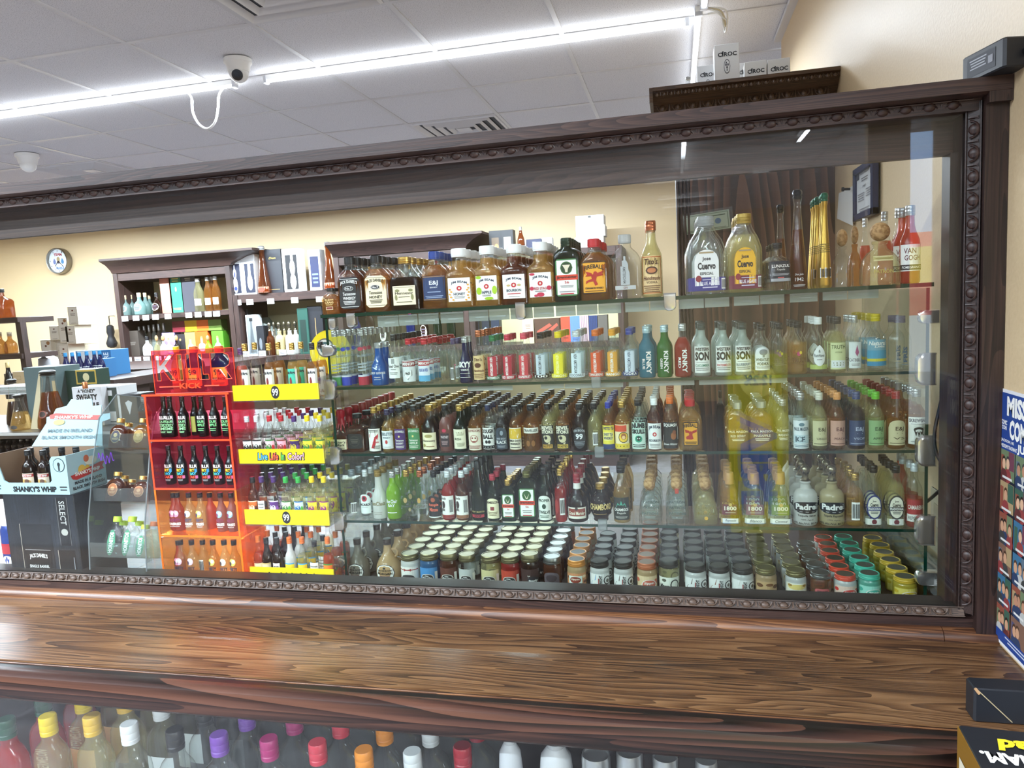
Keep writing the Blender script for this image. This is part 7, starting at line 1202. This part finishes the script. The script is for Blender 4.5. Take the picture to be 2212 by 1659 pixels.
# ------------------------------------------------------------------ the back wall: clock, umbrella, cabinets and their stock
p = P(131, 564, 7.98); t = thing('wall_clock', 'round steel rimmed wall clock with team print on the tan wall', 'clock', (p.x, 7.995, p.z)); r = .165
m = MB(); ring = lambda rr, y: [(rr*math.cos(2*pi*k/36), y, rr*math.sin(2*pi*k/36)) for k in range(36)]
m.rings([ring(r, 0), ring(r, -.075), ring(r*.985, -.082), ring(r*.92, -.080), ring(r*.90, -.050)], STEEL, close=False); ob('rim', m, t)
m = MB(); nums = [T(str(n), .42*math.sin(n*pi/6), .42*math.cos(n*pi/6), .05 if n < 10 else .07, .06, K) for n in (12, 1, 2, 4, 5, 6, 7, 8, 9, 11)]
put_label(m, r*1.84, r*1.84, 'DDE6EE', nums+[T('TEAM', .0, .25, .40, .12, 'A83240', arch=.03, bold=.03), T('MARKA', .06, -.28, .40, .12, '6A86B8', arch=-.03, bold=.03), C(0, .07, .16, .20, 'A8946A'), R(0, -.06, .12, .10, '4A3A4A')]+[C(x, -.04, .14, .18, c) for x, c in ((-.2, '6A7AB0'), (.2, '4A86B8'))]+[PG([(x-.05, .02), (x, .12), (x+.05, .02)], c) for x, c in ((-.2, '6A7AB0'), (.2, '4A86B8'))]+[R(x, -.16, .08, .06, 'F4F4F0') for x in (-.2, .2)], flatmap(0, -.048, 0), 'oval'); ob('dial', m, t)
m = MB(); m.tube([(0, -.056, 0), (.07, -.056, -.075)], .003, BLACK, 6); m.tube([(0, -.058, 0), (-.05, -.058, -.065)], .003, BLACK, 6); ob('hands', m, t)
p = P(235, 683, 7.9); t = thing('folded_umbrella', 'black folded umbrella hanging by a cord on the back wall', 'umbrella', (p.x, 7.90, p.z))
zb = P(236, 752, 7.9).z-p.z; zs = P(235, 705, 7.9).z-p.z
m = MB(); m.loft([(zb, .02, .02, 2), (zb*.96, .055, .05, 2), (zb*.85, .072, .06, 2), (zb*.72, .05, .045, 2), (zb*.62, .035, .035, 2), (zb*.5, .05, .045, 2), (zs*.98, .042, .04, 2), (zs*.86, .02, .02, 2)], mat('16181E', .6), 14); ob('canopy', m, t)
m = MB(); m.cyl((0, 0, zs*.9), (0, .0, 0), .006, BLACK, 6); m.cyl((0, 0, 0), (0, .095, 0), .004, STEEL, 6); ob('cord', m, t)
YB_ = 7.30
TANB = mat('DCD0A4', .6)
def cabinet(label, pl, pr, ycrown, crown_px, shelf_px, pmid, ytop=None, uprights=()):
    t = thing('liquor_cabinet', label, 'cabinet', (0, 0, 0)); x0 = P(pl, 600, YB_).x; x1 = P(pr, 600, YB_).x
    zt = P(pmid, ytop, YB_).z if ytop else P(pmid, ycrown+34, YB_).z
    m = MB()
    m.box((x0, YB_, 0), (x0+.06, 7.96, zt), W_CABZ, .004); ob('side_panel', m, t)
    m = MB(); m.box((x1-.06, YB_, 0), (x1, 7.96, zt), W_CABZ, .004); ob('side_panel', m, t)
    m = MB(); m.box((x0+.06, 7.90, 0), (x1-.06, 7.96, zt), TANB); ob('back_panel', m, t)
    m = MB(); m.box((x0+.06, YB_+.01, zt-.09), (x1-.06, 7.90, zt-.0), W_CAB, .003); ob('top_board', m, t)
    zz = []
    for y in shelf_px:
        z = P(pmid, y, YB_).z; zz.append(z); m = MB(); m.box((x0+.06, YB_+.012, z-.055), (x1-.06, 7.90, z), W_CAB, .003); s = ob('shelf', m, t)
    m = MB(); m.box((x0+.06, YB_+.02, 0), (x1-.06, 7.90, .55), W_CAB); ob('plinth', m, t)
    if crown_px:
        c0 = P(crown_px[0], ycrown, YB_-.14).x; c1 = P(crown_px[1], ycrown, YB_-.14).x; zc = P(pmid, ycrown, YB_-.14).z
        m = MB(); rr = lambda e, z: [(x0-e*(x0-c0), YB_-.14*e, z), (x1+e*(c1-x1), YB_-.14*e, z), (x1+e*(c1-x1), 7.96, z), (x0-e*(x0-c0), 7.96, z)]
        m.rings([rr(.04, zt), rr(.12, zt+.03), rr(.5, zc-.07), rr(.9, zc-.035), rr(1, zc-.025), rr(1, zc)], W_CAB); ob('crown', m, t)
    return t, x0, x1, zz, zt
def tags(t, pxs, y0, slope, pmid, Y=YB_):
    for px in pxs:
        p = P(px, y0+slope*(px-pmid), Y); m = MB(); m.box((p.x-.042, Y+.004, p.z-.03), (p.x+.042, Y+.010, p.z+.03), mat('DADCDE', .5)); put_label(m, .084, .06, None, [LN(0, -.05, .7, .4, 2, '5A5A60')], flatmap(p.x, Y+.0036, p.z)); ob('price_tag', m, t)
cA, ax0_, ax1_, zA, ztA = cabinet('tall dark wall cabinet with crown at the left of the back wall', 243, 497, 548, (211, 545), (676, 767, 842), 370)
tags(cA, (269, 293, 314, 335, 362, 407, 427, 449, 467), 683, -.055, 370); tags(cA, (277, 297, 316, 341, 361), 774, -.04, 370)
cB, bx0_, bx1_, zB, ztB = cabinet('low middle wall cabinet carrying boxed bottles between the crowned cabinets', 498, 715, 0, None, (768,), 600, 632)
tags(cB, (513, 539, 584, 636, 690), 650, -.04, 600); tags(cB, (530, 566, 610), 762, -.04, 600)
cC, cx0_, cx1_, zC, ztC = cabinet('crowned dark wall cabinet behind the top row of flasks', 722, 1008, 512, (700, 1041), (640, 750), 860)
cD, dx0_, dx1_, zD, ztD = cabinet('low dark wall cabinet right of the crowned one carrying cartons', 1009, 1345, 0, None, (742,), 1180, 540)
BK_ = 'stock on the back wall cabinets'
def bk(name, label, cat, xl, xr, yt, base, shape, gl, cap, labels=None, dy=.12, **kw): return standing(name, label, cat, xl, xr, yt, YB_+dy, base, shape, gl, cap, labels, None, BK_, **kw)
rl = [L1(.33, .34, .9, 'E6E0D0', [LN(0, 0, .7, .6, 3, '5A4A5A')], 'oval')]
TB = mat('C8B48E', .5)
for i, (a, b, yt, dy) in enumerate(((263, 282, 638, .1), (277, 294, 637, .2), (293, 314, 632, .1), (308, 325, 632, .2), (319, 333, 637, .3))):
    bk('tequila_bottle', 'pale blue squat tequila bottle, %s from the left on the cabinet top shelf' % ORD[i], 'bottle', a, b, yt, zA[0]+.001, 'squat', 'teal' if False else glass('B8D8D4', .5, .5, .05, .08, 'ice_glass'), TB, rl if i in (0, 2) else None, dy)
bk('tequila_bottle', 'dark squat tequila bottle with cream oval label on the cabinet top shelf', 'bottle', 332, 350, 632, zA[0]+.001, 'squat', 'dark', BLK, rl, .1)
def bxx(label, xl, xr, yt, base, col, items=None, dy=.1, dep=.12, name='gift_carton', **kw): return carton(name, label, 'carton', xl, xr, yt, 700, YB_+dy, dep, col, items, BK_, base=base, **kw)
bxx('slim pink gift carton on the cabinet top shelf', 348, 372, 596, zA[0]+.001, 'C98070', [LN(0, -.28, .6, .06, 2, 'EDE0D8')])
bxx('tall shiny green wrapped gift carton on the cabinet top shelf', 367, 395, 574, zA[0]+.001, mat('3F8A6E', .2), [LN(0, .2, .5, .1, 2, 'D8C86A'), C(0, .0, .12, .10, 'D8C86A'), LN(0, -.42, .6, .06, 2, 'D8C86A')])
bxx('tall shiny slate wrapped gift carton on the cabinet top shelf', 393, 424, 579, zA[0]+.001, mat('4A4A52', .2), [LN(0, .25, .4, .08, 2, 'C8C0A8')])
for i, (a, b, g) in enumerate(((420, 440, 'pale'), (442, 459, 'amber'), (452, 468, 'amber'), (459, 476, 'amber'))):
    bk('agave_bottle', 'round shouldered bottle with white tag, %s from the left beside the slate carton' % ORD[i], 'bottle', a, b, 601 if i == 0 else 599-i, zA[0]+.001, 'arch', g, SILV, [L1(.28, .2, .7, 'E0E2E4', [])], .1+.06*(i == 2))
# second shelf of the left cabinet
z = zA[1]+.001
bxx('dark brown gift carton at the left of the cabinet second shelf', 265, 296, 715, z, '4A423C', [LN(0, .0, .6, .14, 3, '8A827A')])
for i in range(6):
    px = 304+10.5*i; bk('clear_decanter', 'tall silver stoppered decanter, %s from the left on the cabinet second shelf' % ORD[i], 'bottle', px-6, px+6, 705-1.5*i, z, 'trap', 'frost' if i % 2 else 'grey', SILV, None, .26)
bk('white_bottle', 'white bell shaped bottle on the cabinet second shelf', 'bottle', 312, 330, 727, z, 'squat', 'white', BLK, [L1(.3, .2, .5, None, [LN(0, 0, .6, .6, 2, '6A6A70')])], .08)
carts = [(348, 375, 719, '9A86CC', 'lilac'), (376, 398, 722, '2E2A30', 'charcoal'), (397, 420, 718, 'C0A45A', 'sand gold'), (419, 447, 716, 'E8641E', 'bright orange'), (455, 480, 715, '5AA82A', 'leaf green')]
for a, b, yt, c, nm in carts:
    bxx('%s gift carton showing its bottle on the cabinet second shelf' % nm, a, b, yt, z, c, [C(0, -.22, .56, .40, 'EDE6D0' if nm != 'charcoal' else '1A1A1C'), R(0, .06, .16, .24, 'EDE6D0' if nm != 'charcoal' else '1A1A1C'), C(0, .22, .2, .12, 'B08A5A')], dy=.12)
zt2 = P(400, 718, YB_).z
for a, b, yt, yb, c, nm in ((372, 399, 694, 718, '7A1E2E', 'maroon'), (399, 425, 692, 717, 'F0BE1E', 'yellow'), (425, 450, 691, 716, 'F0701E', 'orange'), (450, 478, 690, 715, '6A8A3A', 'olive green')):
    carton('gift_carton', '%s carton lying on the upright cartons of the cabinet second shelf' % nm, 'carton', a, b, yt, yb, YB_+.12, .12, c, None, BK_, base=zt2+.004)
for i, (a, b, g) in enumerate(((336, 347, 'pale'), (349, 362, 'frost'), (378, 390, 'dark'), (446, 458, 'lime'))):
    bk('cork_bottle', 'small cork stoppered bottle standing before the %s carton' % ['dark brown', 'lilac', 'charcoal', 'leaf green'][i], 'bottle', a, b, 724, z, 'patron', g, GL['cork'], None, .06)
z = zA[2]+.001
for i, (a, b) in enumerate(((282, 296), (298, 314), (316, 330), (334, 348))): bk('dark_bottle', 'dim dark bottle, %s from the left on the cabinet third shelf' % ORD[i], 'bottle', a, b, 806-2*i, z, 'squat', ['dark', 'grey', 'cobalt', 'brown'][i], SILV, rl if i == 1 else None, .1)
# on and in the middle cabinet
z = ztB+.001
ca = [C(0, -.20, .30, .38, 'F0F0EC'), C(0, .08, .22, .24, 'F0F0EC'), R(0, .22, .06, .14, 'F0F0EC'), C(0, .06, .10, .14, '3A4A9A'), C(0, -.28, .22, .1, '3A4A9A')]
bxx('white windowed carton with blue painted bottle, leftmost on the middle cabinet', 491, 524, 549, z, 'E6E8EA', [R(.08, -.10, .70, .72, '1A2036')]+[(q[0], q[1]*1+.08, q[2]-.06, *q[3:]) if q[0] in 'rc' else q for q in ca], .06)
bxx('white windowed carton with frosted bottle beside the painted one', 525, 554, 548, z, 'E6E8EA', [R(.08, -.10, .70, .72, '1A2036'), C(.08, -.2, .4, .4, 'C8D0D8'), R(.08, .1, .2, .3, 'C8D0D8')], .06)
bk('tapered_bottle', 'brown tapering bottle in front of the black carton', 'bottle', 554, 580, 531, z, 'taper', 'brown', SILV, [L1(.08, .12, 1.2, 'B87A62', [C(0, 0, .5, .8, '7A3A2A')])], .04)
bxx('black carton with gold script on the middle cabinet', 574, 612, 538, z, '2E3036', [T('Don', .0, .30, .4, .05, 'D8C06A', shear=.3), LN(0, -.42, .6, .02, 1, 'C8A86A')], .08)
bxx('white open windowed carton with slim white bottle on the middle cabinet', 614, 652, 537, z, 'E6E8EA', [R(.0, -.04, .66, .80, '14161C'), C(.05, -.26, .34, .36, 'EDEEEA'), C(.05, .06, .30, .36, 'EDEEEA'), R(.05, .28, .14, .2, 'EDEEEA'), C(.05, .06, .1, .1, 'C8A85A')], .06)
bxx('narrow white carton with blue window on the middle cabinet', 670, 696, 539, z, 'E6E8EA', [R(.0, -.04, .70, .76, '20284E'), LN(0, -.2, .5, .3, 3, '6A7A9A')], .1)
bk('tapered_bottle', 'brown tapering bottle at the right end of the middle cabinet', 'bottle', 697, 722, 522, z, 'taper', 'brown', SILV, [L1(.08, .12, 1.2, 'B87A62', [])], .04)
z = zB[0]+.001
bxx('black carton inside the middle cabinet at left', 512, 536, 668, z, '202226', None, .14)
bxx('white carton with grey bottle drawing inside the middle cabinet', 530, 553, 680, z, 'D8DADC', [R(0, 0, .8, .9, '8A9094'), PG([(-.3, -.42), (.3, -.42), (.08, .2), (.08, .36), (-.08, .36), (-.08, .2)], '5A6064'), R(0, .38, .3, .08, '202226')], .08)
t = thing('plastic_bag', 'crumpled pale plastic bag on the middle cabinet shelf', 'bag', (P(568, 690, YB_+.3).x, YB_+.34, z)); m = MB(); m.loft([(0, .16, .12, 2.4), (.12, .2, .13, 2.6), (.26, .17, .12, 2.2), (.36, .10, .09, 2), (.43, .05, .05, 2)], glass('C8D4CC', .6, .6, .06, .2, 'bag_film'), 12); ob('bag', m, t)
bxx('small black carton inside the middle cabinet', 552, 568, 704, z, '22242A', [C(0, -.1, .4, .4, '6A7076')], .06)
for i, (a, b, g) in enumerate(((577, 592, 'brown'), (588, 600, 'grey'), (596, 614, 'cream'), (610, 622, 'cream'), (618, 636, 'white'), (632, 648, 'white'))):
    bk('skull_bottle', 'skull stoppered bottle, %s from the left in the middle cabinet' % ORD[i], 'bottle', a, b, 696-i*.6, z, 'skulled', g, GL['skull'], None, .08+.08*(i % 2))
bxx('dark green carton inside the middle cabinet', 642, 664, 666, z, '1F4A40', [R(0, -.1, .6, .7, '0E2A24')], .08)
bxx('black carton with gold line at the right of the middle cabinet', 664, 696, 661, z, '1E2026', [R(.0, -.1, .04, .7, 'B08A5A')], .1)
# crowned cabinet C: shelves mostly hidden by the case
for i in range(9):
    px = 742+29*i; bk('dark_bottle', 'dim bottle, %s from the left on the crowned cabinet upper shelf' % ORD[i], 'bottle', px-9, px+9, 560+(i % 3)*6-i, zC[0]+.001, ['wine', 'flask', 'squat'][i % 3], ['dark', 'green', 'brown', 'amber'][i % 4], [BLK, REDC, GOLDC][i % 3], rl if i % 3 == 1 else None, .14)
    bk('dark_bottle', 'dim bottle, %s from the left on the crowned cabinet lower shelf' % ORD[i], 'bottle', px-9, px+9, 664+(i % 2)*8-i, zC[1]+.001, ['wine', 'mini', 'flask'][i % 3], ['green', 'cobalt', 'dark', 'green'][i % 4], [REDC, BLK, REDC][i % 3], rl if i % 3 == 0 else None, .14)
# cabinet D
z = ztD+.001
bxx('black twin windowed carton of two small bottles on the right low cabinet', 1061, 1113, 497, z, '2A2C30', [R(-.25, -.1, .3, .6, '6A5A4A'), R(.25, -.1, .3, .6, '8A8478'), C(-.2, -.22, .16, .3, 'C88A4A'), C(.25, -.22, .16, .3, 'B8B4A8'), R(0, 0, .012, 1, '14161A')], .06)
bk('slim_bottle', 'slim bottle with silver knob standing right of the twin carton', 'bottle', 1118, 1134, 490, z, 'wine', 'brown', SILV, None, .06)
bxx('navy carton on the right low cabinet', 1141, 1173, 516, z, '262C48', [T('W', 0, .2, .2, .2, 'D8D8D8')], .08)
bxx('pale carton right of the navy carton', 1130, 1144, 518, z, 'D8DADC', None, .16)
bxx('white carton right of the navy one on the low cabinet', 1174, 1196, 513, z, 'E0E2E4', None, .14)
for k, (yt, yb, x0, x1) in enumerate(((465, 487, 1243, 1304), (487, 511, 1244, 1307), (511, 536, 1242, 1304))):
    carton('white_carton', '%s white flat carton of the pile on the right low cabinet' % ['topmost', 'middle', 'lowest'][k], 'carton', x0, x1, yt, yb, YB_+.10, .22, 'E6E8EC', [C(-.02, .46, .28, .3, 'B8BABC')] if k else [R(.0, .35, .10, .2, '5A5A5A')], BK_)
z = zD[0]+.001
for a, b, yt, c, nm, it in ((1018, 1034, 676, '24262C', 'black', [C(0, .1, .6, .2, 'D8D4C0')]), (1040, 1056, 686, '20242E', 'blue black', [C(0, 0, .6, .3, '8A9AA8')]), (1060, 1078, 684, '1E2638', 'navy', [C(0, 0, .6, .3, '8A9AA8')]), (1128, 1152, 690, 'CDB99A', 'cream', [LN(0, .2, .5, .2, 3, '8A6A5A')]), (1154, 1208, 688, '4A3226', 'brown slatted', [PG([(-.4, .0), (.1, .3), (.2, .2), (-.4, -.15)], 'B04A3A'), PG([(.0, .0), (.4, .3), (.45, .2), (.05, -.15)], 'B04A3A')]), (1211, 1231, 684, 'C8442E', 'red', [LN(0, -.2, .6, .4, 3, '8A2A22')]), (1231, 1252, 683, '5A7AB8', 'light blue', [LN(0, -.3, .6, .3, 3, '3A5A98')]), (1252, 1271, 682, 'C8A8B0', 'pink striped', [R(x, 0, .06, 1, '8A6A7A') for x in (-.3, -.1, .1, .3)]), (1272, 1290, 682, '24386A', 'dark blue striped', [R(x, 0, .06, 1, '14244A') for x in (-.3, -.1, .1, .3)]), (1291, 1312, 680, '5A5450', 'grey', None)):
    bxx('%s carton on the shelf of the right low cabinet' % nm, a, b, yt, z, c, it, .1)
# ------------------------------------------------------------------ stock at the far left, seen past the display stands
t = thing('bottle_rack', 'dark wooden rack at the far left holding decanters', 'rack', (0, 0, 0)); Yr = 5.2
m = MB(); a = P(42, 690, Yr); m.prism([(a.x-.02, 0), (a.x+.05, 0), (a.x, a.z), (a.x-.05, a.z)], 'y', Yr, Yr+.06, W_CABZ); ob('upright', m, t)
for y in (686, 765, 838):
    p = P(20, y, Yr); m = MB(); m.box((p.x-.9, Yr-.02, p.z-.045), (a.x+.0, Yr+.36, p.z), W_CAB, .003); ob('shelf', m, t)
zr = [P(20, y, Yr).z for y in (686, 765, 838)]
standing('brown_bottle', 'big brown bottle with black cap on top of the far left rack', 'bottle', -12, 19, 624, Yr+.12, zr[0]+.001, 'square', 'brown', BLK, [L1(.3, .5, .8, None, [T('XO', .1, 0, .2, .9, 'D8B86A', rot=90)])], None)
for i, (a_, b_) in enumerate(((-6, 13), (14, 35))): standing('clear_decanter', '%s glass decanter with copper spirit on the far left rack' % ['left', 'right'][i], 'bottle', a_, b_, 717, Yr+.12, zr[1]+.001, 'squat', 'amber', glass('E4E8E8', .3, .8, .1, .05, 'stopper_glass'), None, None, group='decanters on the rack')
standing('sparkling_bottle', 'dark sparkling wine bottle with gold collar on the rack low shelf', 'bottle', 12, 29, 783, Yr-.4, zr[2]-.05, 'wine', 'black', mat('C8B27A', .4, .4), [L1(.3, .2, 1, 'B8964A', [])], None)
t = thing('rear_counter', 'dark back bar counter with pale edge behind the display stands', 'counter', (0, 0, 0)); Yc = 2.75
zc = P(50, 934, Yc).z; m = MB(); m.box((-4.2, Yc, zc-.03), (-1.45, 3.35, zc), mat('4A4038', .35)); ob('top', m, t)
m = MB(); m.box((-4.2, Yc-.006, zc-.014), (-1.45, Yc, zc-.002), mat('D8D8D4', .4)); ob('edge_strip', m, t)
m = MB(); m.box((-4.2, 3.30, 0), (-1.45, 3.35, zc-.03), W_CAB); m.box((-4.2, Yc+.02, 0), (-4.15, 3.3, zc-.03), W_CAB); m.box((-1.5, Yc+.02, 0), (-1.45, 3.3, zc-.03), W_CAB); ob('carcass', m, t)
zs2 = P(50, 985, Yc).z; m = MB(); m.box((-4.15, Yc+.02, zs2-.02), (-1.5, 3.3, zs2), W_CAB); ob('shelf', m, t)
for i in range(7):
    px = 8+14*i; standing('small_bottle', 'small dark bottle, %s from the left under the rear counter top' % ORD[i], 'bottle', px-6, px+6, 952-i, Yc+.10, zs2+.001, 'mini', 'dark', SLV2 if i > 2 else BLK, None, None, group='bottles under the rear counter')
z = zc+.001
carton('grey_gift_box', 'open grey green gift box standing behind the tapering bottle', 'box', 58, 126, 793, 934, Yc+.28, .16, '5A6E70', [PG([(-.1, -.5), (.30, -.5), (.30, .32), (.22, .36)], '24302F'), R(.42, .1, .1, .3, 'C8B48A')], base=z)
standing('brandy_carafe', 'big tapering brown brandy carafe with black neck', 'bottle', 81, 132, 799, Yc+.12, z, 'taper', 'brown', BLK, [L1(.26, .14, .5, None, [C(0, 0, .7, .9, '8A4A3A'), C(0, 0, .5, .66, '2A1A14')])], .62)
t = thing('gift_tag', 'tall pointed cream card leaning beside the brandy carafe', 'card', (0, 0, z)); m = MB(); qa = P(66, 925, Yc+.08); qb = P(88, 925, Yc+.08); qc = P(86, 808, Yc+.10); qd = P(83, 808, Yc+.10)
m.rings([[(qa.x, qa.y, 0), (qb.x, qb.y, 0), (qc.x, qc.y, qc.z-z), (qd.x, qd.y, qd.z-z)], [(qa.x, qa.y+.003, 0), (qb.x, qb.y+.003, 0), (qc.x, qc.y+.003, qc.z-z), (qd.x, qd.y+.003, qd.z-z)]], mat('C8BC9A', .5)); ob('card', m, t)
standing('pourer_bottle', 'short tapering bottle with black pourer left of the carafe', 'bottle', 26, 62, 851, Yc+.08, z, 'taper', 'gold', BLK, [L1(.1, .12, .5, None, [C(0, 0, .8, .9, '3A3A3A')])], .5)
standing('pourer_bottle', 'tall black necked bottle behind the short one at the left', 'bottle', 14, 44, 818, Yc+.24, z, 'taper', 'dark', BLK, None, .5)
carton('green_box', 'dark green gift box with gold framed window right of the carafe', 'box', 128, 198, 800, 934, Yc+.34, .14, '183A30', [R(.42, .36, .62, .28, 'C8A84A'), R(.42, .36, .54, .22, '20402E'), C(.42, .36, .2, .16, 'D8CFA0')], base=z)
carton('apple_whiskey_box', 'white carton with bold black quoted lettering', 'carton', 160, 223, 836, 940, Yc+.16, .12, 'DADCE0', [T('A “HONEY”', 0, .40, .60, .10, K, bold=.03), T('SWEATY', .0, .24, .72, .15, K, bold=.05), T('APPLE', .14, .04, .50, .12, K, bold=.05), T('of', .14, -.09, .1, .06, K, bold=.03), T('JACK', .22, -.26, .46, .16, K, bold=.05)], base=z)
standing('copper_bottle', 'slim copper topped bottle in front of the lettered white carton', 'bottle', 176, 199, 825, Yc+.08, z, 'wine', 'amber', mat('B8744A', .3, .6), None, .5)
carton('window_carton', 'white open carton holding a dark green bottle', 'carton', 222, 262, 834, 940, Yc+.20, .12, 'E2E4E6', [R(.0, .0, .74, .92, '3A4440'), C(0, -.18, .44, .36, '1A3A28'), R(0, .14, .2, .36, '1A3A28'), R(0, .32, .22, .14, 'D8DADC'), R(0, -.3, .44, .26, 'E2E4E6')], base=z)
carton('black_cone_carton', 'black carton with white cone emblem', 'carton', 262, 300, 852, 940, Yc+.20, .12, '1C1E22', [PG([(-.2, .22), (0, -.2), (.2, .22), (0, .3)], 'E0E2E4')], base=z)
standing('twisted_decanter', 'clear decanter with dark spirit beside the acrylic sign stand', 'bottle', 302, 326, 858, Yc+.14, z, 'globe', 'brown', SILV, None, .5)
# higher up: sparkling wine cartons and the pyramid of cream cartons
Ys = 4.6; t = thing('side_counter', 'dark side counter under the sparkling wine cartons', 'counter', (0, 0, 0)); zs = P(200, 822, Ys).z; x0 = -6.3; x1 = P(245, 822, Ys).x
xm = P(20, 822, Ys).x; m = MB(); m.box((xm, Ys, zs-.07), (x1, 5.08, zs), W_CAB, .004); m.box((xm+.5, 5.08, zs-.07), (x1, 5.66, zs), W_CAB); m.box((x0, 5.66, zs-.07), (x1, 6.9, zs), W_CAB, .004); ob('top', m, t)
m = MB(); m.box((xm+.05, Ys+.05, 0), (x1-.05, 5.03, zs-.07), W_CAB); m.box((x0+.05, 5.7, 0), (x1-.05, 6.85, zs-.07), W_CAB); ob('carcass', m, t)
z = zs+.001; BLF = mat('2A82B8', .3, .3)
carton('sparkling_carton', 'blue sparkling wine carton with white interior behind the foil bottles', 'carton', 166, 242, 757, 818, Ys+.42, .20, '2A6A9A', [R(-.12, .1, .66, .76, 'C9CCD0'), T('BELAIRE', .36, -.02, .14, .84, 'DDE4EA', rot=90, bold=.02)], base=z)
carton('sparkling_carton', 'blue sparkling wine carton with upright white lettering in front', 'carton', 193, 222, 776, 818, Ys+.22, .14, '28689A', [T('BELAIRE', .0, .0, .34, .90, 'DDE4EA', rot=90, bold=.02)], base=z)
carton('sparkling_tray', 'navy counter tray of foil necked bottles', 'tray', 137, 190, 797, 820, Ys+.10, .16, '1E3A6A', [T('LUC BELAIRE', -.05, 0, .7, .5, 'DDE4EA')], base=z)
for i, (px, yt, dy) in enumerate(((145, 762, .05), (160, 761, .05), (175, 761, .05), (191, 759, .07), (207, 757, .14), (219, 757, .15))):
    standing('sparkling_bottle', 'blue foil necked sparkling bottle, %s from the left' % ORD[i], 'bottle', px-8, px+8, yt, Ys+dy, z, 'wine', 'cobalt', BLF, [L1(.42, .12, 1, 'D8DEE4', [])], None, group='sparkling wine bottles')
Yp = 6.3
cr2 = [R(0, 0, .90, .92, 'CFC09A'), R(0, 0, .87, .90, 'F1ECDC'), C(0, .28, .2, .08, '6A3A2A'), LN(0, .06, .5, .14, 2, '6A6050'), LN(0, -.40, .5, .04, 1, '8A8268')]
pyr = [(147, 168, 662, 702, 'topmost'), (127, 147, 686, 742, 'second highest with copper seal'), (107, 128, 704, 735, 'left of the second row'), (141, 163, 703, 743, 'right of the second row'), (89, 111, 734, 775, 'left end of the third row'), (112, 124, 734, 782, 'narrow one in the third row'), (124, 136, 733, 782, 'second narrow one in the third row'), (128, 149, 743, 787, 'right of the third row')]
for a_, b_, yt, yb, nm in pyr:
    it = cr2+([C(.25, .38, .34, .13, 'A8784A')] if 'seal' in nm or 'left end' in nm else [])
    carton('cream_carton', 'cream whisky carton, %s of the stepped pile' % nm, 'carton', a_, b_, yt, yb, Yp+(.06 if 'narrow' in nm else 0), .22, 'EEE8D4', it, 'cream cartons piled by the back wall', base=(zs+.001 if yb > 770 else None))
for k, (a_, b_, yt, yb) in enumerate(((163, 176, 662, 703), (158, 180, 703, 744), (150, 185, 744, 787))): carton('plain_carton', 'plain grey beige carton, %s of the tall stack behind the cream ones' % ['top', 'middle', 'bottom'][k], 'carton', a_, b_, yt+1, yb, Yp+.24, .2, 'B8AE98', [R(0, -.3, 1, .08, 'A89E86')], base=(zs+.001 if k == 2 else None))
t = thing('paper_roll', 'white crumpled paper bundle before the cream cartons', 'paper', (P(105, 785, 5.6).x, 5.6, P(105, 797, 5.6).z)); m = MB(); m.loft([(0, .08, .07, 2.2), (.05, .09, .08, 2), (.10, .08, .07, 2.4), (.125, .04, .04, 2)], mat('E2E4E8', .6), 12); ob('bundle', m, t)
carton('brown_carton', 'small brown shipping carton left of the grey green box', 'carton', 28, 60, 803, 832, 4.4, .25, 'A8916E', [R(-.2, .05, .5, .3, '8A744E'), R(-.2, .05, .46, .24, 'A8916E')])
t = thing('paper_stack', 'uneven stack of white papers at the far left', 'paper', (P(25, 850, 3.6).x, 3.6, P(25, 852, 3.6).z)); m = MB()
for k in range(6): m.box((-.16-.012*(k % 3), -.01*k % .03, .008*k), (.12+.014*(k % 2), .2, .008*k+.006), mat(['D8DAD8', 'C4C8C4'][k % 2], .6))
ob('sheets', m, t)
if REAR.v:
    r_ = ob('rear_miniatures', REAR, None, kind='stuff'); r_['label'] = 'dense back rows of miniatures and caps deep inside the glass display case'; r_['category'] = 'miniatures'
